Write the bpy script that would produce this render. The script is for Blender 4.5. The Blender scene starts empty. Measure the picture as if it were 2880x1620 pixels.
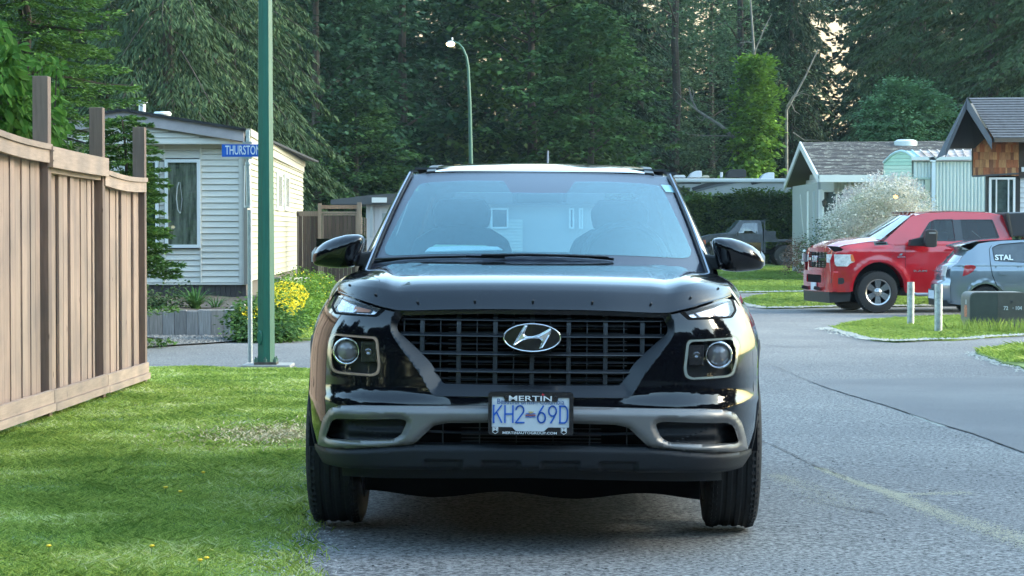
import bpy, bmesh, math, random
import numpy as np
from mathutils import Vector, Matrix
from mathutils.geometry import delaunay_2d_cdt
R = math.radians
SC = bpy.context.scene
COL = SC.collection
random.seed(7)
RNG = np.random.default_rng(11)

# ------------------------------------------------------------------ camera, sky, sun, exposure
F, PW, PH = 6200.0, 2880.0, 1620.0
CAMH = 1.135
PITCH = math.atan(157.0 / F)
cam_d = bpy.data.cameras.new('camera')
cam_d.sensor_width = 36.0
cam_d.lens = 36.0 * F / PW
cam_d.clip_start = 0.1
cam_d.clip_end = 2000
cam = bpy.data.objects.new('camera', cam_d)
cam.location = (0, 0, CAMH)
cam.rotation_euler = (math.pi / 2 - PITCH, 0, 0)
COL.objects.link(cam)
SC.camera = cam

SUN_EL, SUN_AZ = R(26.0), R(84.0)        # to the right, behind thin cloud
w = bpy.data.worlds.new('World'); SC.world = w; w.use_nodes = True
nt = w.node_tree
bg = nt.nodes['Background']
sky = nt.nodes.new('ShaderNodeTexSky'); sky.sky_type = 'NISHITA'
sky.sun_disc = False
sky.sun_elevation = SUN_EL; sky.sun_rotation = SUN_AZ
sky.altitude = 60; sky.air_density = 1.0; sky.dust_density = 1.0; sky.ozone_density = 1.5
wb = nt.nodes.new('ShaderNodeMix'); wb.data_type = 'RGBA'; wb.blend_type = 'MULTIPLY'; wb.inputs[0].default_value = 1; wb.inputs[7].default_value = (.93, 1.0, .86, 1)   # cool camera white balance
nt.links.new(sky.outputs[0], wb.inputs[6])
# evening glow low over the wood ahead, fading smoothly upwards and to the sides
tcw = nt.nodes.new('ShaderNodeTexCoord'); sx_ = nt.nodes.new('ShaderNodeSeparateXYZ'); nt.links.new(tcw.outputs['Generated'], sx_.inputs[0])
def wm(op, a, b=None, c=None, clamp=False):
    n = nt.nodes.new('ShaderNodeMath'); n.operation = op; n.use_clamp = clamp
    for i, q in enumerate((a, b, c)):
        if q is None: continue
        if isinstance(q, (int, float)): n.inputs[i].default_value = q
        else: nt.links.new(q, n.inputs[i])
    return n.outputs[0]
up_ = wm('MAXIMUM', sx_.outputs['Z'], 0.0)
el_ = wm('DIVIDE', 1.0, wm('MULTIPLY_ADD', wm('POWER', up_, 4.0), 427.0, 1.0))
fr_ = wm('POWER', wm('MULTIPLY_ADD', sx_.outputs['Y'], .5, .5, True), 3.0)
gw = wm('MULTIPLY', wm('MULTIPLY', el_, fr_), .96)
gm = nt.nodes.new('ShaderNodeMix'); gm.data_type = 'RGBA'; nt.links.new(gw, gm.inputs[0]); nt.links.new(wb.outputs[2], gm.inputs[6]); gm.inputs[7].default_value = (1.15, .84, .50, 1)
nt.links.new(gm.outputs[2], bg.inputs[0]); bg.inputs[1].default_value = 0.15
sun_d = bpy.data.lights.new('sun', 'SUN'); sun_d.energy = 0.5;  sun_d.angle = R(24); sun_d.color = (1.0, 0.84, 0.66)
sun = bpy.data.objects.new('sun', sun_d); COL.objects.link(sun)
sd = Vector((math.sin(SUN_AZ) * math.cos(SUN_EL), math.cos(SUN_AZ) * math.cos(SUN_EL), math.sin(SUN_EL)))
sun.rotation_euler = sd.to_track_quat('Z', 'Y').to_euler(); sun.location = (0, 0, 30)
SC.view_settings.view_transform = 'Standard'; SC.view_settings.look = 'None'
SC.view_settings.exposure = 2.98; SC.view_settings.gamma = 1.0
SC.view_settings.use_curve_mapping = False
SC.cycles.max_bounces = 8; SC.cycles.transparent_max_bounces = 12
SC.cycles.diffuse_bounces = 3; SC.cycles.glossy_bounces = 4; SC.cycles.transmission_bounces = 6
SC.cycles.caustics_reflective = False; SC.cycles.caustics_refractive = False

# ------------------------------------------------------------------ places
def ground_z(x, y):
    if y < 8: z = 0.0
    elif y < 44: z = -0.0135 * (y - 8)
    elif y < 84: z = -0.486 + 0.0084 * (y - 44)
    else: z = -0.15
    k = max(0.0, 1 - max(0.0, y - 6) / 16.0)
    z += -0.009 * max(-3, min(4, x)) * min(k, 1.0)
    return z
def pdir(px, py):
    a, b = (px - 1440) / F, (810 - py) / F
    c, s = math.cos(PITCH), math.sin(PITCH)
    return Vector((a, c + b * s, -s + b * c))
def at(px, py, y):
    d = pdir(px, py); t = y / d.y
    return Vector((0, 0, CAMH)) + d * t
def gnd(px, py, lift=0.0):
    d = pdir(px, py); y = 12.0
    for _ in range(60):
        t = y / d.y
        zg = ground_z(d.x * t, y) + lift
        if d.z >= -1e-4: break
        y2 = (zg - CAMH) / d.z * d.y
        y += (y2 - y) * 0.6
    t = y / d.y
    return Vector((d.x * t, y, ground_z(d.x * t, y) + lift))
def mpp(y): return y / F          # metres per photo pixel at distance y

# ------------------------------------------------------------------ materials
def new_mat(name):
    m = bpy.data.materials.new(name); m.use_nodes = True
    return m, m.node_tree, m.node_tree.nodes['Principled BSDF']
def mat(name, col, rough=0.6, metal=0.0, coat=0.0, var=0.0, scale=8.0, bump=0.0, spec=0.5, bscale=None, stretch=None, cols=None, coord='Object', trans=0.0, detail=4):
    m, t, b = new_mat(name)
    b.inputs['Roughness'].default_value = rough; b.inputs['Metallic'].default_value = metal
    b.inputs['Specular IOR Level'].default_value = spec
    b.inputs['Coat Weight'].default_value = coat; b.inputs['Coat Roughness'].default_value = 0.03
    b.inputs['Base Color'].default_value = (*col, 1)
    if trans: b.inputs['Transmission Weight'].default_value = trans
    if var or bump:
        tc = t.nodes.new('ShaderNodeTexCoord'); mp = t.nodes.new('ShaderNodeMapping')
        t.links.new(tc.outputs[coord], mp.inputs[0])
        if stretch: mp.inputs['Scale'].default_value = stretch
        n = t.nodes.new('ShaderNodeTexNoise'); n.inputs['Scale'].default_value = scale; n.inputs['Detail'].default_value = detail
        n.inputs['Roughness'].default_value = 0.65
        t.links.new(mp.outputs[0], n.inputs['Vector'])
        if var:
            cr = t.nodes.new('ShaderNodeValToRGB')
            if cols is None:
                c0 = tuple(max(0, c * (1 - var)) for c in col); c1 = tuple(min(1, c * (1 + var)) for c in col)
            else: c0, c1 = cols
            cr.color_ramp.elements[0].position = 0.32; cr.color_ramp.elements[1].position = 0.68
            cr.color_ramp.elements[0].color = (*c0, 1); cr.color_ramp.elements[1].color = (*c1, 1)
            t.links.new(n.outputs['Fac'], cr.inputs[0]); t.links.new(cr.outputs[0], b.inputs['Base Color'])
        if bump:
            n2 = n
            if bscale:
                n2 = t.nodes.new('ShaderNodeTexNoise'); n2.inputs['Scale'].default_value = bscale; n2.inputs['Detail'].default_value = 3
                t.links.new(mp.outputs[0], n2.inputs['Vector'])
            bp = t.nodes.new('ShaderNodeBump'); bp.inputs['Strength'].default_value = bump; bp.inputs['Distance'].default_value = 0.01
            t.links.new(n2.outputs['Fac'], bp.inputs['Height']); t.links.new(bp.outputs[0], b.inputs['Normal'])
    return m
def rand_leaf(name, c_dark, c_light, c_tip=None, transl=0.25, rough=0.7, nscale=0.35, spec=0.12, isl=0.55):
    """leaf colour varies leaf by leaf (random per island) and slowly through the crown"""
    m, t, b = new_mat(name)
    b.inputs['Roughness'].default_value = rough; b.inputs['Specular IOR Level'].default_value = spec
    geo = t.nodes.new('ShaderNodeNewGeometry')
    tc = t.nodes.new('ShaderNodeTexCoord')
    n = t.nodes.new('ShaderNodeTexNoise'); n.inputs['Scale'].default_value = nscale; n.inputs['Detail'].default_value = 3
    t.links.new(tc.outputs['Object'], n.inputs['Vector'])
    mx = t.nodes.new('ShaderNodeMath'); mx.operation = 'MULTIPLY_ADD'; mx.inputs[1].default_value = isl
    t.links.new(geo.outputs['Random Per Island'], mx.inputs[0])
    m2 = t.nodes.new('ShaderNodeMath'); m2.operation = 'MULTIPLY_ADD'; m2.inputs[1].default_value = 1.5; m2.inputs[2].default_value = -0.27 - isl / 2
    t.links.new(n.outputs['Fac'], m2.inputs[0]); t.links.new(m2.outputs[0], mx.inputs[2])
    cr = t.nodes.new('ShaderNodeValToRGB')
    cr.color_ramp.elements[0].position = 0.1; cr.color_ramp.elements[1].position = 0.85
    cr.color_ramp.elements[0].color = (*c_dark, 1); cr.color_ramp.elements[1].color = (*c_light, 1)
    if c_tip:
        e = cr.color_ramp.elements.new(1.0); e.color = (*c_tip, 1)
    t.links.new(mx.outputs[0], cr.inputs[0]); t.links.new(cr.outputs[0], b.inputs['Base Color'])
    tr = t.nodes.new('ShaderNodeBsdfTranslucent'); t.links.new(cr.outputs[0], tr.inputs[0])
    ms = t.nodes.new('ShaderNodeMixShader'); ms.inputs[0].default_value = transl
    t.links.new(b.outputs[0], ms.inputs[1]); t.links.new(tr.outputs[0], ms.inputs[2])
    t.links.new(ms.outputs[0], t.nodes['Material Output'].inputs[0])
    return m
def emis(name, col, s):
    m, t, b = new_mat(name)
    b.inputs['Emission Color'].default_value = (*col, 1); b.inputs['Emission Strength'].default_value = s
    b.inputs['Base Color'].default_value = (*col, 1)
    return m
def pane(name, tint=(0.8, 0.9, 0.9), refl=0.1, gcol=(1, 1, 1), rough=0.0, fm=1.6):
    """thin glass: Fresnel reflection over tinted see-through"""
    m, t, b = new_mat(name); t.nodes.remove(b)
    tr = t.nodes.new('ShaderNodeBsdfTransparent'); tr.inputs[0].default_value = (*tint, 1)
    gl = t.nodes.new('ShaderNodeBsdfGlossy'); gl.inputs['Color'].default_value = (*gcol, 1); gl.inputs['Roughness'].default_value = rough
    lw = t.nodes.new('ShaderNodeFresnel'); geo = t.nodes.new('ShaderNodeNewGeometry'); io = t.nodes.new('ShaderNodeMath'); io.operation = 'MULTIPLY_ADD'; io.inputs[1].default_value = 1 / 1.5 - 1.5; io.inputs[2].default_value = 1.5
    t.links.new(geo.outputs['Backfacing'], io.inputs[0]); t.links.new(io.outputs[0], lw.inputs[0])      # same reflection from either side of the pane
    ma = t.nodes.new('ShaderNodeMath'); ma.operation = 'MULTIPLY_ADD'; ma.inputs[1].default_value = fm; ma.inputs[2].default_value = refl; ma.use_clamp = True
    t.links.new(lw.outputs[0], ma.inputs[0])
    ms = t.nodes.new('ShaderNodeMixShader')
    t.links.new(ma.outputs[0], ms.inputs[0]); t.links.new(tr.outputs[0], ms.inputs[1]); t.links.new(gl.outputs[0], ms.inputs[2])
    t.links.new(ms.outputs[0], t.nodes['Material Output'].inputs[0])
    return m

def piecewise_tone(m, amount=.16, knots=False):
    """each separate piece of this material gets its own tone; optional knots and stains"""
    t = m.node_tree; b = t.nodes['Principled BSDF']; src = b.inputs['Base Color'].links[0].from_socket if b.inputs['Base Color'].links else None
    oi = t.nodes.new('ShaderNodeObjectInfo'); cr = t.nodes.new('ShaderNodeValToRGB')
    cr.color_ramp.elements[0].color = (1 - amount, 1 - amount * 1.1, 1 - amount * 1.2, 1); cr.color_ramp.elements[1].color = (1 + amount, 1 + amount * .9, 1 + amount * .8, 1)
    t.links.new(oi.outputs['Random'], cr.inputs[0])
    mx = t.nodes.new('ShaderNodeMix'); mx.data_type = 'RGBA'; mx.blend_type = 'MULTIPLY'; mx.inputs[0].default_value = 1
    if src: t.links.new(src, mx.inputs[6])
    else: mx.inputs[6].default_value = b.inputs['Base Color'].default_value
    t.links.new(cr.outputs[0], mx.inputs[7]); out = mx.outputs[2]
    if knots:
        tc = t.nodes.new('ShaderNodeTexCoord'); mp = t.nodes.new('ShaderNodeMapping'); mp.inputs['Scale'].default_value = (3.2, 3.2, 1.5); v = t.nodes.new('ShaderNodeTexVoronoi'); v.inputs['Scale'].default_value = 1.6
        t.links.new(tc.outputs['Object'], mp.inputs[0]); t.links.new(mp.outputs[0], v.inputs['Vector'])
        r2 = t.nodes.new('ShaderNodeValToRGB'); r2.color_ramp.elements[0].position = .035; r2.color_ramp.elements[0].color = (.35, .3, .27, 1); r2.color_ramp.elements[1].position = .07; r2.color_ramp.elements[1].color = (1, 1, 1, 1)
        t.links.new(v.outputs['Distance'], r2.inputs[0])
        n = t.nodes.new('ShaderNodeTexNoise'); n.inputs['Scale'].default_value = 2.2; n.inputs['Detail'].default_value = 5; t.links.new(tc.outputs['Object'], n.inputs['Vector'])
        r3 = t.nodes.new('ShaderNodeValToRGB'); r3.color_ramp.elements[0].position = .3; r3.color_ramp.elements[0].color = (.74, .76, .78, 1); r3.color_ramp.elements[1].position = .6; r3.color_ramp.elements[1].color = (1.05, 1.03, 1.0, 1); t.links.new(n.outputs['Fac'], r3.inputs[0])
        for r_ in (r2, r3):
            m3 = t.nodes.new('ShaderNodeMix'); m3.data_type = 'RGBA'; m3.blend_type = 'MULTIPLY'; m3.inputs[0].default_value = 1; t.links.new(out, m3.inputs[6]); t.links.new(r_.outputs[0], m3.inputs[7]); out = m3.outputs[2]
    t.links.new(out, b.inputs['Base Color'])
    return m
# ------------------------------------------------------------------ object helpers
ORG = {}
def thing(name, label, cat, loc=(0, 0, 0), group=None, rot=(0, 0, 0)):
    o = bpy.data.objects.new(name, None); COL.objects.link(o)
    o.location = loc; o.rotation_euler = rot; o.empty_display_size = 0.2
    o['label'] = label; o['category'] = cat
    if group: o['group'] = group
    ORG[o.name] = Vector(loc)
    return o
def tag(o, label=None, cat=None, group=None, kind=None):
    if label: o['label'] = label
    if cat: o['category'] = cat
    if group: o['group'] = group
    if kind: o['kind'] = kind
    return o
def link_mesh(name, me, m=None, parent=None, world=True):
    if m is not None:
        for k in (m if isinstance(m, (list, tuple)) else [m]): me.materials.append(k)
    o = bpy.data.objects.new(name, me); COL.objects.link(o)
    if parent is not None:
        o.parent = parent
        if world and parent.name in ORG:
            off = ORG[parent.name]
            if off.length > 1e-9: me.transform(Matrix.Translation(-off))
        if parent.name in ORG: ORG[o.name] = ORG[parent.name]
    return o
def copy_tree(o, parent=None, loc=None, label=None, rot=None, scale=None):
    c = o.copy(); COL.objects.link(c)
    if parent: c.parent = parent
    if loc is not None: c.location = loc
    if rot is not None: c.rotation_euler = rot
    if scale is not None: c.scale = scale
    if label: c['label'] = label
    for ch in list(o.children): copy_tree(ch, c)
    return c

class MB:
    """collects shapes; build() links them as one mesh object"""
    def __init__(s): s.v = []; s.f = []; s.mi = []; s.cur = 0
    def add(s, verts, faces):
        n = len(s.v); s.v += [tuple(p) for p in verts]
        for f in faces: s.f.append(tuple(i + n for i in f)); s.mi.append(s.cur)
        return s
    def box(s, a, b, M=None):
        x0, y0, z0 = a; x1, y1, z1 = b
        vs = [(x0,y0,z0),(x1,y0,z0),(x1,y1,z0),(x0,y1,z0),(x0,y0,z1),(x1,y0,z1),(x1,y1,z1),(x0,y1,z1)]
        if M is not None: vs = [M @ Vector(p) for p in vs]
        return s.add(vs, [(0,3,2,1),(4,5,6,7),(0,1,5,4),(1,2,6,5),(2,3,7,6),(3,0,4,7)])
    def bar(s, p, q, wx, wy, up=(0, 0, 1)):
        """rectangular bar from p to q"""
        p, q = Vector(p), Vector(q); d = (q - p).normalized(); up = Vector(up)
        if abs(d.dot(up)) > .99: up = Vector((0, 1, 0))
        a = d.cross(up).normalized(); b = a.cross(d).normalized()
        vs = [c + a * i * wx / 2 + b * j * wy / 2 for c in (p, q) for i, j in ((-1,-1),(1,-1),(1,1),(-1,1))]
        return s.add(vs, [(0,3,2,1),(4,5,6,7),(0,1,5,4),(1,2,6,5),(2,3,7,6),(3,0,4,7)])
    def tube(s, pts, r, n=8, caps=True):
        pts = [Vector(p) for p in pts]
        rs = r if isinstance(r, (list, tuple)) else [r] * len(pts)
        base = len(s.v); prev = None
        for i, p in enumerate(pts):
            if i == 0: d = pts[1] - p
            elif i == len(pts) - 1: d = p - pts[i - 1]
            else: d = pts[i + 1] - pts[i - 1]
            d.normalize()
            if prev is None:
                a = d.orthogonal().normalized()
            else:
                a = (prev - d * prev.dot(d)).normalized()
            prev = a; b = d.cross(a)
            for k in range(n):
                t = 2 * math.pi * k / n
                s.v.append(tuple(p + (a * math.cos(t) + b * math.sin(t)) * rs[i]))
        for i in range(len(pts) - 1):
            for k in range(n):
                A = base + i * n + k; B = base + i * n + (k + 1) % n
                s.f.append((A, B, B + n, A + n)); s.mi.append(s.cur)
        if caps:
            s.f.append(tuple(base + k for k in range(n - 1, -1, -1))); s.mi.append(s.cur)
            e = base + (len(pts) - 1) * n
            s.f.append(tuple(e + k for k in range(n))); s.mi.append(s.cur)
        return s
    def lathe(s, prof, M, n=32, closed=False):
        """prof: (radius, height) along local z, placed by M"""
        base = len(s.v); m = len(prof)
        for k in range(n):
            t = 2 * math.pi * k / n
            for (r, h) in prof: s.v.append(tuple(M @ Vector((r * math.cos(t), r * math.sin(t), h))))
        for k in range(n):
            k2 = (k + 1) % n
            for j in range(m - 1 if not closed else m):
                j2 = (j + 1) % m
                s.f.append((base + k * m + j, base + k2 * m + j, base + k2 * m + j2, base + k * m + j2)); s.mi.append(s.cur)
        return s
    def prism(s, poly, vec, M=None):
        """poly: list of 3-D points (planar), pushed along vec"""
        P = [Vector(p) for p in poly]
        if M is not None: P = [M @ p for p in P]; vec = M.to_3x3() @ Vector(vec)
        vec = Vector(vec); n = len(P)
        fs = [tuple(range(n - 1, -1, -1)), tuple(range(n, 2 * n))] + [(i, (i + 1) % n, (i + 1) % n + n, i + n) for i in range(n)]
        return s.add(P + [p + vec for p in P], fs)
    def grid(s, fn, nu, nv):
        base = len(s.v)
        for j in range(nv + 1):
            for i in range(nu + 1): s.v.append(tuple(fn(i / nu, j / nv)))
        for j in range(nv):
            for i in range(nu):
                a = base + j * (nu + 1) + i
                s.f.append((a, a + 1, a + nu + 2, a + nu + 1)); s.mi.append(s.cur)
        return s
    def build(s, name, m, parent=None, world=True, smooth=False, bevel=0.0, fixn=False):
        me = bpy.data.meshes.new(name); me.from_pydata(s.v, [], s.f)
        if any(s.mi): me.polygons.foreach_set('material_index', s.mi)
        if fixn or bevel:
            bm = bmesh.new(); bm.from_mesh(me)
            if fixn: bmesh.ops.recalc_face_normals(bm, faces=bm.faces)
            if bevel:
                bmesh.ops.bevel(bm, geom=[e for e in bm.edges if e.calc_face_angle(0) > 0.6], offset=bevel, segments=2, affect='EDGES', profile=0.6)
            bm.to_mesh(me); bm.free()
        if smooth:
            me.polygons.foreach_set('use_smooth', [True] * len(me.polygons))
            if smooth != True: me.set_sharp_from_angle(angle=R(smooth))
        return link_mesh(name, me, m, parent, world)

def inpoly(x, y, poly):
    c = False; n = len(poly); j = n - 1
    for i in range(n):
        xi, yi = poly[i][0], poly[i][1]; xj, yj = poly[j][0], poly[j][1]
        if (yi > y) != (yj > y) and x < (xj - xi) * (y - yi) / (yj - yi) + xi: c = not c
        j = i
    return c
def polydist(x, y, poly):
    best = 1e9; n = len(poly)
    for i in range(n):
        ax, ay = poly[i][0], poly[i][1]; bx, by = poly[(i + 1) % n][0], poly[(i + 1) % n][1]
        dx, dy = bx - ax, by - ay; L = dx * dx + dy * dy
        t = 0 if L == 0 else max(0, min(1, ((x - ax) * dx + (y - ay) * dy) / L))
        d = (ax + t * dx - x) ** 2 + (ay + t * dy - y) ** 2
        if d < best: best = d
    return math.sqrt(best)
def roundpoly(P, r, seg=5):
    """round a polygon's corners with radius-like distance r (float or list)"""
    out = []; n = len(P)
    for i in range(n):
        p = Vector(P[i][:2]); a = Vector(P[i - 1][:2]); b = Vector(P[(i + 1) % n][:2])
        rr = r[i] if isinstance(r, (list, tuple)) else r
        la, lb = (a - p).length, (b - p).length
        k = min(rr, la * .48, lb * .48)
        if k < 1e-6: out.append((p.x, p.y)); continue
        s, e = p + (a - p) * k / la, p + (b - p) * k / lb
        for j in range(seg + 1):
            t = j / seg; q = s * (1 - t) ** 2 + p * 2 * t * (1 - t) + e * t * t
            out.append((q.x, q.y))
    return out
def mirror_poly(half):
    """half outline listed from the centre line round to the centre line (x>=0)"""
    return list(half) + [(-x, y) for x, y in reversed(half) if x > 1e-9]

def patch(name, outline, mapfn, m, parent=None, holes=(), step=0.02, skirt=0.0, world=False, step2=None, flip=False):
    """A filled 2-D outline (with holes), cut on a net of lines and laid onto a surface by mapfn(p, q, off); normals come from the surface."""
    bm = bmesh.new()
    loops = [outline] + list(holes)
    flat = []; edges = []
    for L in loops:
        b0 = len(flat); n = len(L); flat += [(p[0], p[1]) for p in L]; edges += [(b0 + i, b0 + (i + 1) % n) for i in range(n)]
    dv, de, df, _, _, _ = delaunay_2d_cdt([Vector(p) for p in flat], edges, [], 0, 1e-7)
    vs = [bm.verts.new((p[0], p[1], 0)) for p in dv]
    for t in df:
        cx = sum(dv[i][0] for i in t) / len(t); cy = sum(dv[i][1] for i in t) / len(t)
        if not inpoly(cx, cy, outline) or any(inpoly(cx, cy, H_) for H_ in holes): continue
        try: bm.faces.new([vs[i] for i in t])
        except ValueError: pass
    bmesh.ops.delete(bm, geom=[v for v in bm.verts if not v.link_faces], context='VERTS')
    xs = [p[0] for p in outline]; ys = [p[1] for p in outline]
    def cut(lo, hi, st, ax):
        k = math.floor(lo / st) + 1
        while k * st < hi:
            c = [0, 0, 0]; nn = [0, 0, 0]; c[ax] = k * st; nn[ax] = 1
            bmesh.ops.bisect_plane(bm, geom=bm.verts[:] + bm.edges[:] + bm.faces[:], dist=1e-5, plane_co=c, plane_no=nn)
            k += 1
    cut(min(xs), max(xs), step, 0); cut(min(ys), max(ys), step2 or step, 1)
    bmesh.ops.triangulate(bm, faces=[f for f in bm.faces if len(f.verts) > 4])
    bm.verts.index_update()
    P2 = [(v.co.x, v.co.y) for v in bm.verts]
    F2 = [[v.index for v in f.verts] for f in bm.faces]
    bedges = [(e.verts[0].index, e.verts[1].index) for e in bm.edges if len(e.link_faces) == 1]
    fdir = {}
    for f in bm.faces:
        vv = [v.index for v in f.verts]
        for i in range(len(vv)): fdir[(vv[i], vv[(i + 1) % len(vv)])] = 1
    bm.free()
    V3 = []; N3 = []; h = 1e-3
    for (p, q) in P2:
        c = Vector(mapfn(p, q, 0)); a = Vector(mapfn(p + h, q, 0)) - Vector(mapfn(p - h, q, 0)); b = Vector(mapfn(p, q + h, 0)) - Vector(mapfn(p, q - h, 0))
        n = a.cross(b)
        n = n.normalized() if n.length > 1e-14 else Vector((0, -1, 0))
        if flip: n = -n
        V3.append(c); N3.append(n)
    faces = []
    for f in F2:
        a, b, c = V3[f[0]], V3[f[1]], V3[f[2]]
        nn = (b - a).cross(c - a)
        faces.append(f if nn.dot(N3[f[0]]) >= 0 else f[::-1])
    if skirt:
        idx = {}
        def side(i, off):
            k = (i, off)
            if k not in idx:
                idx[k] = len(V3); V3.append(Vector(mapfn(P2[i][0], P2[i][1], off))); N3.append(None)
            return idx[k]
        for a, b in bedges:
            if (a, b) not in fdir: a, b = b, a
            faces.append([side(a, 1e-9), side(b, 1e-9), side(b, skirt), side(a, skirt)])
    me = bpy.data.meshes.new(name); me.from_pydata([tuple(v) for v in V3], [], [tuple(f) for f in faces])
    me.validate(verbose=False)
    me.polygons.foreach_set('use_smooth', [True] * len(me.polygons))
    me.update()
    if len(me.vertices) == len(V3):
        vn = me.vertices
        me.normals_split_custom_set_from_vertices([tuple(n) if n is not None else tuple(vn[i].normal) for i, n in enumerate(N3)])
    return link_mesh(name, me, m, parent, world)
def text(name, s, loc, size, m, parent=None, rot=(math.pi / 2, 0, 0), sx=1.0, ext=0.0008, shear=0, bold=0.0, align='CENTER', spacing=1.0):
    cu = bpy.data.curves.new(name, 'FONT'); cu.body = s; cu.size = size; cu.extrude = ext; cu.align_x = align; cu.align_y = 'CENTER'
    cu.offset = bold; cu.shear = shear; cu.space_character = spacing; cu.resolution_u = 3
    cu.materials.append(m)
    o = bpy.data.objects.new(name, cu); COL.objects.link(o)
    o.location = loc; o.rotation_euler = rot; o.scale = (sx, 1, 1)
    if parent:
        o.parent = parent
    return o
def lerp(a, b, t): return a + (b - a) * t
def smooth(a, b, x):
    t = max(0.0, min(1.0, (x - a) / (b - a))); return t * t * (3 - 2 * t)
def tab(xs, ys, x):
    """smooth monotone-ish table lookup (cosine-free cubic Hermite)"""
    if x <= xs[0]: return ys[0] + (ys[1] - ys[0]) / (xs[1] - xs[0]) * (x - xs[0])
    if x >= xs[-1]: return ys[-1] + (ys[-1] - ys[-2]) / (xs[-1] - xs[-2]) * (x - xs[-1])
    i = 0
    while xs[i + 1] < x: i += 1
    h = xs[i + 1] - xs[i]; d = (ys[i + 1] - ys[i]) / h
    def m(k):
        if k <= 0: return (ys[1] - ys[0]) / (xs[1] - xs[0])
        if k >= len(xs) - 1: return (ys[-1] - ys[-2]) / (xs[-1] - xs[-2])
        a = (ys[k] - ys[k - 1]) / (xs[k] - xs[k - 1]); b = (ys[k + 1] - ys[k]) / (xs[k + 1] - xs[k])
        return 0 if a * b <= 0 else 2 * a * b / (a + b)
    t = (x - xs[i]) / h; m0, m1 = m(i) * h, m(i + 1) * h
    return (2*t**3 - 3*t*t + 1) * ys[i] + (t**3 - 2*t*t + t) * m0 + (-2*t**3 + 3*t*t) * ys[i + 1] + (t**3 - t*t) * m1
# ================================================================== ground, streets, lawns
def asphalt(name, dark, light, sc=140, patch_s=.35, tint=(.095, .10, .105)):
    m, t, b = new_mat(name); b.inputs['Roughness'].default_value = .82; b.inputs['Specular IOR Level'].default_value = .35
    tc = t.nodes.new('ShaderNodeTexCoord')
    v = t.nodes.new('ShaderNodeTexVoronoi'); v.inputs['Scale'].default_value = sc; v.feature = 'F1'
    n = t.nodes.new('ShaderNodeTexNoise'); n.inputs['Scale'].default_value = sc * .55; n.inputs['Detail'].default_value = 5; n.inputs['Roughness'].default_value = .75
    n2 = t.nodes.new('ShaderNodeTexNoise'); n2.inputs['Scale'].default_value = patch_s; n2.inputs['Detail'].default_value = 6; n2.inputs['Roughness'].default_value = .6
    for q in (v, n, n2): t.links.new(tc.outputs['Object'], q.inputs['Vector'])
    cr = t.nodes.new('ShaderNodeValToRGB'); cr.color_ramp.elements[0].position = .40; cr.color_ramp.elements[1].position = .60
    cr.color_ramp.elements[0].color = (*dark, 1); cr.color_ramp.elements[1].color = (*light, 1)
    t.links.new(n.outputs['Fac'], cr.inputs[0])
    mx = t.nodes.new('ShaderNodeMix'); mx.data_type = 'RGBA'; mx.blend_type = 'MULTIPLY'; mx.inputs[0].default_value = 1
    cr2 = t.nodes.new('ShaderNodeValToRGB'); cr2.color_ramp.elements[0].position = .35; cr2.color_ramp.elements[1].position = .65
    cr2.color_ramp.elements[0].color = (.80, .80, .82, 1); cr2.color_ramp.elements[1].color = (1.12, 1.11, 1.08, 1)
    t.links.new(n2.outputs['Fac'], cr2.inputs[0])
    t.links.new(cr.outputs[0], mx.inputs[6]); t.links.new(cr2.outputs[0], mx.inputs[7])
    # scattered pale stones
    cr3 = t.nodes.new('ShaderNodeValToRGB'); cr3.color_ramp.elements[0].position = .0; cr3.color_ramp.elements[1].position = .16
    cr3.color_ramp.elements[0].color = (1, 1, 1, 1); cr3.color_ramp.elements[1].color = (0, 0, 0, 1)
    t.links.new(v.outputs['Distance'], cr3.inputs[0])
    wn = t.nodes.new('ShaderNodeSeparateColor'); t.links.new(v.outputs['Color'], wn.inputs[0])
    gt = t.nodes.new('ShaderNodeMath'); gt.operation = 'GREATER_THAN'; gt.inputs[1].default_value = .66; t.links.new(wn.outputs[0], gt.inputs[0])
    mu = t.nodes.new('ShaderNodeMath'); mu.operation = 'MULTIPLY'; t.links.new(gt.outputs[0], mu.inputs[0]); t.links.new(cr3.outputs[0], mu.inputs[1])
    mx2 = t.nodes.new('ShaderNodeMix'); mx2.data_type = 'RGBA'; t.links.new(mu.outputs[0], mx2.inputs[0]); t.links.new(mx.outputs[2], mx2.inputs[6]); mx2.inputs[7].default_value = (.62, .62, .60, 1)
    t.links.new(mx2.outputs[2], b.inputs['Base Color'])
    bp = t.nodes.new('ShaderNodeBump'); bp.inputs['Strength'].default_value = .55; bp.inputs['Distance'].default_value = .008
    t.links.new(n.outputs['Fac'], bp.inputs['Height']); t.links.new(bp.outputs[0], b.inputs['Normal'])
    return m
ASPH = asphalt('asphalt', (.030, .031, .034), (.29, .288, .28), sc=95)
ASPH2 = asphalt('newer_asphalt', (.10, .102, .105), (.20, .20, .20), sc=230, patch_s=.5)
SOIL = mat('soil', (.045, .035, .025), rough=1, var=.5, scale=12, bump=.5)
TURF = mat('turf_soil', (.13, .19, .045), rough=1, var=.45, scale=9)
DRYT = mat('gravel_bed', (.16, .155, .145), rough=1, var=.5, scale=60, bump=.8)

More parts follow.
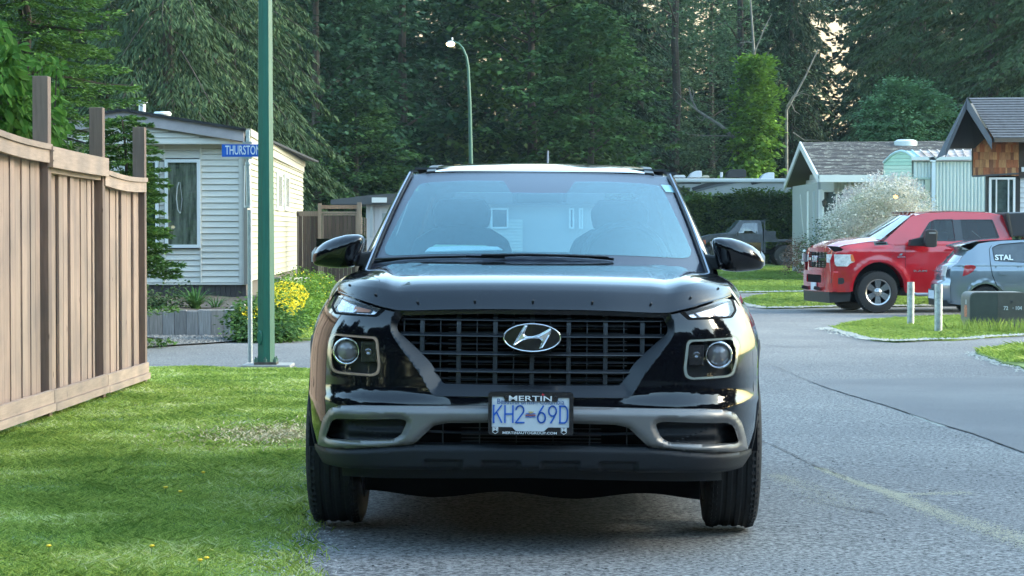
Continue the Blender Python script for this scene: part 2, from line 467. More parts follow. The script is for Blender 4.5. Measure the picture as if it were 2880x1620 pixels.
def seg_y(y0, y1, n): return [lerp(y0, y1, i / n) for i in range(n + 1)]
ys = seg_y(-60, 0, 12) + seg_y(1, 130, 129) + [180, 300, 600, 1500]
xs = [-1500, -400, -120] + [float(x) for x in range(-60, 61, 2)] + [120, 400, 1500]
g = MB()
for y in ys:
    for x in xs: g.v.append((x, y, ground_z(x, y) - .03))
nx = len(xs)
for j in range(len(ys) - 1):
    for i in range(nx - 1):
        a = j * nx + i; g.f.append((a, a + 1, a + nx + 1, a + nx)); g.mi.append(0)
tag(g.build('ground', TURF, smooth=True), kind='structure')
def drape(name, poly, m, lift, step=1.0, skirt=0.0, kind='structure'):
    o = patch(name, poly, lambda x, y, o=0: (x, y, ground_z(x, y) + lift - o), m, None, step=step, skirt=skirt)
    return tag(o, kind=kind)
drape('street', [(-45, -25), (45, -25), (45, 74), (-45, 74)], ASPH, -.010, 1.5)
def gp(pts): return [(gnd(x, y).x, gnd(x, y).y) for x, y in pts]
# smoother driveway apron on the right, cut along the seam
seam = [(2163, 1021), (2283, 1073), (2377, 1105), (2488, 1137), (2625, 1184), (2740, 1218), (2880, 1270), (3200, 1390)]
o_apron = gp([(2300, 1066), (2600, 1062), (2880, 1056), (3600, 1048)]) + list(reversed(gp(seam[1:] + [(3600, 1500)])))
drape('driveway', o_apron, ASPH2, -.005, 1.0)
def wob(poly, amp, seglen, seed):
    rnd = random.Random(seed); out = []
    n = len(poly)
    for i in range(n):
        a = Vector(poly[i]); b = Vector(poly[(i + 1) % n]); L = (b - a).length; k = max(1, min(60, int(L / seglen)))
        d = (b - a); nrm = Vector((-d.y, d.x)).normalized() if L > 1e-6 else Vector((0, 0))
        for j in range(k):
            p = a + d * j / k + (nrm * rnd.uniform(-amp, amp) if j else Vector((0, 0)))
            out.append((p.x, p.y))
    return out
LAWNS = {}
far_y = gnd(600, 1028).y
lawn_left = [(-26, -14), (-.70, -14), (-.70, 5.5), (-.74, 7.2), (-.80, 8.0), (-.88, 9.0), (-.93, 10.2), (-.95, 14), (-.98, 18), (-1.3, far_y - 1.6), (-1.9, far_y - .6), (-3.2, far_y - .15), (-6, far_y), (-26, far_y + .4)]
LAWNS['left'] = wob(lawn_left, .055, .16, 3)
LAWNS['island'] = wob(gp([(2338, 926), (2370, 915), (2420, 908), (2500, 903), (2640, 895), (2900, 893), (3300, 893), (3300, 940), (2880, 943), (2760, 950), (2680, 957), (2600, 957), (2520, 962), (2460, 957), (2410, 944), (2370, 935)]), .05, .5, 4)
LAWNS['corner'] = wob(gp([(2742, 995), (2800, 985), (2880, 974), (3300, 960), (3300, 1060), (2960, 1052), (2880, 1037), (2810, 1018), (2770, 1004)]), .04, .4, 5)
LAWNS['kerbside'] = wob(gp([(2082, 851), (2120, 836), (2200, 829), (2400, 828), (2900, 826), (2900, 856), (2700, 858), (2560, 862), (2400, 862), (2250, 866), (2160, 868), (2110, 860)]), .08, .8, 6)
LAWNS['middle'] = wob(gp([(1900, 795), (2400, 792), (2900, 792), (2900, 812), (2300, 820), (2060, 824), (1900, 818)]), .08, 1.0, 7)
LAWNS['far'] = wob(gp([(1900, 758), (2100, 752), (2400, 752), (2900, 754), (2900, 782), (2400, 784), (2200, 787), (1900, 786)]), .1, 1.2, 8)
LAWNS['flowerside'] = wob(gp([(690, 958), (760, 957), (860, 956), (1000, 953), (1250, 950), (1250, 880), (1000, 880), (860, 882), (690, 900)]), .05, .8, 9)
NM = {'left': 'lawn', 'island': 'grass_island', 'corner': 'grass_corner', 'kerbside': 'grass_verge', 'middle': 'grass_strip', 'far': 'grass_strip', 'flowerside': 'lawn'}
for k, p in LAWNS.items():
    drape(NM[k], p, TURF, .0 - .002 if k == 'left' else .014, 1.0 if k == 'left' else 2.0, skirt=.05)
GRAVEL = wob(gp([(-300, 983), (200, 981), (400, 978), (520, 970), (640, 962), (730, 957), (730, 948), (640, 946), (400, 944), (-300, 946)]), .05, .5, 12)
drape('gravel_strip', GRAVEL, DRYT, .012, 2.0)

# ---- small scattered things as plain geometry
def np_mesh(name, V, Fq, m, parent=None, kind=None, smooth=False):
    """V: n x 3, Fq: m x k faces (all k-gons)"""
    V = np.asarray(V, dtype=np.float32); Fq = np.asarray(Fq, dtype=np.int32); k = Fq.shape[1]
    me = bpy.data.meshes.new(name)
    me.vertices.add(len(V)); me.vertices.foreach_set('co', V.ravel())
    me.loops.add(Fq.size); me.loops.foreach_set('vertex_index', Fq.ravel())
    me.polygons.add(len(Fq)); me.polygons.foreach_set('loop_start', np.arange(0, Fq.size, k, dtype=np.int32))
    me.polygons.foreach_set('loop_total', np.full(len(Fq), k, dtype=np.int32))
    me.update(calc_edges=True)
    if m is not None: me.materials.append(m)
    o = bpy.data.objects.new(name, me); COL.objects.link(o)
    if parent is not None: o.parent = parent
    if kind: o['kind'] = kind
    return o
def gz_np(P):
    return np.array([ground_z(float(a), float(b)) for a, b in P])
def in_poly_np(P, poly):
    x, y = P[:, 0], P[:, 1]; c = np.zeros(len(P), bool); n = len(poly); j = n - 1
    for i in range(n):
        xi, yi = poly[i]; xj, yj = poly[j]
        if yi != yj:
            t = ((yi > y) != (yj > y)) & (x < (xj - xi) * (y - yi) / (yj - yi) + xi); c ^= t
        j = i
    return c
def edge_dist_np(P, poly):
    best = np.full(len(P), 1e9)
    for i in range(len(poly)):
        a = np.array(poly[i]); b = np.array(poly[(i + 1) % len(poly)]); d = b - a; L = (d * d).sum()
        if L < 1e-9: continue
        t = np.clip(((P - a) @ d) / L, 0, 1); q = a + t[:, None] * d
        best = np.minimum(best, ((P - q) ** 2).sum(1))
    return np.sqrt(best)
def blades(P, z, h, wd, lean=.5):
    """one bent blade (two quads sharing an edge, drawn as 2 triangles + 1 quad = here 3-gon pair) per point"""
    n = len(P); a = RNG.uniform(0, 2 * np.pi, n); la = RNG.uniform(0, 2 * np.pi, n); l = RNG.uniform(.1, 1, n) * lean * h
    base = np.c_[P, z]
    side = np.c_[np.cos(a), np.sin(a), np.zeros(n)] * (wd / 2)[:, None]
    tip = base + np.c_[np.cos(la) * l, np.sin(la) * l, h]
    mid = base + np.c_[np.cos(la) * l * .35, np.sin(la) * l * .35, h * .6]
    V = np.stack([base - side, base + side, mid + side * .7, tip, mid - side * .7], 1).reshape(-1, 3)
    i = np.arange(n) * 5
    return V, np.stack([i, i + 1, i + 2, i + 3, i + 4], 1)
GRASS = rand_leaf('grass_blades', (.13, .23, .040), (.52, .62, .14), (.80, .82, .42), transl=.5, nscale=1.3, isl=.85)
GRASSF = rand_leaf('verge_grass', (.16, .25, .05), (.33, .44, .11), (.52, .52, .26), transl=.45, nscale=.5)
def lawn_grass(poly, boxes, m, hs=(.02, .05), name='grass', drop=None, lift=.01, wscale=1.0):
    Vs = []; Fs = []; off = 0
    for (x0, x1, y0, y1, dens, wmul) in boxes:
        n = int((x1 - x0) * (y1 - y0) * dens)
        P = np.c_[RNG.uniform(x0, x1, n), RNG.uniform(y0, y1, n)]
        P = P[in_poly_np(P, poly)]
        if drop is not None: P = P[drop(P)]
        if len(P) == 0: continue
        e = np.clip(edge_dist_np(P, poly) / .25, .25, 1) if len(poly) < 400 else np.ones(len(P))
        clump = .75 + .35 * np.sin(P[:, 0] * 7.1 + 1.3 * np.sin(P[:, 1] * 3.3)) * np.cos(P[:, 1] * 5.3 + P[:, 0])
        h = RNG.uniform(hs[0], hs[1], len(P)) * clump * (.5 + .5 * e); wd = RNG.uniform(.003, .006, len(P)) * wmul * wscale
        V, Fc = blades(P, gz_np(P) + lift - .004, h, wd, 3.0)
        Vs.append(V); Fs.append(Fc + off); off += len(V)
    return np_mesh(name, np.concatenate(Vs), np.concatenate(Fs), m, kind='stuff')
def worn(P):       # bare, dry spot beside the front tyre
    d = ((P[:, 0] + 1.35) / .50) ** 2 + ((P[:, 1] - 12.9) / .75) ** 2
    e = np.clip((-.66 - P[:, 0]) / .28, .35, 1)
    return (RNG.uniform(0, 1, len(P)) > .9 * np.exp(-d)) & (RNG.uniform(0, 1, len(P)) < e + .25 * (P[:, 1] > 9.5))
lawn_grass(LAWNS['left'], [(-2.6, -.6, 6.8, 9.6, 15000, 1.15), (-3.2, -.7, 9.6, 13, 8500, 1.4), (-3.7, -.8, 13, 17, 3800, 1.8), (-4.6, -.9, 17, 21.9, 2600, 2.4), (-8, -4.4, 12, 22, 200, 4), (-3, -.7, 2, 6.8, 4000, 1.6)], GRASS, hs=(.012, .038), drop=worn, lift=-.002)
lawn_grass(LAWNS['island'], [(3, 12, 28, 40, 1100, 5)], GRASSF, (.03, .08), lift=.03)
lawn_grass(LAWNS['corner'], [(4, 9, 22, 30, 1200, 3.5)], GRASS, (.04, .09), lift=.03)
for k in ('kerbside', 'middle', 'far'):
    pl_ = LAWNS[k]; y0, y1 = min(p[1] for p in pl_), max(p[1] for p in pl_)
    lawn_grass(pl_, [(3, 16, y0, y1, 420, 9)], GRASSF, (.04, .10), lift=.03)
lawn_grass(LAWNS['flowerside'], [(-5.5, -2, 27, 40, 500, 5)], GRASS, (.04, .10), lift=.03)
P = along_edge = None
E_ = [(-.68, 6.6), (-.74, 7.2), (-.80, 8.0), (-.88, 9.0), (-.93, 10.2), (-.95, 14)]
n = 2600; k_ = RNG.integers(0, 5, n); u_ = RNG.uniform(0, 1, n); E2 = np.array(E_)
P = E2[k_] * (1 - u_[:, None]) + E2[k_ + 1] * u_[:, None]; P[:, 0] += RNG.normal(0, .045, n) + .03 * np.sin(P[:, 1] * 9) + .02
V, Fc = blades(P, gz_np(P) - .008, RNG.uniform(.012, .04, n), RNG.uniform(.003, .006, n), 2.5)
np_mesh('edge_grass', V, Fc, GRASS, kind='stuff')
# dry straw in the worn spot
n = 2200; P = np.c_[RNG.normal(-1.35, .26, n), RNG.normal(12.9, .42, n)]; P = P[P[:, 0] < -.99]
V, Fc = blades(P, gz_np(P) + .012, RNG.uniform(.004, .02, len(P)), RNG.uniform(.006, .012, len(P)), 4)
np_mesh('dry_grass', V, Fc, mat('straw', (.60, .49, .31), rough=.9, var=.2, scale=9), kind='stuff')
# pale stone dust, fluff and grit along the edges
def specks(name, P, smin, smax, m, lift=.001, flat=.5):
    n = len(P); s = RNG.uniform(smin, smax, n); a = RNG.uniform(0, 6.28, n); z = gz_np(P) + lift
    c = np.c_[P, z]; u = np.c_[np.cos(a), np.sin(a), RNG.uniform(-.1, .1, n)] * s[:, None]; v = np.c_[-np.sin(a), np.cos(a), RNG.uniform(-.1, .1, n)] * (s * RNG.uniform(.4, .9, n))[:, None]
    top = c + np.c_[np.zeros(n), np.zeros(n), s * flat]
    V = np.stack([c - u, c - v, c + u, c + v, top], 1).reshape(-1, 3); i = np.arange(n) * 5
    Fq = np.concatenate([np.stack([i, i + 1, i + 4], 1), np.stack([i + 1, i + 2, i + 4], 1), np.stack([i + 2, i + 3, i + 4], 1), np.stack([i + 3, i, i + 4], 1)])
    return np_mesh(name, V, Fq, m, kind='stuff')
FLUFF = mat('pale_fluff', (.34, .35, .31), rough=1)
GRIT = mat('grit', (.30, .30, .29), rough=.9, var=.5, scale=20)
def along(poly, n, spread, keep):
    out = []
    L = [(Vector(poly[i]), Vector(poly[(i + 1) % len(poly)])) for i in range(len(poly))]
    L = [(a, b) for a, b in L if keep((a + b) / 2)]
    wts = np.array([(b - a).length for a, b in L]); wts = wts / wts.sum()
    idx = RNG.choice(len(L), n, p=wts)
    for i in idx:
        a, b = L[i]; p = a + (b - a) * RNG.uniform(); out.append((p.x + RNG.normal(0, spread), p.y + RNG.normal(0, spread)))
    return np.array(out)
specks('pale_grit', along(LAWNS['left'], 9000, .09, lambda p: p.x > -1.4 and 6 < p.y < 20), .002, .008, GRIT, lift=-.001)
specks('pale_grit', along(LAWNS['island'], 1500, .10, lambda p: p.x < 9 and p.y < gnd(2500, 925).y), .012, .04, FLUFF, lift=.02)
specks('pale_grit', along(LAWNS['corner'], 900, .06, lambda p: p.x < 8 and p.y < gnd(2800, 990).y), .010, .03, FLUFF, lift=.0)
specks('pale_grit', along(LAWNS['kerbside'], 1300, .10, lambda p: p.x < 11 and p.y < gnd(2300, 845).y), .02, .06, FLUFF, lift=.02)
specks('pale_grit', along(LAWNS['middle'], 900, .12, lambda p: p.x < 11 and p.y < gnd(2300, 806).y), .02, .06, FLUFF, lift=.02)
n = 9000; P = np.c_[RNG.uniform(-7, -3.6, n), RNG.uniform(20, 34, n)]; P = P[in_poly_np(P, GRAVEL)]
specks('gravel', P, .01, .035, mat('gravel_stones', (.15, .15, .145), rough=.9, var=.6, scale=15), lift=.012, flat=.8)
# seams, cracks and drifted pollen on the street
CRK = mat('crack_filler', (.065, .066, .068), rough=.9)
def crack(pts, wd, seed, lift=-.004, name='road_crack'):
    rnd = random.Random(seed); q = gp(pts); L = []
    for i in range(len(q) - 1):
        k = 10
        for j in range(k):
            t = j / k; L.append((lerp(q[i][0], q[i + 1][0], t) + rnd.uniform(-.012, .012), lerp(q[i][1], q[i + 1][1], t) + rnd.uniform(-.02, .02)))
    L.append(q[-1]); mb = MB()
    for i in range(len(L) - 1):
        a, b = Vector(L[i]), Vector(L[i + 1]); d = (b - a); nn = Vector((-d.y, d.x)).normalized() * wd * rnd.uniform(.3, 1)
        P4 = [a - nn, a + nn, b + nn, b - nn]; mb.add([(p.x, p.y, ground_z(p.x, p.y) + lift) for p in P4], [(0, 1, 2, 3)])
    return tag(mb.build(name, CRK), kind='structure')
crack(seam[:1] + seam[1:4], .004, 1); crack(seam[3:], .004, 2, lift=-.002)
crack([(2133, 1231), (2201, 1261), (2278, 1300), (2380, 1340)], .006, 3); crack([(2060, 1025), (2163, 1021)], .01, 4)
crack([(2380, 1424), (2440, 1432), (2480, 1440)], .008, 6); crack([(1880, 1425), (1962, 1430)], .008, 7)
crack([(2150, 968), (2220, 975), (2290, 973), (2330, 971)], .02, 8); crack([(2560, 1000), (2690, 1003), (2800, 1008)], .015, 9)
def drift(pts, n, sp, m, s0, s1, name='pollen_drift'):
    q = gp(pts); out = []
    for _ in range(n):
        i = RNG.integers(0, len(q) - 1); t = RNG.uniform(); w_ = sp * (.3 + 1.0 * (i + t) / len(q))
        out.append((lerp(q[i][0], q[i + 1][0], t) + RNG.normal(0, w_), lerp(q[i][1], q[i + 1][1], t) + RNG.normal(0, w_ * 2)))
    specks(name, np.array(out), s0, s1, m, lift=-.009, flat=.3)
POL = mat('pollen', (.36, .34, .25), rough=1, var=.2, scale=30)
drift([(2300, 1310), (2420, 1355), (2518, 1385), (2591, 1419), (2719, 1462), (2880, 1513), (3000, 1560)], 9000, .05, POL, .002, .005)
drift([(2518, 1385), (2730, 1380)], 700, .03, POL, .002, .005)
crack([(1990, 1180), (2060, 1205), (2133, 1231)], .005, 13); crack([(2240, 1390), (2380, 1424)], .004, 14); crack([(2420, 1355), (2520, 1362), (2600, 1360)], .004, 15); crack([(1300, 1560), (1420, 1575), (1500, 1571)], .003, 16)
drift([(2180, 1330), (2230, 1350), (2330, 1390), (2380, 1424)], 2500, .09, POL, .0015, .004)
drift([(2565, 1163), (2625, 1184), (2660, 1195)], 900, .02, FLUFF, .003, .010)
n = 900; P = np.c_[RNG.uniform(-.6, 3.6, n), RNG.uniform(6.8, 16, n)]
specks('loose_stones', P, .003, .008, mat('dark_chips', (.03, .03, .03), rough=.9), lift=-.009)
# yellow flowers in the lawn, one by one
FY = mat('dandelion_yellow', (.75, .50, .02), rough=.7)
fl0 = None
spots = [(425, 1567), (560, 1608), (578, 1602), (505, 1408), (465, 1396), (135, 1567), (1, 1), (598, 1334), (395, 1390)][:6]
for i, (px, py) in enumerate(spots + [(570, 1352), (463, 1396)]):
    p = gnd(px, py)
    if fl0 is None:
        mb = MB(); mb.tube([(0, 0, 0), (.003, 0, .035)], .0012, 5); mb.cur = 0
        fl0 = thing('dandelion', 'x', 'flower', p, 'yellow flowers scattered in the left lawn')
        mb.build('stem', mat('stem_green', (.1, .2, .04)), fl0, world=False)
        hd_ = MB(); hd_.lathe([(0, -.002), (.006, .0), (.010, .004), (.007, .008), (0, .009)], Matrix.Translation((.003, 0, .036)), 10); hd_.build('flower_head', FY, fl0, world=False)
        o = fl0
    else: o = copy_tree(fl0, loc=p)
    o['label'] = ['small yellow dandelion low in the lawn near the bottom edge, left of centre lawn', 'left one of two yellow dandelions at the bottom edge of the lawn', 'right one of two yellow dandelions at the bottom edge of the lawn',
                  'yellow dandelion in mid lawn, right of a fainter one', 'faint yellow dandelion in mid lawn, just left of another', 'yellow dandelion near the bottom left corner of the lawn',
                  'small yellow dandelion in the lawn towards the SUV tyre', 'tiny yellow dandelion in the middle of the lawn'][i]
# ================================================================== the black SUV
Z0 = 7.78
UM_W = [.15, .25, .36, .44, .58, .695, .765, .82, .875, .93, .98]
UM_U = [.815, .84, .866, .876, .883, .879, .866, .845, .815, .785, .75]
def umax(w_): return tab(UM_W, UM_U, w_)
PR_W = [.10, .17, .22, .27, .33, .40, .50, .522, .566, .62, .70, .78, .84, .88, .95]
PR_V = [.16, .12, .06, .02, .005, .0, .0, .003, .028, .030, .033, .040, .056, .078, .13]
def prof(u, w_):
    v = tab(PR_W, PR_V, w_)
    k = smooth(.22, .5, abs(u))                       # shelf above the silver trim only towards the corners
    flat = .012 if .50 < w_ < .566 else 0
    if w_ > .522:
        shelf = .03 * smooth(.522, .57, w_)
        v -= shelf * (1 - k) * .75
    return v
def plan(a): return .10 * a * a + .38 * a ** 10
def V(u, w_):
    a = min(1.04, abs(u) / (.957 * umax(w_)))
    return prof(u, w_) + plan(a)
def fp(hx, y, dv=0.0):
    v = .1
    for _ in range(12):
        k = (Z0 + v) / F; u = hx * k; w_ = CAMH - (y - 653) * k
        v = .5 * v + .5 * (V(u, w_) + dv)
    return (u, w_)
def fpl(pts, dv=0.0): return [fp(x, y, dv) for x, y in pts]
def side_u(v, w_):
    um = umax(w_); u0 = .957 * um; d = v - prof(.85, w_)
    if d < .48:
        lo, hi = 0.0, 1.0
        for _ in range(22):
            m_ = (lo + hi) / 2
            if plan(m_) < d: lo = m_
            else: hi = m_
        return u0 * lo
    if v > 3.3:                                       # tail tucks in
        t = min(1, (v - 3.3) / .74); return um * (1 - .10 * t ** 3)
    return u0 + (um - u0) * smooth(.48, .85, d)

def car_paint():
    m, t, b = new_mat('black_paint')
    b.inputs['Base Color'].default_value = (.004, .004, .006, 1); b.inputs['Roughness'].default_value = .06
    b.inputs['Coat Weight'].default_value = 1; b.inputs['Coat Roughness'].default_value = .05; b.inputs['Specular IOR Level'].default_value = .1
    # a light film of dust roughens it unevenly
    tc = t.nodes.new('ShaderNodeTexCoord'); n = t.nodes.new('ShaderNodeTexNoise'); n.inputs['Scale'].default_value = 3.5; n.inputs['Detail'].default_value = 5
    t.links.new(tc.outputs['Object'], n.inputs['Vector'])
    mr = t.nodes.new('ShaderNodeMapRange'); mr.inputs[3].default_value = .05; mr.inputs[4].default_value = .16
    t.links.new(n.outputs['Fac'], mr.inputs[0]); t.links.new(mr.outputs[0], b.inputs['Roughness'])
    return m
PAINT = car_paint()
PILL = mat('pillar_sky_sheen', (.26, .28, .31), rough=.16, metal=.85, coat=1); PILL.node_tree.nodes['Principled BSDF'].inputs['Coat IOR'].default_value = 2.3  # black pillars; their bright sky reflection is put in as a pale metallic base
GLOSSBLK = mat('gloss_black_trim', (.006, .006, .007), rough=.12, coat=.3)
SMOKE = mat('smoked_acrylic', (.006, .007, .010), rough=.16, spec=.55)
SATIN = mat('satin_frame', (.006, .007, .010), rough=.24, spec=.4)
BLKPL = mat('black_plastic', (.012, .013, .015), rough=.45, var=.25, scale=300)
TEXPL = mat('textured_plastic', (.011, .013, .016), rough=.6, spec=.3, var=.25, scale=260, bump=.15, bscale=500)
SILVER = mat('silver_trim', (.175, .17, .165), rough=.38, metal=.35, var=.05, scale=4, spec=.7)
CHROME = mat('chrome', (.8, .82, .84), rough=.06, metal=1)
DARKCH = mat('dark_chrome', (.25, .25, .26), rough=.12, metal=1)
RUB = mat('tyre_rubber', (.014, .014, .015), rough=.75, var=.3, scale=60, bump=.1)
RIMM = mat('alloy', (.35, .36, .37), rough=.3, metal=.9)
GRILLE = mat('grille_plastic', (.018, .021, .026), rough=.38)
VOID = mat('deep_black', (.004, .004, .005), rough=.8, spec=.1)
BEIGE = mat('lamp_ring', (.60, .37, .25), rough=.3, spec=.4)
LENS = pane('lamp_lens', (.88, .88, .90), .0, fm=1.0)
CLEAR = pane('clear_lens', (.95, .95, .95), .0, fm=.6)
WIND = pane('windscreen_glass', (.84, .92, .94), .01, fm=1.15)
FRIT = mat('windscreen_border', (.035, .032, .05), rough=.25)
AMBER = mat('amber_bulb', (.55, .16, .05), rough=.3)
INT = mat('cabin_trim', (.05, .055, .06), rough=.8)
SEAT = mat('seat_cloth', (.035, .038, .045), rough=.9, var=.2, scale=90)

suv = thing('black_suv', 'black compact SUV facing the camera with bug deflector on its bonnet', 'car', (.063, Z0, 0), rot=(0, R(.5), R(-1.45)))
ORG.pop(suv.name)
def P(*a, **k): k.setdefault('parent', suv); return a, k
def sm(off=0.0, extra=None):
    """fascia mapping with an offset forward (negative = proud)"""
    def f(u, w_, o=0.0):
        d = off + o
        if extra: d += extra(u, w_)
        return (u, V(u, w_) + d, w_)
    return f
def dome(poly, h, r):
    """edge-rounded offset: proud by h in the middle, falling to 0 at the outline"""
    def f(u, w_):
        d = min(1.0, polydist(u, w_, poly) / r)
        return -h * math.sqrt(max(0.0, 1 - (1 - d) ** 2))
    return f

# --- outlines (half-width px, row px) turned into metres on the nose
o_open = roundpoly(mirror_poly(fpl([(0, 872), (362, 878), (382, 921), (380, 935), (345, 967), (318, 993), (288, 1024), (268, 1055), (251, 1084), (0, 1086)])), .012, 3)
o_frame = roundpoly(mirror_poly(fpl([(0, 866), (386, 872), (400, 900), (402, 925), (394, 950), (356, 1003), (318, 1052), (300, 1085), (280, 1117), (0, 1117)])), .02, 4)
h_light = roundpoly(fpl([(437, 947), (568, 937), (583, 958), (583, 1004), (572, 1050), (556, 1059), (444, 1068), (426, 1060), (421, 1036), (429, 958)]), .012, 4)
h_turn = roundpoly(fpl([(414, 874), (438, 895), (560, 888), (571, 868), (560, 835), (492, 856)]), .006, 3)
o_low = roundpoly(mirror_poly(fpl([(0, 1191), (123, 1191), (238, 1193), (274, 1201), (331, 1254), (0, 1254)])), .008, 3)
o_pocket = roundpoly(fpl([(349, 1188), (366, 1228), (390, 1242), (572, 1242), (582, 1236), (566, 1190), (548, 1183), (370, 1182)]), .012, 4)
def mir(poly): return [(-x, y) for x, y in reversed(poly)]

ws = [.33 + i * (.86 - .33) / 14 for i in range(15)]
def uside(w_): return .985 * .957 * umax(w_)
top = fpl([(0, 869), (371, 876), (421, 867), (487, 851), (540, 836)])
cornerw = top[-1][1]
half = top + [(uside(cornerw - .01), cornerw - .01)] + [(uside(w_), w_) for w_ in reversed(ws) if w_ < cornerw - .03] + [(uside(.33), .33)]
botm = fpl([(604, 1252), (590, 1192), (568, 1158), (545, 1147), (487, 1143), (123, 1141), (0, 1141)])
half = half + botm
o_fascia = mirror_poly(half)
patch('front_bumper', o_fascia, sm(), PAINT, suv, holes=[o_frame, h_light, mir(h_light), h_turn, mir(h_turn)], step=.02, skirt=.15)

# grille surround: a chamfer running back into the opening
def chamf(u, w_): return min(.07, polydist(u, w_, o_frame)) * .95 - .004
patch('grille_surround', o_frame, sm(0, chamf), SATIN, suv, holes=[o_open], step=.012, skirt=.05)

# grille bars, each on its own
def runs(poly, ax, c):
    xs = []
    n = len(poly)
    for i in range(n):
        a, b = poly[i], poly[(i + 1) % n]
        if (a[1 - ax] - c) * (b[1 - ax] - c) < 0:
            t = (c - a[1 - ax]) / (b[1 - ax] - a[1 - ax]); xs.append(a[ax] + t * (b[ax] - a[ax]))
    return (min(xs), max(xs)) if len(xs) > 1 else None
def hbar(y, th, dep, set_, poly=o_open, name='grille_bar', m=GRILLE, parent=None):
    w_ = fp(0, y)[1]
    r = runs(poly, 0, w_)
    if not r: return
    mb = MB(); n = 28; rows = []
    for i in range(n + 1):
        u = lerp(r[0] - .003, r[1] + .003, i / n); v = V(u, w_) + set_
        rows.append([(u, v, w_ - th / 2), (u, v + .001, w_ - th * .2), (u, v + .013, w_ + th / 2), (u, v + dep, w_ + th / 2 + .002), (u, v + dep, w_ - th / 2)])
    base = len(mb.v)
    for rr in rows: mb.v += rr
    for i in range(n):
        for j in range(5):
            a = i * 5 + j; b = i * 5 + (j + 1) % 5
            mb.f.append((a, b, b + 5, a + 5)); mb.mi.append(0)
    return mb.build(name, m, parent or grille, world=False, fixn=True)
def vbar(hx, th, dep, set_, poly=o_open, name='grille_bar', m=GRILLE, y0=None, parent=None):
    u = fp(hx, 980)[0]
    r = runs(poly, 1, u)
    if not r: return
    mb = MB(); n = 10
    for i in range(n + 1):
        w_ = lerp(r[0] - .002, r[1] + .002, i / n); v = V(u, w_) + set_
        mb.v += [(u - th / 2, v, w_), (u + th / 2, v, w_), (u + th / 2, v + dep, w_), (u - th / 2, v + dep, w_)]
    for i in range(n):
        for j in range(4):
            a = i * 4 + j; b = i * 4 + (j + 1) % 4
            mb.f.append((a, b, b + 4, a + 4)); mb.mi.append(0)
    return mb.build(name, m, parent or grille, world=False, fixn=True)
grille = patch('grille', [(x * 1.01, y) for x, y in o_open], sm(.11), VOID, suv, step=.06)
for y in (901, 946, 998, 1047): hbar(y, .0095, .04, .040)
for y in (919, 972, 1022, 1071): hbar(y, .0035, .03, .050)
for k in range(-3, 4): vbar(k * 104, .0155, .022, .050)
for k in range(-4, 4): vbar(k * 104 + 52, .0032, .022, .054)
fins = MB()
for i in range(16):
    w_ = .60 + i * .0145
    r = runs(o_open, 0, w_)
    if r: fins.box((max(r[0], -.30), V(0, w_) + .085, w_), (min(r[1], .34), V(0, w_) + .1, w_ + .003))
fins.build('radiator_fins', BLKPL, suv, world=False)

# emblem
EC = fp(1, 950); ev = V(0, EC[1]) + .005
def ell(a, b, n=48): return [(EC[0] + a * math.cos(2 * math.pi * i / n), EC[1] + b * math.sin(2 * math.pi * i / n)) for i in range(n)]
kE = (Z0 + ev) / F
em = lambda px, py: (EC[0] + (px - 547) / 3.623 * kE, EC[1] - (py - 328) / 3.623 * kE)
A_, B_ = 82 * kE, 41 * kE
emblem = patch('emblem', ell(A_ * .97, B_ * .96), lambda u, w_, o=0: (u, ev + o, w_), GLOSSBLK, suv, step=.02, skirt=.03)
rg = MB()
nE = 64; pr = [(1.0, .012), (1.0, -.004), (.965, -.010), (.90, -.004), (.89, .01)]
for i in range(nE):
    t = 2 * math.pi * i / nE
    for (s_, d_) in pr:
        ins = (1 - s_) * .06
        rg.v.append((EC[0] + (A_ - ins) * math.cos(t), ev + d_, EC[1] + (B_ - ins) * math.sin(t)))
for i in range(nE):
    for j in range(4):
        a = i * 5 + j; b = ((i + 1) % nE) * 5 + j
        rg.f.append((a, b, b + 1, a + 1)); rg.mi.append(0)
rg.build('chrome_ring', CHROME, emblem, world=False, smooth=True, fixn=True)
Hp = [(470, 200), (500, 204), (466, 285), (476, 305), (505, 316), (560, 312), (620, 292), (680, 258), (728, 232), (742, 236), (735, 285), (700, 352), (655, 430), (618, 440), (640, 385), (644, 355), (622, 338), (570, 333), (505, 340), (450, 358), (400, 388), (366, 410), (352, 404), (392, 335), (430, 265)]
hp = roundpoly([em(*p) for p in reversed(Hp)], .0015, 2)
def hd(u, w_, o=0):
    d = min(1, polydist(u, w_, hp) / .006)
    return (u, ev - .004 - .007 * d + o, w_)
patch('chrome_letter', hp, hd, CHROME, emblem, step=.0022, skirt=.006)

# silver skid trim, one piece with pockets and centre opening cut out
tr_half = fpl([(0, 1143), (123, 1143), (487, 1145), (541, 1147), (571, 1155), (591, 1184), (602, 1225), (607, 1257)])
tr_low = fpl([(607, 1258), (372, 1260), (331, 1254)])
o_trim = tr_half + tr_low + fpl([(274, 1201), (238, 1193), (123, 1191), (0, 1191)])
o_trim = roundpoly(mirror_poly(o_trim), .008, 3)
pr_ = o_pocket; pl_ = mir(o_pocket)
def trimoff(u, w_):
    d0 = min(1, polydist(u, w_, o_trim) / .032)
    base = -.030 * math.sqrt(max(0, 1 - (1 - d0) ** 2))
    if abs(u) > .36:                                 # funnels into the pockets
        p = pr_ if u > 0 else pl_
        d1 = polydist(u, w_, p)
        base += .020 * max(0, 1 - d1 / .02) ** 1.3
    return base
trim = patch('silver_bumper_trim', o_trim, sm(0, trimoff), SILVER, suv, holes=[pr_, pl_], step=.011, skirt=.05)
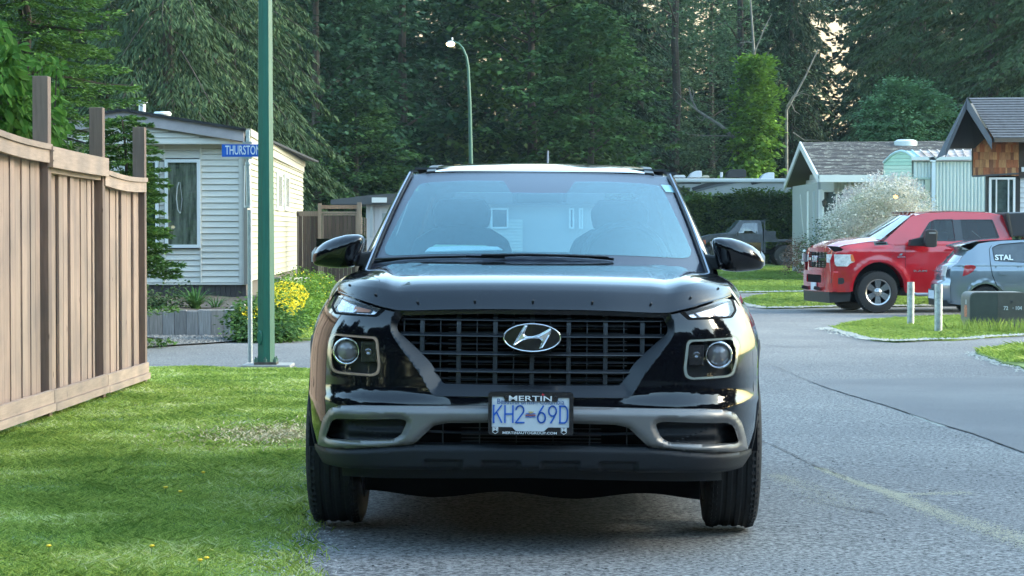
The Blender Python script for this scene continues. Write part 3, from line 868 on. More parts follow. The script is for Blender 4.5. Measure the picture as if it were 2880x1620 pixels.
for p in (pr_, pl_):
    s_ = 1 if p is pr_ else -1
    pk = patch('fog_pocket', p, sm(0, lambda u, w_: .02 + .055 * smooth(.655, .70, abs(u)) + .0012 * math.sin(w_ * 900)), TEXPL, suv, step=.006, skirt=0)
# lower intake
intake = patch('lower_intake', [(x * 1.01, y) for x, y in o_low], sm(.09), VOID, suv, step=.05)
hbar(1222, .004, .03, .02, o_low, 'intake_bar', GRILLE, intake)
for k in (-3, -2, -1, 0, 1, 2): 
    vbar(k * 104 + 52 + 10, .0035, .02, .03, o_low, 'intake_bar', GRILLE, parent=intake)
ft = MB(); 
for i in range(5): ft.box((-.25, V(0, .4) + .07, .385 + i * .012), (.25, V(0, .4) + .08, .388 + i * .012))
ft.build('intake_fins', BLKPL, suv, world=False)

# lower valance with its scoops, and the air dam under it
o_val = roundpoly(mirror_poly(fpl([(0, 1254), (331, 1256), (606, 1260), (616, 1254), (613, 1274), (592, 1308), (545, 1321), (0, 1322)])), .006, 2)
def valoff(u, w_):
    d0 = min(1, polydist(u, w_, o_val) / .02)
    o = -.03 * math.sqrt(max(0, 1 - (1 - d0) ** 2))
    for c in (-.31, -.105, .105, .31):
        bx = smooth(.075, .055, abs(u - c)); bz = smooth(.318, .33, w_) * smooth(.362, .352, w_) if False else 1
        z_ = smooth(.268, .28, w_) * (1 - smooth(.318, .33, w_))
        o += .018 * bx * z_
    return o
patch('lower_valance', o_val, sm(0, valoff), TEXPL, suv, step=.009, skirt=.25)
o_dam = mirror_poly(fpl([(0, 1318), (538, 1318), (538, 1350), (500, 1352), (0, 1350)]))
patch('air_dam', o_dam, sm(.05), TEXPL, suv, step=.02, skirt=.02)
ub = MB()
ub.box((-.62, .55, .17), (.62, 3.7, .24)); ub.box((-.72, 3.6, .19), (.72, 3.75, .40)); ub.box((-.6, 3.3, .16), (.6, 3.42, .24))  # rear bars added, unseen, to keep light out from under the car
n = 30
pts = [(-.62 + 1.24 * i / n, .35, .163 + .012 * math.cos(i / n * 4 * math.pi * 1.2)) for i in range(n + 1)]
for i in range(n):
    a, b = pts[i], pts[i + 1]
    ub.add([a, b, (b[0], .6, b[2]), (a[0], .6, a[2]), (a[0], .35, .28), (b[0], .35, .28)], [(0, 1, 2, 3), (0, 4, 5, 1)])
ub.build('underbody', VOID, suv, world=False)

# --- headlights
for s_, HP in ((1, h_light), (-1, mir(h_light))):
    cx = sum(p[0] for p in HP) / len(HP); cz = sum(p[1] for p in HP) / len(HP)
    def shrink(k): return [(cx + (x - cx) * k, cz + (y - cz) * k) for x, y in HP]
    hl = patch('headlight', HP, sm(.0, lambda u, w_: .001), GLOSSBLK, suv, holes=[shrink(.95)], step=.02, skirt=.05)
    hl['label'] = 'square headlight with ' + ('pale grey ring' if s_ > 0 else 'beige ring')
    patch('lamp_bowl', shrink(.97), sm(.05), BLKPL, hl, step=.03)
    patch('light_ring', shrink(.93), sm(.004), BEIGE if s_ < 0 else mat('grey_lamp_ring', (.34, .38, .33), rough=.2, spec=.6), hl, holes=[shrink(.84)], step=.012, skirt=.03)
    pc = fp(525 * s_, 994); pv = V(*pc) + .012
    Mx = Matrix.Translation((pc[0], pv, pc[1])) @ Matrix.Rotation(R(90), 4, 'X')
    r0 = .0455
    MB().lathe([(r0 + .004, -.03), (r0 + .004, .0), (r0, .005), (r0 - .004, .001), (r0 - .006, -.02)], Mx, 36).build('projector_ring', CHROME, hl, world=False, smooth=True, fixn=True)
    MB().lathe([(r0 - .006, -.012), (.034, -.004), (.022, .004), (.008, .008), (.0, .0085)], Mx, 36).build('projector_lens', mat('lens_glass', (.22, .20, .19), rough=.05, coat=1, spec=.8), hl, world=False, smooth=True, fixn=True)
    rc = fp(463 * s_, 995); rv = V(*rc) + .022
    mb = MB(); mb.box((rc[0] - .027, rv, rc[1] - .036), (rc[0] + .027, rv + .03, rc[1] + .036))
    for i in range(7): mb.box((rc[0] - .025 + i * .0072, rv - .004, rc[1] - .034), (rc[0] - .0215 + i * .0072, rv, rc[1] + .034))
    mb.build('reflector', mat('dark_reflector', (.10, .10, .11), rough=.25, metal=.9), hl, world=False)
    MB().lathe([(.013, -.01), (.012, .006), (.007, .004), (0, .0)], Matrix.Translation((rc[0], rv - .006, rc[1])) @ Matrix.Rotation(R(90), 4, 'X'), 20).build('bulb', DARKCH, hl, world=False, smooth=True)
    patch('lens', shrink(.96), sm(-.001), LENS, hl, step=.02)
# --- upper signal lamps
for s_, HP in ((1, h_turn), (-1, mir(h_turn))):
    cx = sum(p[0] for p in HP) / len(HP); cz = sum(p[1] for p in HP) / len(HP)
    tl = patch('signal_lamp', HP, sm(.04), mat('lamp_chrome', (.55, .54, .56), rough=.25, metal=.9, var=.4, scale=60, stretch=(3, 1, 1)), suv, step=.02)
    def sh(k, dx=0, dz=0): return [(cx + dx + (x - cx) * k, cz + dz + (y - cz) * k) for x, y in HP]
    patch('lamp_housing', HP, sm(-.002), VOID, tl, holes=[sh(.88, 0, .003)], step=.02, skirt=.03)
    if s_ < 0:
        patch('reflector', sh(.42, -.035, -.006), sm(.03), mat('lamp_ribs', (.45, .45, .46), rough=.2, metal=.9, var=.5, scale=40, stretch=(20, 1, 1)), tl, step=.02, skirt=.01)
        patch('bulb', sh(.3, .035, -.006), sm(.03), AMBER, tl, step=.02, skirt=.01)
    else:
        patch('reflector', sh(.55, 0, -.004), sm(.03), mat('lamp_bar', (.3, .3, .36), rough=.12, metal=.9), tl, step=.02, skirt=.01)
    patch('lens', HP, sm(.0), CLEAR, tl, step=.02)

# --- bonnet and bug deflector
HT = [0, .04, .10, .19, .32, .6, .95, 1]; HS = [0, .26, .50, .66, .77, .895, .99, 1]
f_edge = [fp(h_, y_) for h_, y_ in ((0, 870), (100, 870), (220, 872), (371, 876), (421, 867), (487, 851), (556, 829))]
FX = [0, 100 / 556, 220 / 556, 371 / 556, 421 / 556, 487 / 556, 1.0]
def hood(s, t, off=0.0, ext=0.0):
    a = abs(s); sg = 1 if s >= 0 else -1
    uf = tab(FX, [p[0] for p in f_edge], a); wf = tab(FX, [p[1] for p in f_edge], a) + .002
    vf = V(uf, wf) + .008
    ur = .705 * a; vr = 1.05 + .20 * smooth(.72, 1.0, a); wr = 1.018 - .016 * a * a - .026 * smooth(.72, 1, a)
    k = tab(HT, HS, t) if t > 0 else t * 6
    kk = lerp(k, math.sin(min(1, max(t, 0) ** .55) * math.pi / 2), .5 * smooth(.75, 1, a))
    u = lerp(uf, ur, t); v = lerp(vf, vr, t); w_ = lerp(wf, wr, kk)
    w_ += .010 * math.exp(-((a - .83) / .10) ** 2) * smooth(0, .15, t) * (1 - smooth(.8, 1, t))      # raised shoulders
    w_ -= .007 * math.exp(-((a - .70) / .05) ** 2) * smooth(.02, .12, t) * (1 - smooth(.8, 1, t))
    if off:
        w_ += off * .6; v -= off * .8
    return (sg * u, v, w_)
patch('bonnet', [(-1, 0), (1, 0), (1, 1), (-1, 1)], lambda s, t, o=0: tuple(Vector(hood(s, min(1, max(0, t)))) + Vector((0, 0, -o))), PAINT, suv, step=.04, step2=.03, skirt=.02, flip=False)
defl = []
for i in range(41):
    s = -1 + i / 20; a = abs(s)
    defl.append((s * .995, .105 - .012 * math.exp(-((a - .72) / .1) ** 2) + .03 * smooth(.8, .95, a) - .115 * smooth(.93, 1, a)))
o_def = [(-.995, -.008)] + [(-.995 + 1.99 * i / 40, -.012) for i in range(1, 40)] + [(.995, -.008)] + list(reversed(defl))
deflector = patch('bug_deflector', o_def, lambda s, t, o=0: tuple(Vector(hood(s, t, .016 + .006 * (1 - min(1, abs(t - .05) / .06)))) + Vector((0, o, -o * .4))), SMOKE, suv, step=.04, step2=.012, skirt=.008)
for s_, t_ in ((-.583, .012), (-.292, .012), (.003, .012), (.304, .012), (.6, .014), (-.80, .022), (.80, .022), (-.935, .05), (.935, .05)):
    c = Vector(hood(s_, t_, .026))
    MB().lathe([(.0, .0025), (.003, .002), (.0042, .0), (.0042, -.006)], Matrix.Translation(c) @ Matrix.Rotation(R(65), 4, 'X'), 14).build('screw', SMOKE, deflector, world=False, smooth=True)
# wing tops between bonnet edge and flanks
def wingtop(sg):
    def f(p, q, o=0):
        # p: 0 bonnet edge -> 1 flank, q: 0 front -> 1 rear
        a = Vector(hood(1.0, q * .98 + .02)); v = a.y
        wl = lerp(.862, .885, smooth(0, .8, q)); bf = .15 + .85 * smooth(0, .4, q); 
        b = Vector((side_u(max(v, .35), wl), v, wl))
        m_ = (a + b) / 2 + Vector((.018 * bf, 0, (.022 + .01 * q) * bf))
        c = a * (1 - p) ** 2 + m_ * 2 * p * (1 - p) + b * p * p
        return (sg * c.x, c.y, c.z - o)
    return f
for sg in (1, -1):
    patch('front_wing', [(0, 0), (1, 0), (1, 1), (0, 1)], wingtop(sg), PAINT, suv, step=.1, step2=.06, skirt=.02, flip=(sg < 0))

# --- flanks with wheel arches
def arc(cx, cz, r, a0, a1, n=14): return [(cx + r * math.cos(R(lerp(a0, a1, i / n))), cz + r * math.sin(R(lerp(a0, a1, i / n)))) for i in range(n + 1)]
WB0, WB1 = .84, 3.36
def side_outline():
    o = [(.385, .33)]
    o += [(.47, .30)] + list(reversed(arc(WB0, .325, .37, -4, 184))) + [(1.25, .26), (2.95, .27)] + list(reversed(arc(WB1, .325, .37, -4, 184))) + [(3.98, .33), (4.0, .6), (3.95, .9)]
    o += [(3.9, .97), (1.3, .93), (1.0, .87), (.7, .865), (.52, .87), (.44, .865), (.41, .80), (.395, .7), (.385, .5)]
    return o
o_side = side_outline()
for sg in (1, -1):
    sd_ = patch('side_panel', o_side, lambda p, q, o=0, sg=sg: (sg * (side_u(p, q) - o), p, q), PAINT, suv, step=.06, step2=.05, skirt=.03, flip=(sg < 0))
    for cx in (WB0, WB1):
        arch = MB()
        A1 = arc(cx, .325, .372, -2, 182, 20); A2 = arc(cx, .325, .40, -2, 182, 20)
        A1 = [a for a in A1]; base = len(arch.v)
        for (p, q), (p2, q2) in zip(A1, A2):
            ua, ub_ = side_u(p, q), side_u(p2, q2)
            arch.v += [(sg * (ua - .03), p, q), (sg * (ua + .003), p, q), (sg * (ub_ + .003), p2, q2), (sg * (ub_ - .004), p2, q2)]
        for i in range(20):
            for j in range(3):
                a = base + i * 4 + j; arch.f.append((a, a + 1, a + 5, a + 4)); arch.mi.append(0)
        arch.build('arch_cladding', TEXPL, suv, world=False, smooth=40, fixn=True)
    sill = MB(); sill.box((sg * .80 if sg > 0 else -.85, 1.2, .2), (.85 if sg > 0 else -.80, 3.0, .32)); sill.build('sill', TEXPL, suv, world=False, bevel=.012)
    for cx in (WB0, WB1):
        well = MB()
        A1 = arc(cx, .325, .38, 0, 180, 12)
        base = len(well.v)
        for (p, q) in A1: well.v += [(sg * .84, p, q), (sg * .55, p, q)]
        for i in range(12): well.f.append((base + i * 2, base + i * 2 + 1, base + i * 2 + 3, base + i * 2 + 2)); well.mi.append(0)
        well.add([(sg * .55, cx - .38, .2), (sg * .55, cx + .38, .2), (sg * .55, cx + .38, .7), (sg * .55, cx - .38, .7)], [(0, 1, 2, 3)])
        well.build('wheel_well', VOID, suv, world=False)
    for a, b in ((1.32, 2.28), (2.28, 3.2)):
        dl = MB()
        for q0, q1 in ((.34, .93),):
            n = 8
            for e in (a, b):
                for i in range(n):
                    z0, z1 = lerp(q0, q1, i / n), lerp(q0, q1, (i + 1) / n)
                    dl.add([(sg * (side_u(e, z0) + .0015), e - .003, z0), (sg * (side_u(e, z0) + .0015), e + .003, z0), (sg * (side_u(e, z1) + .0015), e + .003, z1), (sg * (side_u(e, z1) + .0015), e - .003, z1)], [(0, 1, 2, 3)])
        dl.build('door_gap', VOID, suv, world=False)
        h_ = MB(); u_ = side_u(b - .15, .83); h_.box((sg * (u_ + .01) if sg > 0 else sg * (u_ + .035), b - .26, .82), (sg * (u_ + .035) if sg > 0 else sg * (u_ + .01), b - .08, .845)); h_.build('door_handle', PAINT, suv, world=False, bevel=.008)
# tail
tail = [(-.80, .33), (.80, .33), (.80, .95), (-.80, .95)]
patch('tailgate', tail, lambda u, w_, o=0: (u * (1 - .1 * (w_ - .33)), 4.02 - .16 * abs(u / .8) ** 6 - .12 * max(0, w_ - .6) - o, w_), PAINT, suv, step=.08, flip=True)

# --- cabin: windscreen surface in (s, t)
def WS(s, t, o=0.0):
    a = s * s
    b = Vector((.700 * s, 1.08 + .20 * a, .995 - .028 * a)); c = Vector((.560 * s, 1.74 + .09 * a, 1.395 - .010 * a))
    p = b.lerp(c, t); bow = math.sin(math.pi * min(1, max(0, t)))
    p.y -= .030 * bow * (1 - .3 * a); p.z += .022 * bow * (1 - .3 * a)
    n = Vector((.18 * s, -.54, .82)).normalized()
    return tuple(p - n * o)
screen = patch('windscreen', [(-1, -.05), (1, -.05), (1, 1), (-1, 1)], WS, WIND, suv, step=.08, step2=.08)
# tinted zone outline found by matching rows/columns on the screen
def ws_px(hx, y):
    s, t = hx / 470, .5
    for _ in range(30):
        p = WS(s, t); k = (Z0 + p[1]) / F
        s += (hx * k - p[0]) * 1.2; t += ((CAMH - (y - 653) * k) - p[2]) * 1.6
        s = max(-1, min(1, s)); t = max(-.1, min(1.1, t))
    return (s, t)
zone = [ws_px(h_, y_) for h_, y_ in ((0, 541), (60, 540), (78, 541), (100, 508), (200, 508), (300, 513), (336, 518), (349, 533), (432, 700), (428, 716), (410, 721), (300, 716), (150, 713), (0, 712))]
zone = roundpoly(mirror_poly(list(zone)), .02, 4)
patch('windscreen_border', [(-1, -.05), (1, -.05), (1, 1), (-1, 1)], lambda s, t, o=0: WS(s, t, .006), FRIT, screen, holes=[zone], step=.08, step2=.05)
def tint_mat():
    m, t, b = new_mat('coated_glass'); t.nodes.remove(b)
    tr = t.nodes.new('ShaderNodeBsdfTransparent'); tr.inputs[0].default_value = (.62, .82, .88, 1)
    gl = t.nodes.new('ShaderNodeBsdfGlossy'); gl.inputs['Color'].default_value = (.52, .86, .87, 1); gl.inputs['Roughness'].default_value = .06
    ms = t.nodes.new('ShaderNodeMixShader'); ms.inputs[0].default_value = .27
    t.links.new(tr.outputs[0], ms.inputs[1]); t.links.new(gl.outputs[0], ms.inputs[2]); t.links.new(ms.outputs[0], t.nodes['Material Output'].inputs[0])
    return m
patch('windscreen_coating', zone, lambda s, t, o=0: WS(s, t, .003), tint_mat(), screen, step=.08, step2=.05)
st = ws_px(372, 528)
patch('sticker', [(st[0] - .06, st[1] - .045), (st[0] + .02, st[1] - .045), (st[0] - .0, st[1] + .04), (st[0] - .075, st[1] + .04)], lambda s, t, o=0: WS(s, t, -.001), mat('sticker_film', (.25, .45, .5), rough=.3), screen, step=.05)
br = MB(); c = Vector(WS(0, .93, .05)); br.box((-.10, c.y - .02, c.z - .07), (.10, c.y + .1, c.z + .02)); br.build('sensor_cover', INT, suv, world=False, bevel=.01)
br = MB(); br.box((-.12, 1.86, 1.265), (.12, 1.885, 1.33)); br.build('rear_view_mirror', INT, suv, world=False, bevel=.01)

# pillars, roof, rails
def crosspt(s, t): return Vector(WS(s, t))
for sg in (1, -1):
    mb = MB(); n = 16
    for i in range(n + 1):
        t = i / n; e = crosspt(sg, t)
        out = .034 - .010 * t
        sec = [(-.003, .004, .0), (.001, -.010, .008), (.008, -.009, .010), (out, .014, -.010), (out + .010, .06, -.05), (.0, .12, -.04)]
        for (dx, dy, dz) in sec: mb.v.append((e.x + sg * dx, e.y + dy, e.z + dz))
    for i in range(n):
        for j in range(5):
            a = i * 6 + j; mb.f.append((a, a + 1, a + 7, a + 6)); mb.mi.append(0)
    mb.build('pillar', PILL, suv, world=False, smooth=50, fixn=True)
    gs = MB(); pts = [crosspt(sg * .992, i / 10) + Vector((0, -.006, .005)) for i in range(11)]; gs.tube(pts, .0045, 6); gs.build('glass_seal', BLKPL, suv, world=False)
def roofz(u, v):
    c = tab([1.74, 1.85, 2.1, 2.6, 3.2, 3.8], [1.400, 1.422, 1.448, 1.462, 1.452, 1.415], v)
    a = abs(u) / .57
    return c - .020 * a * a - .035 * a ** 10
def roofmap(p, q, o=0):
    v0 = 1.745 + .09 * p * p; v = lerp(v0, 3.82, q)
    u = p * lerp(.565, .575, q)
    return (u, v, roofz(u, v) - .004 - o)
ROOFW = PAINT
roof = patch('roof', [(-1, 0), (1, 0), (1, 1), (-1, 1)], roofmap, ROOFW, suv, step=.05, step2=.04, skirt=.02)
for sg in (1, -1):
    mb = MB()
    for i in range(21):
        q = i / 20; u = sg * .475; 
        p = roofmap(u / lerp(.565, .575, q), q); z = p[2]
        mb.v += [(u - sg * .022, p[1], z + .001), (u - sg * .018, p[1], z + .006), (u + sg * .018, p[1], z + .004), (u + sg * .022, p[1], z - .003)]
    for i in range(20):
        for j in range(3):
            a = i * 4 + j; mb.f.append((a, a + 1, a + 5, a + 4)); mb.mi.append(0)
    mb.add([mb.v[k] for k in range(4)], [(0, 1, 2, 3)])
    mb.build('roof_channel', BLKPL, suv, world=False, fixn=True)
    # side glass, belt
    gm = mat('cabin_side_glass', (.01, .012, .014), rough=.04, coat=.5)
    quadm = MB()
    def sgp(v, t): 
        top_u = .578; bot_u = .735
        return (sg * lerp(bot_u, top_u, t), v, lerp(.955, roofz(.56, min(max(v, 1.9), 3.7)) - .02, t))
    for v0, v1, v0t, v1t in ((1.42, 2.27, 1.98, 2.27), (2.33, 3.15, 2.33, 3.12), (3.2, 3.72, 3.17, 3.55)):
        quadm.add([sgp(v0, 0), sgp(v1, 0), sgp(v1t, .93), sgp(v0t, .93)], [(0, 1, 2, 3)])
    quadm.build('side_window', pane('side_glass', (.35, .4, .42), .05), suv, world=False)
    fr = MB()
    def stp(a, b, w2=.03): fr.bar(Vector(a), Vector(b), w2, .03, up=(sg, 0, .3))
    stp(sgp(1.36, 0), sgp(3.8, 0), .05); stp(sgp(1.95, .96), sgp(3.7, .96), .05); stp(sgp(2.30, 0), sgp(2.30, .96), .06); stp(sgp(3.17, 0), sgp(3.14, .96), .05); stp(sgp(3.78, 0), sgp(3.6, .96), .12); stp(sgp(1.36, .0), sgp(1.93, .96), .05)
    fr.build('window_frame', PAINT, suv, world=False)
rw = MB()
rw.bar((-.66, 3.88, 1.0), (-.52, 3.72, 1.38), .12, .06); rw.bar((.66, 3.88, 1.0), (.52, 3.72, 1.38), .12, .06)
rw.bar((-.56, 3.74, 1.385), (.56, 3.74, 1.385), .06, .09); rw.bar((-.72, 3.93, .98), (.72, 3.93, .98), .10, .10)
rw.build('tailgate_frame', PAINT, suv, world=False)
MB().add([(-.62, 3.9, 1.02), (.62, 3.9, 1.02), (.50, 3.74, 1.36), (-.50, 3.74, 1.36)], [(0, 1, 2, 3)]).build('rear_window', pane('rear_glass', (.6, .68, .7), .02), suv, world=False)
MB().tube([(.02, 3.3, 1.452), (.02, 3.36, 1.50), (.02, 3.42, 1.545)], [.006, .005, .0045], 8).build('antenna', mat('grey_rubber', (.2, .2, .2)), suv, world=False)

# cowl
mb = MB(); mb.grid(lambda a, b: (lerp(-.69, .69, a), lerp(1.02, 1.20, b) + .15 * (2 * a - 1) ** 4, .975 - .03 * (2 * a - 1) ** 2 + .012 * b), 20, 2); mb.build('cowl', BLKPL, suv, world=False)
# wipers
def wsp(hx, y, o=-.016):
    s, t = ws_px(hx, y); return Vector(WS(s, t, o))
def wiper(arm, blade, dep=-.016):
    mb = MB(); mb.tube([wsp(*p, dep) for p in arm], [.006, .005, .004, .003][:len(arm)], 6); 
    w1 = mb.build('wiper', BLKPL, suv, world=False)
    mb = MB(); pts = [wsp(*p, -.008) for p in blade]
    for i in range(len(pts) - 1): mb.bar(pts[i], pts[i + 1], .006, .010)
    mb.build('blade', VOID, w1, world=False)
wiper([(-455, 742), (-360, 737), (-270, 733), (-200, 731)], [(-458, 747), (-380, 735), (-300, 731), (-200, 728), (-90, 729)])
wiper([(-155, 728), (-20, 725), (100, 727), (200, 730)], [(-140, 727), (-40, 722), (60, 723), (140, 726), (215, 732)])
# cabin fittings
dash = MB(); dash.grid(lambda a, b: (lerp(-.66, .66, a), lerp(1.25, 1.75, b), .985 + .035 * math.sin(b * 2.2) - .02 * (2 * a - 1) ** 2), 10, 5); dash.build('dashboard', INT, suv, world=False)
for sx in (-1, 1):
    mb = MB(); pr2 = [(0, .62), (.19, .64), (.25, .80), (.245, 1.0), (.21, 1.10), (.13, 1.15), (0, 1.165)]
    poly = [(x + sx * .36, 2.15 + (z - .6) * .18, z) for x, z in pr2] + [(-x + sx * .36, 2.15 + (z - .6) * .18, z) for x, z in reversed(pr2)]
    mb.prism(poly, (0, .12, 0)); st_ = mb.build('seat', SEAT, suv, world=False, bevel=.02, fixn=True)
    mb = MB(); hp2 = [(-.12, 1.15), (.12, 1.15), (.135, 1.23), (.10, 1.285), (-.10, 1.285), (-.135, 1.23)]
    mb.prism([(x + sx * .36, 2.27, z) for x, z in hp2], (0, .09, 0)); mb.build('headrest', SEAT, st_, world=False, bevel=.02, fixn=True)
mb = MB(); mb.prism([(-.62, 3.1, .6), (.62, 3.1, .6), (.62, 3.12, 1.02), (.25, 3.12, 1.035), (-.25, 3.12, 1.035), (-.62, 3.12, 1.02)], (0, .1, 0)); mb.build('rear_seat', SEAT, suv, world=False, fixn=True)
mb = MB(); 
ringp = [(.37 + .185 * math.cos(t), 1.80 + .06 * math.sin(t), 1.0 + .175 * math.sin(t)) for t in [2 * math.pi * i / 24 for i in range(25)]]
mb.tube(ringp, .014, 8); mb.bar((.20, 1.81, 1.0), (.54, 1.81, 1.0), .03, .03); mb.build('steering_wheel', INT, suv, world=False, smooth=True)
mb = MB(); mb.box((-.66, 3.2, 1.43), (.66, 3.7, 1.44)); mb.box((-.55, 1.9, 1.405), (.55, 3.3, 1.415)); mb.build('headliner', INT, suv, world=False)
mb = MB(); mb.box((-.72, 1.3, .3), (.72, 3.8, .36)); mb.build('cabin_floor', INT, suv, world=False)
# papers on the dash (things lying in the car)
paper_m = mat('paper', (.75, .8, .78), rough=.8)
def dpt(hx, y, v):
    k = (Z0 + v) / F; return (hx * k, v, CAMH - (y - 653) * k)
Rs = Matrix.Translation((.063, Z0, 0)) @ Matrix.Rotation(R(-1.45), 4, 'Z') @ Matrix.Rotation(R(.5), 4, 'Y')
for j, (pts, lab) in enumerate((([(-318, 712), (-225, 709), (-100, 705), (-115, 697), (-215, 696), (-305, 700)], 'loose white paper sheet lying on the dashboard'),
                    ([(-300, 700), (-200, 704), (-130, 699), (-150, 694), (-290, 693)], 'folded pale green paper lying on the dashboard above the white sheet'))):
    mb = MB(); v0 = 1.42 + j * .06
    up = [Rs @ Vector(dpt(x, y, v0 + (714 - y) * .004)) for x, y in pts]
    mb.prism(up, (0, 0, .004)); o = mb.build('paper', paper_m if j == 0 else mat('green_paper', (.45, .6, .4), rough=.8), None)
    tag(o, lab, 'paper', 'papers on the dashboard')

# --- wheels
def wheel(x, y, name='wheel', parent=suv, r=.325, wd=.205, rim=.215, sg=1, rimm=None, spokes=5):
    M = Matrix.Translation((x, y, r - .007)) @ Matrix.Rotation(R(90), 4, 'Y')
    h = wd / 2; prof_ = []
    prof_ += [(rim, -h * .86), (rim + .01, -h * .97), (r * .82, -h * 1.02), (r * .93, -h * .97), (r * .975, -h * .86)]
    for k in range(5):
        c = lerp(-h * .72, h * .72, k / 4) 
        g = h * .05
        if k in (0, 4): g *= .5
        prof_ += [(r * .998, c - g * 2.2), (r * .983, c - g), (r * .983, c + g), (r * .998, c + g * 2.2)]
    prof_ += [(r * .975, h * .86), (r * .93, h * .97), (r * .82, h * 1.02), (rim + .01, h * .97), (rim, h * .86)]
    prof_ += [(rim * .97, h * .5), (rim * .97, -h * .5)]
    t = MB().lathe(prof_, M, 64, closed=True).build('tyre', RUB, parent, world=False, smooth=35, fixn=True)
    t.name = name
    tr = MB()
    for k in range(72):
        a = 2 * math.pi * k / 72
        for s2 in (-1, 1):
            p = Vector((math.cos(a) * r * .975, math.sin(a) * r * .955, s2 * h * .86)); d = Vector((-math.sin(a), math.cos(a), 0)) * .006
            q = Vector((math.cos(a) * r * .994, math.sin(a) * r * .988, s2 * h * .60))
            tr.bar(M @ p, M @ q, .014, .012)
    tr.build('tread_blocks', RUB, t, world=False)['kind'] = 'stuff'
    rm = MB(); ox = h * .6 * sg
    rm.lathe([(rim * 1.0, -h * .9), (rim * 1.03, -h), (rim * 1.03, h), (rim, h * .9), (rim * .95, h * .8), (rim * .93, -h * .8)], M, 40, closed=True)
    for k in range(spokes):
        a = 2 * math.pi * k / spokes
        rm.bar(M @ Vector((.03 * math.cos(a), .03 * math.sin(a), ox)), M @ Vector((rim * .95 * math.cos(a), rim * .95 * math.sin(a), ox * 1.1)), .05, .02)
    rm.lathe([(0, ox * 1.15), (.05, ox * 1.12), (.055, ox * .9), (0, ox * .85)], M, 20)
    rm.build('rim', rimm or RIMM, t, world=False, fixn=True)
    return t
for x in (-1, 1):
    for y in (WB0, WB1): wheel(x * .762, y, sg=x)

# --- door mirrors
def mirror(sg):
    hxs = 1 if sg > 0 else -1
    # front outline px (half-width, row), averaged
    out = [(487, 682), (490, 668), (505, 663), (540, 664), (575, 673), (605, 686), (625, 702), (638, 722), (640, 738), (632, 752), (600, 757), (560, 760), (525, 757), (505, 748)]
    k = (Z0 + 1.34) / F
    pts = roundpoly([(h_ * k * sg, CAMH - (y_ - 653) * k) for h_, y_ in out], .016, 5)
    cx, cz = .848 * sg, CAMH - (712 - 653) * k
    wsplit = CAMH - (728 - 653) * k
    nr, n = 12, len(pts); rows = []
    for j in range(nr + 1):
        f = math.sin(math.pi / 2 * j / nr)
        rows.append([(cx + (x - cx) * f, 1.365 + .035 * (abs(cx + (x - cx) * f) - .83) / .13 - .088 * math.cos(math.pi / 2 * j / nr) ** .8, cz + (z - cz) * f) for x, z in pts])
    rows.append([(x, 1.36 + .09, z) for x, z in pts]); rows.append([(cx + (x - cx) * .95, 1.46, cz + (z - cz) * .93) for x, z in pts])
    def shell(sel, nm, m, par, off=0.0):
        mb = MB(); idx = {}
        def vid(j, i):
            if (j, i) not in idx: idx[(j, i)] = len(mb.v); x, y, z = rows[j][i]; mb.v.append((x, y - off, z))
            return idx[(j, i)]
        for j in range(len(rows) - 1):
            for i in range(n):
                i2 = (i + 1) % n; zc = (rows[j][i][2] + rows[j + 1][i2][2]) / 2
                if sel(zc):
                    q = [vid(j, i), vid(j + 1, i), vid(j + 1, i2), vid(j, i2)]
                    mb.f.append(tuple(q)); mb.mi.append(0)
        return mb.build(nm, m, par, world=False, smooth=True, fixn=True)
    root = shell(lambda z: z >= wsplit, 'door_mirror', PAINT, suv)
    shell(lambda z: z < wsplit, 'lower_cover', GLOSSBLK, root)
    gv = MB(); gu0, gu1 = sg * .745, sg * .93
    gv.box((min(gu0, gu1), 1.445, 1.0), (max(gu0, gu1), 1.452, 1.10)); gv.build('mirror_glass', CHROME, root, world=False)
    arm = MB()
    e0 = Vector((sg * .66, 1.42, 1.022)); e1 = Vector((sg * .79, 1.37, 1.018))
    arm.prism([(sg * .66, 1.36, 1.055), (sg * .66, 1.36, .990), (sg * .80, 1.33, .985), (sg * .80, 1.33, 1.035)], (0, .10, 0))
    arm.build('mirror_arm', BLKPL, root, world=False, bevel=.01, fixn=True)
    ind = MB(); iu = sg * 637 * k
    ind.prism([(iu - sg * .012, 1.375, CAMH - (700 - 653) * k), (iu + sg * .004, 1.37, CAMH - (715 - 653) * k), (iu + sg * .004, 1.37, CAMH - (742 - 653) * k), (iu - sg * .010, 1.365, CAMH - (742 - 653) * k)], (0, .05, 0))
    ind.build('indicator', mat('indicator_lens', (.7, .66, .62), rough=.15, coat=1), root, world=False, fixn=True)
mirror(1); mirror(-1)

# --- number plate
pk_ = (Z0 - .02) / F
def pp(px, py, v=-.055):          # plate crop px (3.623 per photo px) -> car metres
    hx = (px - 533) / 3.623 ; y = 860 + py / 3.623
    return (hx * (Z0 + v) / F, v, CAMH - (y - 653) * (Z0 + v) / F)
def plpoly(pts, r=.004, v=-.055):
    q = [pp(*p) for p in pts]; return roundpoly([(a[0], a[2]) for a in q], r, 4)
flat = lambda v: (lambda x, z, o=0: (x, v + o, z))
WHITE_F = mat('white_print', (.75, .75, .75), rough=.5)
o_pf = plpoly([(98, 886), (968, 886), (968, 1318), (98, 1318)], .012)
PLW = mat('plate_white', (.62, .64, .66), rough=.35, var=.04, scale=20)
BLU = mat('plate_blue', (.012, .12, .52), rough=.4)
frm = patch('plate_frame', o_pf, flat(-.060), GLOSSBLK, suv, step=.03, skirt=.05, holes=[plpoly([(135, 930), (255, 930), (270, 978), (800, 978), (812, 935), (925, 935), (925, 1240), (712, 1240), (668, 1282), (385, 1282), (342, 1240), (135, 1240)], .003)])
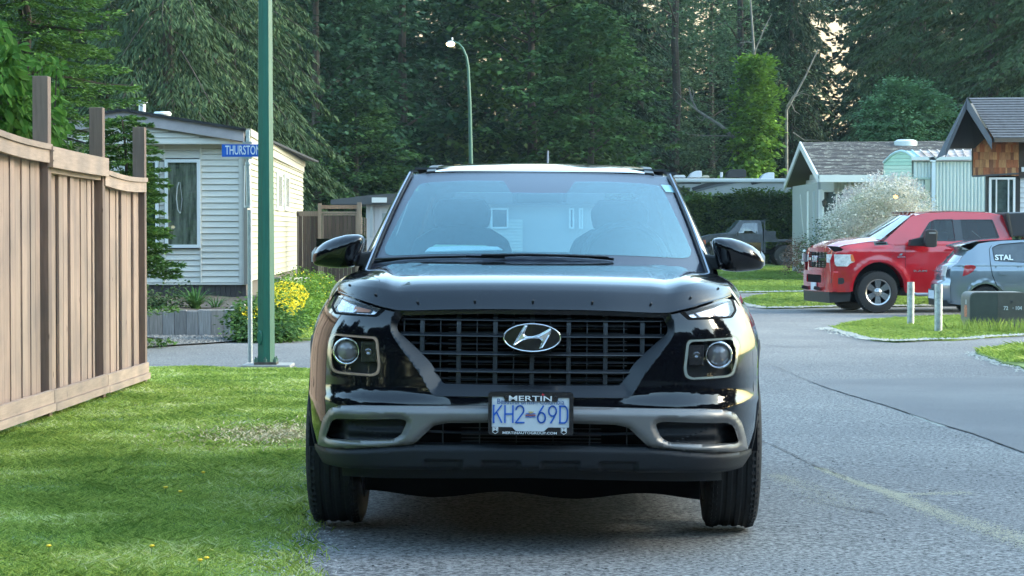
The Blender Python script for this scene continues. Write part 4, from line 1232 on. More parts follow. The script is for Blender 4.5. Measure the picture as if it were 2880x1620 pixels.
pl = patch('number_plate', plpoly([(125, 905), (940, 905), (940, 1300), (125, 1300)]), flat(-.056), PLW, suv, step=.1)
S_ = lambda px: px / 3.623 * (Z0 - .06) / F
def stroke_glyph(paths, x0, x1, y0, y1, th=15):
    mb = MB()
    for pa in paths:
        pts = [Vector(pp(lerp(x0, x1, a), lerp(y0, y1, b), -.0585)) for a, b in pa]
        for i in range(len(pts) - 1):
            d = (pts[i + 1] - pts[i]).normalized() * S_(th) * .35
            mb.bar(pts[i] - d, pts[i + 1] + d, S_(th), .002, up=(0, -1, 0))
    return mb
def arcp(cx, cy, rx, ry, a0, a1, n=12): return [(cx + rx * math.cos(R(lerp(a0, a1, i / n))), cy - ry * math.sin(R(lerp(a0, a1, i / n)))) for i in range(n + 1)]
G = {
 'K': [[(.05, 0), (.05, 1)], [(.0, 0), (.1, 0)], [(0, 1), (.1, 1)], [(.92, 0), (.08, .58)], [(.38, .40), (.95, 1)]],
 'H': [[(.05, 0), (.05, 1)], [(.95, 0), (.95, 1)], [(.05, .5), (.95, .5)]],
 '2': [arcp(.5, .27, .45, .27, 170, -30) + [(.02, 1)], [(.02, 1), (1, 1)]],
 '6': [[(.72, 0), (.3, .33)] + [(.07, .62)], arcp(.5, .70, .45, .30, 0, 360, 18)],
 '9': [arcp(.5, .30, .45, .30, 0, 360, 18), [(.94, .36), (.7, .66), (.3, 1)]],
 'D': [[(.08, 0), (.08, 1)], [(.0, 0), (.55, 0)] + arcp(.55, .35, .42, .35, 80, 0, 5) + arcp(.55, .65, .42, .35, 0, -80, 5) + [(.0, 1)]],
}
for ch, x0, x1 in (('K', 150, 240), ('H', 265, 355), ('2', 378, 465), ('6', 600, 685), ('9', 712, 798), ('D', 825, 910)):
    stroke_glyph(G[ch], x0, x1, 1022, 1194).build('plate_character', BLU, pl, world=False)
# flag mark between the groups
fl = MB()
for j, (yy, cc) in enumerate(((1098, 0), (1114, 0), (1130, 0))):
    stroke_glyph([[(0, .5), (.25, .1), (.5, .6), (.75, .1), (1, .4)]], 482, 582, yy, yy + 14, 7).build('flag_stripe', BLU if j != 1 else mat('plate_red', (.45, .04, .06)), pl, world=False)
stroke_glyph([[(.5, 1), (.5, 0)], [(.3, 1), (.1, .2)], [(.7, 1), (.9, .2)], [(.4, 1), (.3, .1)], [(.6, 1), (.7, .1)]], 505, 565, 1076, 1098, 5).build('flag_sun', mat('plate_gold', (.6, .42, .05)), pl, world=False)
def ptext(s, px, py, hpx, m, wpx, v=-.0605, bold=0.0, par=None, spacing=1.0, name='plate_lettering'):
    c = pp(px, py, v)
    o = text(name, s, c, 1.0, m, par or suv, bold=0, ext=.0003, spacing=spacing)
    bpy.context.view_layer.update()
    d = o.dimensions; ax = o.scale
    sx = S_(wpx) / max(1e-6, d.x); sy = S_(hpx) / max(1e-6, d.y)
    o.scale = (sx, sy, 1); o.data.offset = bold
    return o
ptext('MERTIN', 528, 950, 52, WHITE_F, 435, -.0625, .012, frm)
ptext('MERTINAUTOGROUP.COM', 524, 1301, 24, WHITE_F, 552, -.0625, .012, frm)
ptext('Beautiful British Columbia', 530, 982, 56, mat('plate_text_blue', (.06, .12, .3)), 684, -.0575, 0, pl)
for cx in (172, 872):
    patch('shield_badge', plpoly([(cx - 30, 1242), (cx + 30, 1242), (cx + 30, 1292), (cx, 1312), (cx - 30, 1292)], .001), flat(-.0615), WHITE_F, frm, step=.1)
    patch('shield_field', plpoly([(cx - 25, 1247), (cx + 25, 1247), (cx + 25, 1289), (cx, 1305), (cx - 25, 1289)], .001), flat(-.0622), GLOSSBLK, frm, step=.1)
    ptext('M', cx, 1269, 32, WHITE_F, 42, -.0628, .015, frm)
patch('red_leaf_mark', plpoly([(640, 905), (648, 900), (655, 888), (662, 900), (672, 905), (664, 914), (650, 914)], 0), flat(-.062), mat('leaf_red', (.6, .03, .05)), frm, step=.1)
for cx in (285, 785):
    MB().lathe([(0, .003), (.004, .002), (.0045, -.002)], Matrix.Translation(pp(cx, 930, -.061)) @ Matrix.Rotation(R(90), 4, 'X'), 10).build('plate_screw', BLKPL, frm, world=False)
# ================================================================== left side: fence, sign, lamp pole, mobile home
def woodmat(name, col, var=.18, sc=3, stretch=(14, 14, 1), bump=.25, rough=.8):
    m = mat(name, col, rough=rough, var=var, scale=sc, bump=bump, stretch=stretch, detail=6)
    return m
FW = woodmat('tan_stained_wood', (.35, .245, .19), var=.16); FW2 = woodmat('tan_board', (.335, .23, .178), var=.2, bump=.4)
FWR = woodmat('tan_rail', (.365, .262, .202), var=.16, stretch=(14, 1, 14)); FWD = woodmat('brown_post', (.20, .135, .105)); 
FZ = {}
def fence_ref(px, pyb):
    p = gnd(px, pyb); return p
p1, p3 = gnd(122, 1176), gnd(395, 1077)
FX0 = p1.x; FY1 = p1.y; FY3 = p3.y; BAY = (FY3 - FY1) / 2
fence = thing('wooden_fence', 'tan stained board fence with scalloped panels and tall posts beside the lawn', 'fence', (FX0, FY1, 0))
def fxy(y): return lerp(p1.x, p3.x, (y - FY1) / (FY3 - FY1))
posts = [FY1 - 2 * BAY, FY1 - BAY, FY1, FY1 + BAY, FY3]
ptop = {2: 215, 3: 303, 4: 358}
for i, y in enumerate(posts):
    x = fxy(y); pxc = {2: 98, 3: 288, 4: 378}.get(i)
    ztop = at(100, ptop.get(i, 130), y).z if i >= 2 else 2.5
    mb = MB(); hw = .05
    mb.box((x - hw, y - hw, ground_z(x, y) - .1), (x + hw, y + hw, ztop)); mb.build('post', FWD, fence, bevel=.004)
rt = {1: (390, 1160), 2: (418, 1100), 3: (480, 1030)}
def railtop(i, t):      # scalloped top edge between posts, z
    y0, y1 = posts[i], posts[i + 1]
    za, zb = {0: (1.80, 1.76), 1: (1.745, at(110, 406, FY1).z), 2: (at(118, 412, FY1).z, at(315, 445, posts[3]).z), 3: (at(300, 476, posts[3]).z, at(385, 500, FY3).z)}[i]
    sag = {0: .02, 1: .015, 2: .003, 3: .018}[i]
    return lerp(za, zb, t) - sag * math.sin(math.pi * t)
for q_ in (FW, FW2, FWR): piecewise_tone(q_, .13, True)
piecewise_tone(FWD, .1, True)
rnd = random.Random(5)
for i in range(4):
    y0, y1 = posts[i] + .05, posts[i + 1] - .05
    # boards
    y = y0; k = 0
    while y < y1 - .03:
        wd = min(rnd.choice([.09, .14, .14, .075, .12]), y1 - y)
        t0, t1 = (y - posts[i]) / BAY, (y + wd - posts[i]) / BAY
        d = rnd.choice([0, .012, .024]) + rnd.uniform(0, .006); x0, x1 = fxy(y) - .006 - d, fxy(y) + .012 - d
        g0, g1 = ground_z(x0, y) + .04, ground_z(x0, y + wd) + .04
        top0, top1 = railtop(i, t0) - .05, railtop(i, t1) - .05
        gp_ = .0008 + (rnd.uniform(0, .005) if rnd.random() < .6 else 0)
        mb = MB(); mb.add([(x0, y + gp_, g0), (x1, y + gp_, g0), (x1, y + wd - gp_, g1), (x0, y + wd - gp_, g1), (x0, y + gp_, top0), (x1, y + gp_, top0), (x1, y + wd - gp_, top1), (x0, y + wd - gp_, top1)],
                          [(0, 3, 2, 1), (4, 5, 6, 7), (0, 1, 5, 4), (1, 2, 6, 5), (2, 3, 7, 6), (3, 0, 4, 7)])
        o = mb.build('board', FW2 if rnd.random() < .5 else FW, fence)
        y += wd; k += 1
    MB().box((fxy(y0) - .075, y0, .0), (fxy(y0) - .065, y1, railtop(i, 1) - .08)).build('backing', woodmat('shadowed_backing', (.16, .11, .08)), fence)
    # top fascia (two laths, scalloped), bottom rails (two)
    def strip(zt, zb, xo, xi, name, nseg=8, ya=y0 - .04, yb=y1 + .04):
        mb = MB()
        for j in range(nseg + 1):
            yy = lerp(ya, yb, j / nseg); x = fxy(yy); t = (yy - posts[i]) / BAY
            mb.v += [(x + xi, yy, zb(t)), (x + xo, yy, zb(t)), (x + xo, yy, zt(t)), (x + xi, yy, zt(t))]
        for j in range(nseg):
            for q in range(4):
                a = j * 4 + q; b = j * 4 + (q + 1) % 4; mb.f.append((a, b, b + 4, a + 4)); mb.mi.append(0)
        mb.f += [(3, 2, 1, 0), tuple(nseg * 4 + q for q in range(4))]; mb.mi += [0, 0]
        return mb.build(name, FWR, fence, fixn=True)
    xo = .082 if i == 2 else .060; 
    RT = lambda t, i=i: railtop(i, max(0, min(1, t)))
    hgt = .135 if i == 2 else .12
    if i == 2:
        strip(lambda t: RT(t), lambda t: RT(t) - hgt, xo, xo - .04, 'top_rail', ya=y0 - .10, yb=y1 + .09)
        strip(lambda t: RT(t) - hgt + .015, lambda t: RT(t) - hgt - .03, xo - .045, -.02, 'top_rail')
    else:
        strip(lambda t: RT(t), lambda t: RT(t) - .036, xo + .012, xo - .03, 'top_rail')
        strip(lambda t: RT(t) - .038, lambda t: RT(t) - hgt, xo, xo - .03, 'top_rail')
    gz0 = lambda t, i=i: ground_z(-3, lerp(posts[i], posts[i + 1], t)) 
    lift = {0: .05, 1: .05, 2: .045, 3: .04}[i]
    strip(lambda t: gz0(t) + lift + .135, lambda t: gz0(t) + lift + .052, .075, .045, 'bottom_rail', 4)
    strip(lambda t: gz0(t) + lift + .049, lambda t: gz0(t) + lift, .088, .05, 'bottom_rail', 4)
nl = MB()
for (px, py) in ((130, 424), (130, 452), (311, 458), (311, 480)):
    y = FY1 - .05 if px < 200 else posts[3] + .05
    c = at(px, py, y); c.x = fxy(y) + .084; nl.box((c.x, c.y - .004, c.z - .004), (c.x + .003, c.y + .004, c.z + .004))
nl.build('nail', mat('nail_steel', (.08, .07, .06), rough=.5), fence)

# ---- green street light pole in front
pb = gnd(749, 1030); PYb = pb.y
GREEN = mat('green_pole_paint', (.02, .12, .085), rough=.38, spec=.5, var=.16, scale=5, stretch=(8, 8, .6))
pole = thing('street_lamp', 'thick green octagonal street light pole with bolted base beside the street sign', 'street lamp', pb)
m_ = mpp(PYb); mb = MB()
segs = [(0, 24.5 * m_), (1.2, 23.6 * m_), (2.6, 21 * m_), (4.5, 18.5 * m_), (8.2, 12 * m_)]
M8 = Matrix.Translation((pb.x, pb.y, pb.z + .02)) @ Matrix.Rotation(R(8), 4, 'Z')
base = len(mb.v)
for (h, r) in segs:
    for k in range(8):
        a = 2 * math.pi * (k + .5) / 8; mb.v.append(tuple(M8 @ Vector((r * 1.04 * math.cos(a), r * 1.04 * math.sin(a), h))))
for i in range(len(segs) - 1):
    for k in range(8): mb.f.append((i * 8 + k, i * 8 + (k + 1) % 8, (i + 1) * 8 + (k + 1) % 8, (i + 1) * 8 + k)); mb.mi.append(0)
mb.build('pole', GREEN, pole)
mb = MB(); top = Vector((pb.x, pb.y, pb.z + 8.2)); mb.tube([top, top + Vector((-.05, -.3, .6)), top + Vector((-.1, -1.2, .9)), top + Vector((-.15, -2.2, .95))], [.05, .045, .04, .035], 8); mb.build('arm', GREEN, pole)
mb = MB(); mb.prism([top + Vector(p) for p in ((-.3, -2.1, .9), (0, -2.1, .9), (-.03, -2.9, .92), (-.27, -2.9, .92))], (0, 0, .14)); mb.build('lamp_head', mat('lamp_head_grey', (.4, .4, .38), rough=.5), pole, fixn=True)
bpz = pb.z
mb = MB(); mb.box((pb.x - .11, pb.y - .11, bpz + .02), (pb.x + .11, pb.y + .11, bpz + .045)); mb.build('base_plate', mat('rusty_green', (.07, .06, .045), rough=.8, var=.5, scale=30), pole, bevel=.004)
for dx, dy in ((-.095, -.085), (.0, -.095), (.095, -.085), (.09, .09), (-.09, .09)):
    mb = MB(); mb.lathe([(0, .05), (.008, .05), (.008, .03), (.019, .03), (.019, .0), (0, .0)], Matrix.Translation((pb.x + dx, pb.y + dy, bpz + .045)), 6); mb.build('bolt', mat('bolt_green', (.05, .12, .09), rough=.6), pole, fixn=True)
hc = at(731, 950, pb.y - .09); mb = MB(); mb.lathe([(0, .02), (.026, .018), (.032, .0), (.032, -.02)], Matrix.Translation((hc.x - .0, pb.y - .062, hc.z)) @ Matrix.Rotation(R(-30), 4, 'Z') @ Matrix.Rotation(R(90), 4, 'X') @ Matrix.Diagonal((1, 2.4, 1, 1)), 20)
mb.build('access_cover', GREEN, pole, smooth=30)
mb = MB(); mb.box((pb.x - .23, pb.y - .16, bpz - .05), (pb.x + .25, pb.y + .3, bpz + .02)); tag(mb.build('concrete_pad', mat('concrete', (.30, .29, .27), rough=.9, var=.2, scale=20), None, bevel=.01), 'square concrete pad under the green light pole', 'pad')

# ---- street name sign on its galvanised post
GALV = mat('galvanised_steel', (.42, .46, .48), rough=.42, metal=.6, var=.15, scale=25)
sb = gnd(704, 1024); SYs = sb.y
sign = thing('street_sign', 'blue street name sign reading THURSTON on a thin galvanised post', 'street sign', sb)
m_ = mpp(SYs)
mb = MB(); mb.tube([(sb.x, SYs, sb.z - .1), (at(702, 590, SYs).x, SYs, at(702, 590, SYs).z)], 6.5 * m_, 16); mb.build('post', GALV, sign, smooth=60)
a, b = at(701, 585, SYs), at(697, 455, SYs); mb = MB(); mb.tube([a, b], 7.2 * m_, 16); mb.tube([b, at(696.5, 440, SYs)], 4.5 * m_, 12)
for yy in (582, 462):
    c = at(698, yy, SYs); mb.lathe([(8.6 * m_, -.012), (9.2 * m_, 0), (8.6 * m_, .012)], Matrix.Translation(c), 16)
mb.build('sleeve', GALV, sign, smooth=50)
a, b = at(687, 584, SYs - .03), at(688, 466, SYs - .03); mb = MB(); mb.tube([a, b], 1.6 * m_, 6); mb.build('cable', mat('white_cable', (.6, .62, .62)), sign)
c0, c1 = at(624, 441, SYs - .02), at(762, 406, SYs - .02)
mb = MB(); mb.box((c0.x, c0.y - .003, c0.z), (c1.x, c0.y + .003, c1.z)); mb.build('sign_plate', mat('sign_blue', (.005, .10, .52), rough=.35, coat=.2), sign, bevel=.0015)
cc = at(683.5, 423.5, SYs - .024)
t_ = text('lettering', 'THURSTON', (0, 0, 0), .1, mat('sign_white', (.75, .78, .8), rough=.4), sign, ext=.0004)
bpy.context.view_layer.update(); d = t_.dimensions; t_.scale = (99 * m_ / d.x, 25 * m_ / d.y, 1); t_.location = cc - sb; t_.data.offset = .001
for yy, hh in ((443, 8), (402, 6)):
    c = at(696, yy, SYs); mb = MB(); mb.box((c.x - 13 * m_, c.y - .02, c.z - hh * m_ / 2), (c.x + 13 * m_, c.y + .02, c.z + hh * m_ / 2)); mb.build('bracket', GALV, sign, bevel=.003)
c = at(697, 384, SYs); mb = MB(); mb.box((c.x - 5 * m_, c.y - .02, c.z - 18 * m_), (c.x + 5 * m_, c.y + .02, c.z + 18 * m_)); mb.build('finial', mat('weathered_bracket', (.5, .52, .52), rough=.7, var=.3, scale=40), sign, bevel=.003)

# ---- far street lamp, lit
Yl = 74.0; m_ = mpp(Yl)
fb = Vector((at(1324, 455, Yl).x, Yl, ground_z(0, Yl)))
lamp = thing('street_lamp', 'slim green street lamp with curved arm and lit head in front of the wood', 'street lamp', fb)
pts = [fb] + [at(*p, Yl) for p in ((1324.5, 455), (1321.5, 300), (1317, 190), (1312, 160), (1302, 136), (1290, 122), (1276, 117))]
mb = MB(); mb.tube(pts, [8 * m_, 6 * m_, 5 * m_, 4 * m_, 3.6 * m_, 3.2 * m_, 2.8 * m_, 2.4 * m_], 10); mb.build('pole', mat('lamp_post_green', (.03, .10, .07), rough=.45), lamp, smooth=60)
c = at(1267, 122, Yl); mb = MB(); mb.lathe([(0, 8 * m_), (7 * m_, 6.5 * m_), (12 * m_, 1 * m_), (12.5 * m_, 0)], Matrix.Translation(c), 18); mb.lathe([(0, .2), (.03, .2), (.03, .1)], Matrix.Translation(c + Vector((.06, 0, 0))), 8); mb.build('lamp_head', mat('lamp_head_pale', (.55, .56, .54), rough=.5), lamp, smooth=50)
mb = MB(); mb.lathe([(12 * m_, 0), (10.5 * m_, -5 * m_), (6 * m_, -8 * m_), (0, -9 * m_)], Matrix.Translation(c), 18); mb.build('lamp_shade', emis('lamp_glow', (1.0, .78, .42), 3.2), lamp, smooth=True)

# ---- pale mobile home on the left
HY = 36.0
SID = mat('pale_siding', (.60, .57, .51), rough=.55, var=.06, scale=2, stretch=(1, 1, 6)); SID2 = mat('sidelit_siding', (.36, .345, .27), rough=.55, var=.08, scale=2, stretch=(1, 1, 6))  # flank copy of the siding: yellow side light and sun offset put into its colour
TRIMG = mat('house_trim', (.42, .40, .40), rough=.6, var=.1, scale=4); WFR = mat('white_vinyl', (.66, .68, .68), rough=.4)
DARKROOF = mat('dark_shingle', (.02, .021, .024), rough=.9, var=.5, scale=12)
SKIRT = woodmat('dark_skirting', (.05, .042, .040))
zb = at(688, 795, HY).z
home = thing('mobile_home', 'pale mobile home with horizontal siding and low gable behind the street sign', 'mobile home', (at(550, 795, HY).x, HY, ground_z(-5, HY)))
def HX(px, Y=HY): return at(px, 653, Y).x
def HZ(py, Y=HY): return at(1440, py, Y).z
def siding(parent, x0, x1, ztop, zbot, y, n, m, name='siding_board', zfun=None, share=True):
    h = (ztop - zbot) / n; me0 = None
    for k in range(n):
        z0 = zbot + k * h
        if zfun:
            xa, xb = zfun(z0 + h * .5)
            if xb - xa < .05: continue
            mb = MB(); xx0, xx1 = xa, xb
        else: mb = MB(); xx0, xx1 = x0, x1
        mb.add([(xx0, y + .004, z0 + h), (xx1, y + .004, z0 + h), (xx1, y - .009, z0 + h * .45), (xx0, y - .009, z0 + h * .45), (xx1, y - .020, z0 + h * .07), (xx0, y - .020, z0 + h * .07), (xx1, y + .004, z0 + h * .02), (xx0, y + .004, z0 + h * .02)],
               [(0, 3, 2, 1), (3, 5, 4, 2), (5, 7, 6, 4)])
        mb.build(name, m, parent)
piecewise_tone(SID, .05); piecewise_tone(SID2, .05); hn = int(round((795 - 450) / 17.6))
hcrs = (HZ(450) - HZ(795)) / hn
# core walls behind the boards
mb = MB(); xr = HX(690); zt_ = HZ(402)
xn, xf = at(700, 653, HY).x, at(852, 653, 51.7).x
mb.add([(-12, HY + .03, zb), (xr - .02, HY + .03, zb), (xr - .02, HY + .03, zt_), (-12, HY + .03, zt_)], [(0, 1, 2, 3)])
mb.add([(xr - .03, HY + .02, zb), (xf - .03, 51.7, zb), (xf - .03, 51.7, zt_ + .1), (xr - .03, HY + .02, zt_ + .1)], [(0, 1, 2, 3)])
mb.add([(-12, 51.7, zb), (xf, 51.7, zb), (xf, 51.7, zt_), (-12, 51.7, zt_)], [(3, 2, 1, 0)])
mb.build('wall', mat('wall_core', (.16, .16, .15), rough=.9), home)
siding(home, HX(567), HX(672), HZ(450), zb, HY, hn, SID)
siding(home, HX(465), HX(562), HZ(700), zb, HY, 6, SID); siding(home, -11.5, HX(459), HZ(700), zb, HY, 6, SID)
siding(home, HX(449), HX(462), HZ(455), HZ(700), HY, 14, SID)
siding(home, HX(567), HX(672), HZ(402), HZ(450), HY, 3, SID); siding(home, HX(465), HX(562), HZ(402), HZ(446), HY, 2, SID); siding(home, -11.5, HX(459), HZ(402), HZ(446), HY, 2, SID)
siding(home, -11.5, HX(380), HZ(446), HZ(700), HY, 14, SID)
for x0, x1, y0, y1 in ((672, 688, 402, 797), (562, 567, 402, 797), (459, 465, 402, 450), (459, 465, 697, 797)):
    MB().box((HX(x0), HY - .03, HZ(y1)), (HX(x1), HY + .03, HZ(y0))).build('corner_trim', SID, home, bevel=.004)
MB().box((-11.5, HY - .028, HZ(801)), (HX(690), HY + .02, HZ(795))).build('base_trim', SID, home)
# right flank, boards running away
def zeave(t): return lerp(HZ(400), at(852, 470, 51.7).z, t)
nside = 22; hs_ = (HZ(400) - zb) / nside
for k in range(nside):
    z0 = zb + k * hs_
    if z0 + hs_ > HZ(392): break
    mb = MB(); A0 = Vector((xr, HY - .02, 0)); A1 = Vector((xf, 51.7, 0)); nx_ = Vector((A1 - A0).cross(Vector((0, 0, 1)))).normalized()
    def q(P, o, z): return (P.x + nx_.x * o, P.y + nx_.y * o, z)
    mb.add([q(A0, -.004, z0 + hs_), q(A1, -.004, z0 + hs_), q(A1, .009, z0 + hs_ * .45), q(A0, .009, z0 + hs_ * .45), q(A1, .02, z0 + hs_ * .07), q(A0, .02, z0 + hs_ * .07), q(A1, -.004, z0), q(A0, -.004, z0)], [(0, 3, 2, 1), (3, 5, 4, 2), (5, 7, 6, 4)])
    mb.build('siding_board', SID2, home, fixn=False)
# two narrow windows on the flank
for px in (779, 802):
    Y = HY + 15.7 * {779: .45, 802: .60}[px]; 
    p = at(px, 620, Y); xw = lerp(xr, xf, (Y - HY) / 15.7)
    Y = HY + (px - 700) / (852 - 700) * 15.7 * .9; xw = lerp(xr, xf, (Y - HY) / 15.7) + .03
    z1, z0 = at(px, 484 if px < 790 else 490, Y).z, at(px, 592, Y).z
    mb = MB(); mb.box((xw - .02, Y - .45, z0), (xw + .03, Y + .45, z1)); f = mb.build('window', WFR, home, bevel=.01)
    mb = MB(); mb.box((xw + .03, Y - .33, z0 + .08), (xw + .036, Y + .33, z1 - .08)); mb.build('pane', mat('dim_pane', (.35, .36, .33), rough=.1), f)
# gable siding, rake board, roof
gy = HY - .22
pk, rr_, ll_ = (344, 338), (688, 400), (60, 400)
def gab(z):
    zt0, zb0 = HZ(345, gy), HZ(402, gy); t = (z - zb0) / (zt0 - zb0)
    return (lerp(at(60, 400, gy).x, at(344, 400, gy).x, t), lerp(at(690, 400, gy).x, at(344, 400, gy).x, t))
siding(home, 0, 0, HZ(345, gy), HZ(402, gy), gy, 4, SID, zfun=gab)
MB().box((at(0, 400, gy).x, gy - .02, HZ(405, gy)), (at(690, 400, gy).x, HY, HZ(401, gy))).build('soffit', SID, home)
MB().add([(at(60, 400, gy).x, gy + .03, HZ(402, gy)), (at(690, 400, gy).x, gy + .03, HZ(402, gy)), (at(344, 400, gy).x, gy + .03, HZ(330, gy))], [(0, 1, 2)]).build('gable_wall', SID, home)
def rake(xa, ya, xb, yb, hh, y, th, nm, m):
    a, b = at(xa, ya, y), at(xb, yb, y); d = hh * mpp(y)
    mb = MB(); mb.prism([a, b, b - Vector((0, 0, d)), a - Vector((0, 0, d))], (0, th, 0)); return mb.build(nm, m, home, fixn=True)
RK = mat('rake_board', (.37, .33, .34), rough=.7, var=.12, scale=3)
rake(344, 310, 686, 364, 34, gy - .10, .04, 'rake_board', RK); rake(344, 310, 100, 352, 34, gy - .10, .04, 'rake_board', RK)
A = at(344, 304, gy - .16); B = at(692, 361, gy - .16); C_ = at(40, 354, gy - .16)
mb = MB(); ln = Vector((-.25, 16.2, 0)); mb.prism([A, B, B - Vector((0, 0, .04)), A - Vector((0, 0, .045))], ln); mb.prism([A, C_, C_ - Vector((0, 0, .04)), A - Vector((0, 0, .045))], ln)
mb.build('roof', DARKROOF, home, fixn=True)
mb = MB(); a = at(697, 372, gy); b = at(853, 462, 51.8); mb.bar(a, b, .10, .12); mb.build('gutter', mat('beige_gutter', (.40, .37, .30), rough=.5), home)
mb = MB(); e1 = at(700, 395, HY); e2 = at(853, 475, 51.7); mb.bar(e1, e2, .05, .16); mb.build('fascia', mat('beige_fascia', (.38, .36, .31), rough=.6), home)
for (px0, py0, px1, py1, Y) in ((690, 400, 692, 800, HY - .05), (846, 470, 843, 612, 51.6)):
    mb = MB(); mb.bar(at(px0, py0, Y), at(px1, py1, Y), .06, .05); mb.build('downspout', mat('brown_spout', (.22, .20, .17), rough=.5), home)
mb = MB(); c = at(400, 300, HY + 1.5); mb.lathe([(0, .12), (.08, .11), (.095, .07), (.06, .05), (.06, -.2)], Matrix.Translation(c), 16); mb.build('roof_vent', mat('vent_grey', (.45, .48, .48), rough=.5, metal=.3), home, smooth=40)
mb = MB(); c = at(457, 322, HY + 1.2); mb.lathe([(0, .05), (.13, .045), (.155, .01), (.12, -.06)], Matrix.Translation(c), 20); mb.build('roof_vent', mat('vent_white', (.62, .64, .62), rough=.5), home, smooth=40)
# windows on the front
GL = pane('house_glass', (.70, .74, .72), .10, rough=.01)
def window(par, x0, x1, y0, y1, Y, fr=9, inner=None, nm='window', glass=None, fm=None, dep=.04, mull=()):
    fm = fm or WFR; X0, X1, Z1, Z0_ = HX(x0, Y), HX(x1, Y), HZ(y0, Y), HZ(y1, Y); f_ = fr * mpp(Y)
    mb = MB(); mb.box((X0, Y - dep, Z0_), (X0 + f_, Y + .02, Z1)); mb.box((X1 - f_, Y - dep, Z0_), (X1, Y + .02, Z1)); mb.box((X0 + f_, Y - dep, Z0_), (X1 - f_, Y + .02, Z0_ + f_)); mb.box((X0 + f_, Y - dep, Z1 - f_), (X1 - f_, Y + .02, Z1))
    for mx_ in mull: mb.box((HX(mx_, Y) - f_ * .3, Y - dep, Z0_ + f_), (HX(mx_, Y) + f_ * .3, Y + .02, Z1 - f_))
    w0 = mb.build(nm, fm, par)
    MB().add([(X0 + f_, Y - .012, Z0_ + f_), (X1 - f_, Y - .012, Z0_ + f_), (X1 - f_, Y - .012, Z1 - f_), (X0 + f_, Y - .012, Z1 - f_)], [(0, 1, 2, 3)]).build('pane', glass or GL, w0)
    MB().add([(X0, Y + .005, Z0_), (X1, Y + .005, Z0_), (X1, Y + .005, Z1), (X0, Y + .005, Z1)], [(0, 1, 2, 3)]).build('room_behind', inner or mat('dim_room', (.03, .035, .035)), w0)
    return w0
CURT = mat('curtain_fold_shade', (.3, .3, .26), rough=.9, var=.9, scale=3, stretch=(4, 4, .5), cols=((.03, .035, .03), (.48, .47, .38)))  # fold shade and window reflections put in as dark and light tones
w1 = window(home, 464, 564, 448, 697, HY - .03, 9, CURT); w2 = window(home, 350, 447, 448, 697, HY - .03, 9, mat('green_room', (.03, .09, .03), rough=.9, var=.4, scale=3, stretch=(12, 12, 1)))
cu = MB()
for i in range(9):
    x = HX(388 + i * 6, HY); cu.bar((x, HY - .034, HZ(458)), (x, HY - .034, HZ(500)), .02, .004)
cu.build('curtain', mat('blue_curtain', (.25, .3, .36), rough=.9), w2)
wc = MB(); pts = [at(x, y, HY - .044) for x, y in ((503, 512), (498, 530), (496, 560), (500, 590), (506, 600))]; wc.tube(pts, .008, 5); wc.tube([at(506, 512, HY - .044), at(512, 560, HY - .044), at(508, 600, HY - .044)], .004, 5); wc.build('hanging_ornament', mat('pale_ornament', (.5, .5, .48)), w1)
MB().box((-12, HY + .04, ground_z(-5, HY) - .1), (HX(690) - .05, HY + .1, zb)).build('skirting', SKIRT, home)
x_ = HX(400)
for i in range(26):
    xx = x_ + i * .085
    if xx < HX(688): MB().box((xx, HY - .0, ground_z(-5, HY) - .1), (xx + .078, HY + .038, zb - .01)).build('skirting_board', SKIRT, home)
mb = MB(); mb.prism([(xr - .1, HY + .05, ground_z(-5, HY) - .1), (xf - .1, 51.7, ground_z(-5, 51.7) - .1), (xf - .1, 51.7, zb), (xr - .1, HY + .05, zb)], (.05, 0, 0)); mb.build('skirting', woodmat('grey_skirting', (.10, .085, .075)), home)

# ---- timber retaining edge and raised bed
ty = gnd(520, 946).y; tim = thing('timber_edging', 'low retaining wall of weathered upright grey timbers below the mobile home', 'retaining wall', (HX(520, ty), ty, ground_z(-5, ty)))
tops = [870, 871, 876, 869, 873, 870, 878, 871, 874, 870, 871, 870]; rnd = random.Random(9); x = 392.0 - 36 * 4
TM = [woodmat('grey_timber_%s' % n_, c, var=.28, sc=4) for n_, c in (('pale', (.33, .32, .32)), ('warm', (.30, .27, .25)), ('dark', (.26, .25, .25)))]
for q_ in TM: piecewise_tone(q_, .15)
i = 0
while x < 668:
    wpx = rnd.uniform(33, 37); 
    mb = MB(); mb.box((HX(x, ty), ty, ground_z(-5, ty) - .1), (HX(x + wpx - .8, ty), ty + .13, HZ(tops[i % 12] + rnd.uniform(-2, 2), ty))); mb.build('timber', TM[rnd.randrange(3)], tim, bevel=.006); x += wpx; i += 1
mb = MB()
for j in range(3):
    a = at(648 + j * 14, 872 - j * 6, ty + .3 + j * .8); b = at(690, 872 - j * 6, ty + .3 + j * .8); mb = MB(); mb.bar(a, b, .14, .12); mb.build('timber', TM[0], tim, bevel=.006)
zbed = HZ(876, ty); bed = MB(); bed.grid(lambda a, b: (lerp(-9, HX(690, ty), a), lerp(ty + .1, HY + .05, b), zbed + .05 * b + .02 * math.sin(a * 40 + b * 9)), 30, 6); tag(bed.build('garden_bed', SOIL), kind='structure')

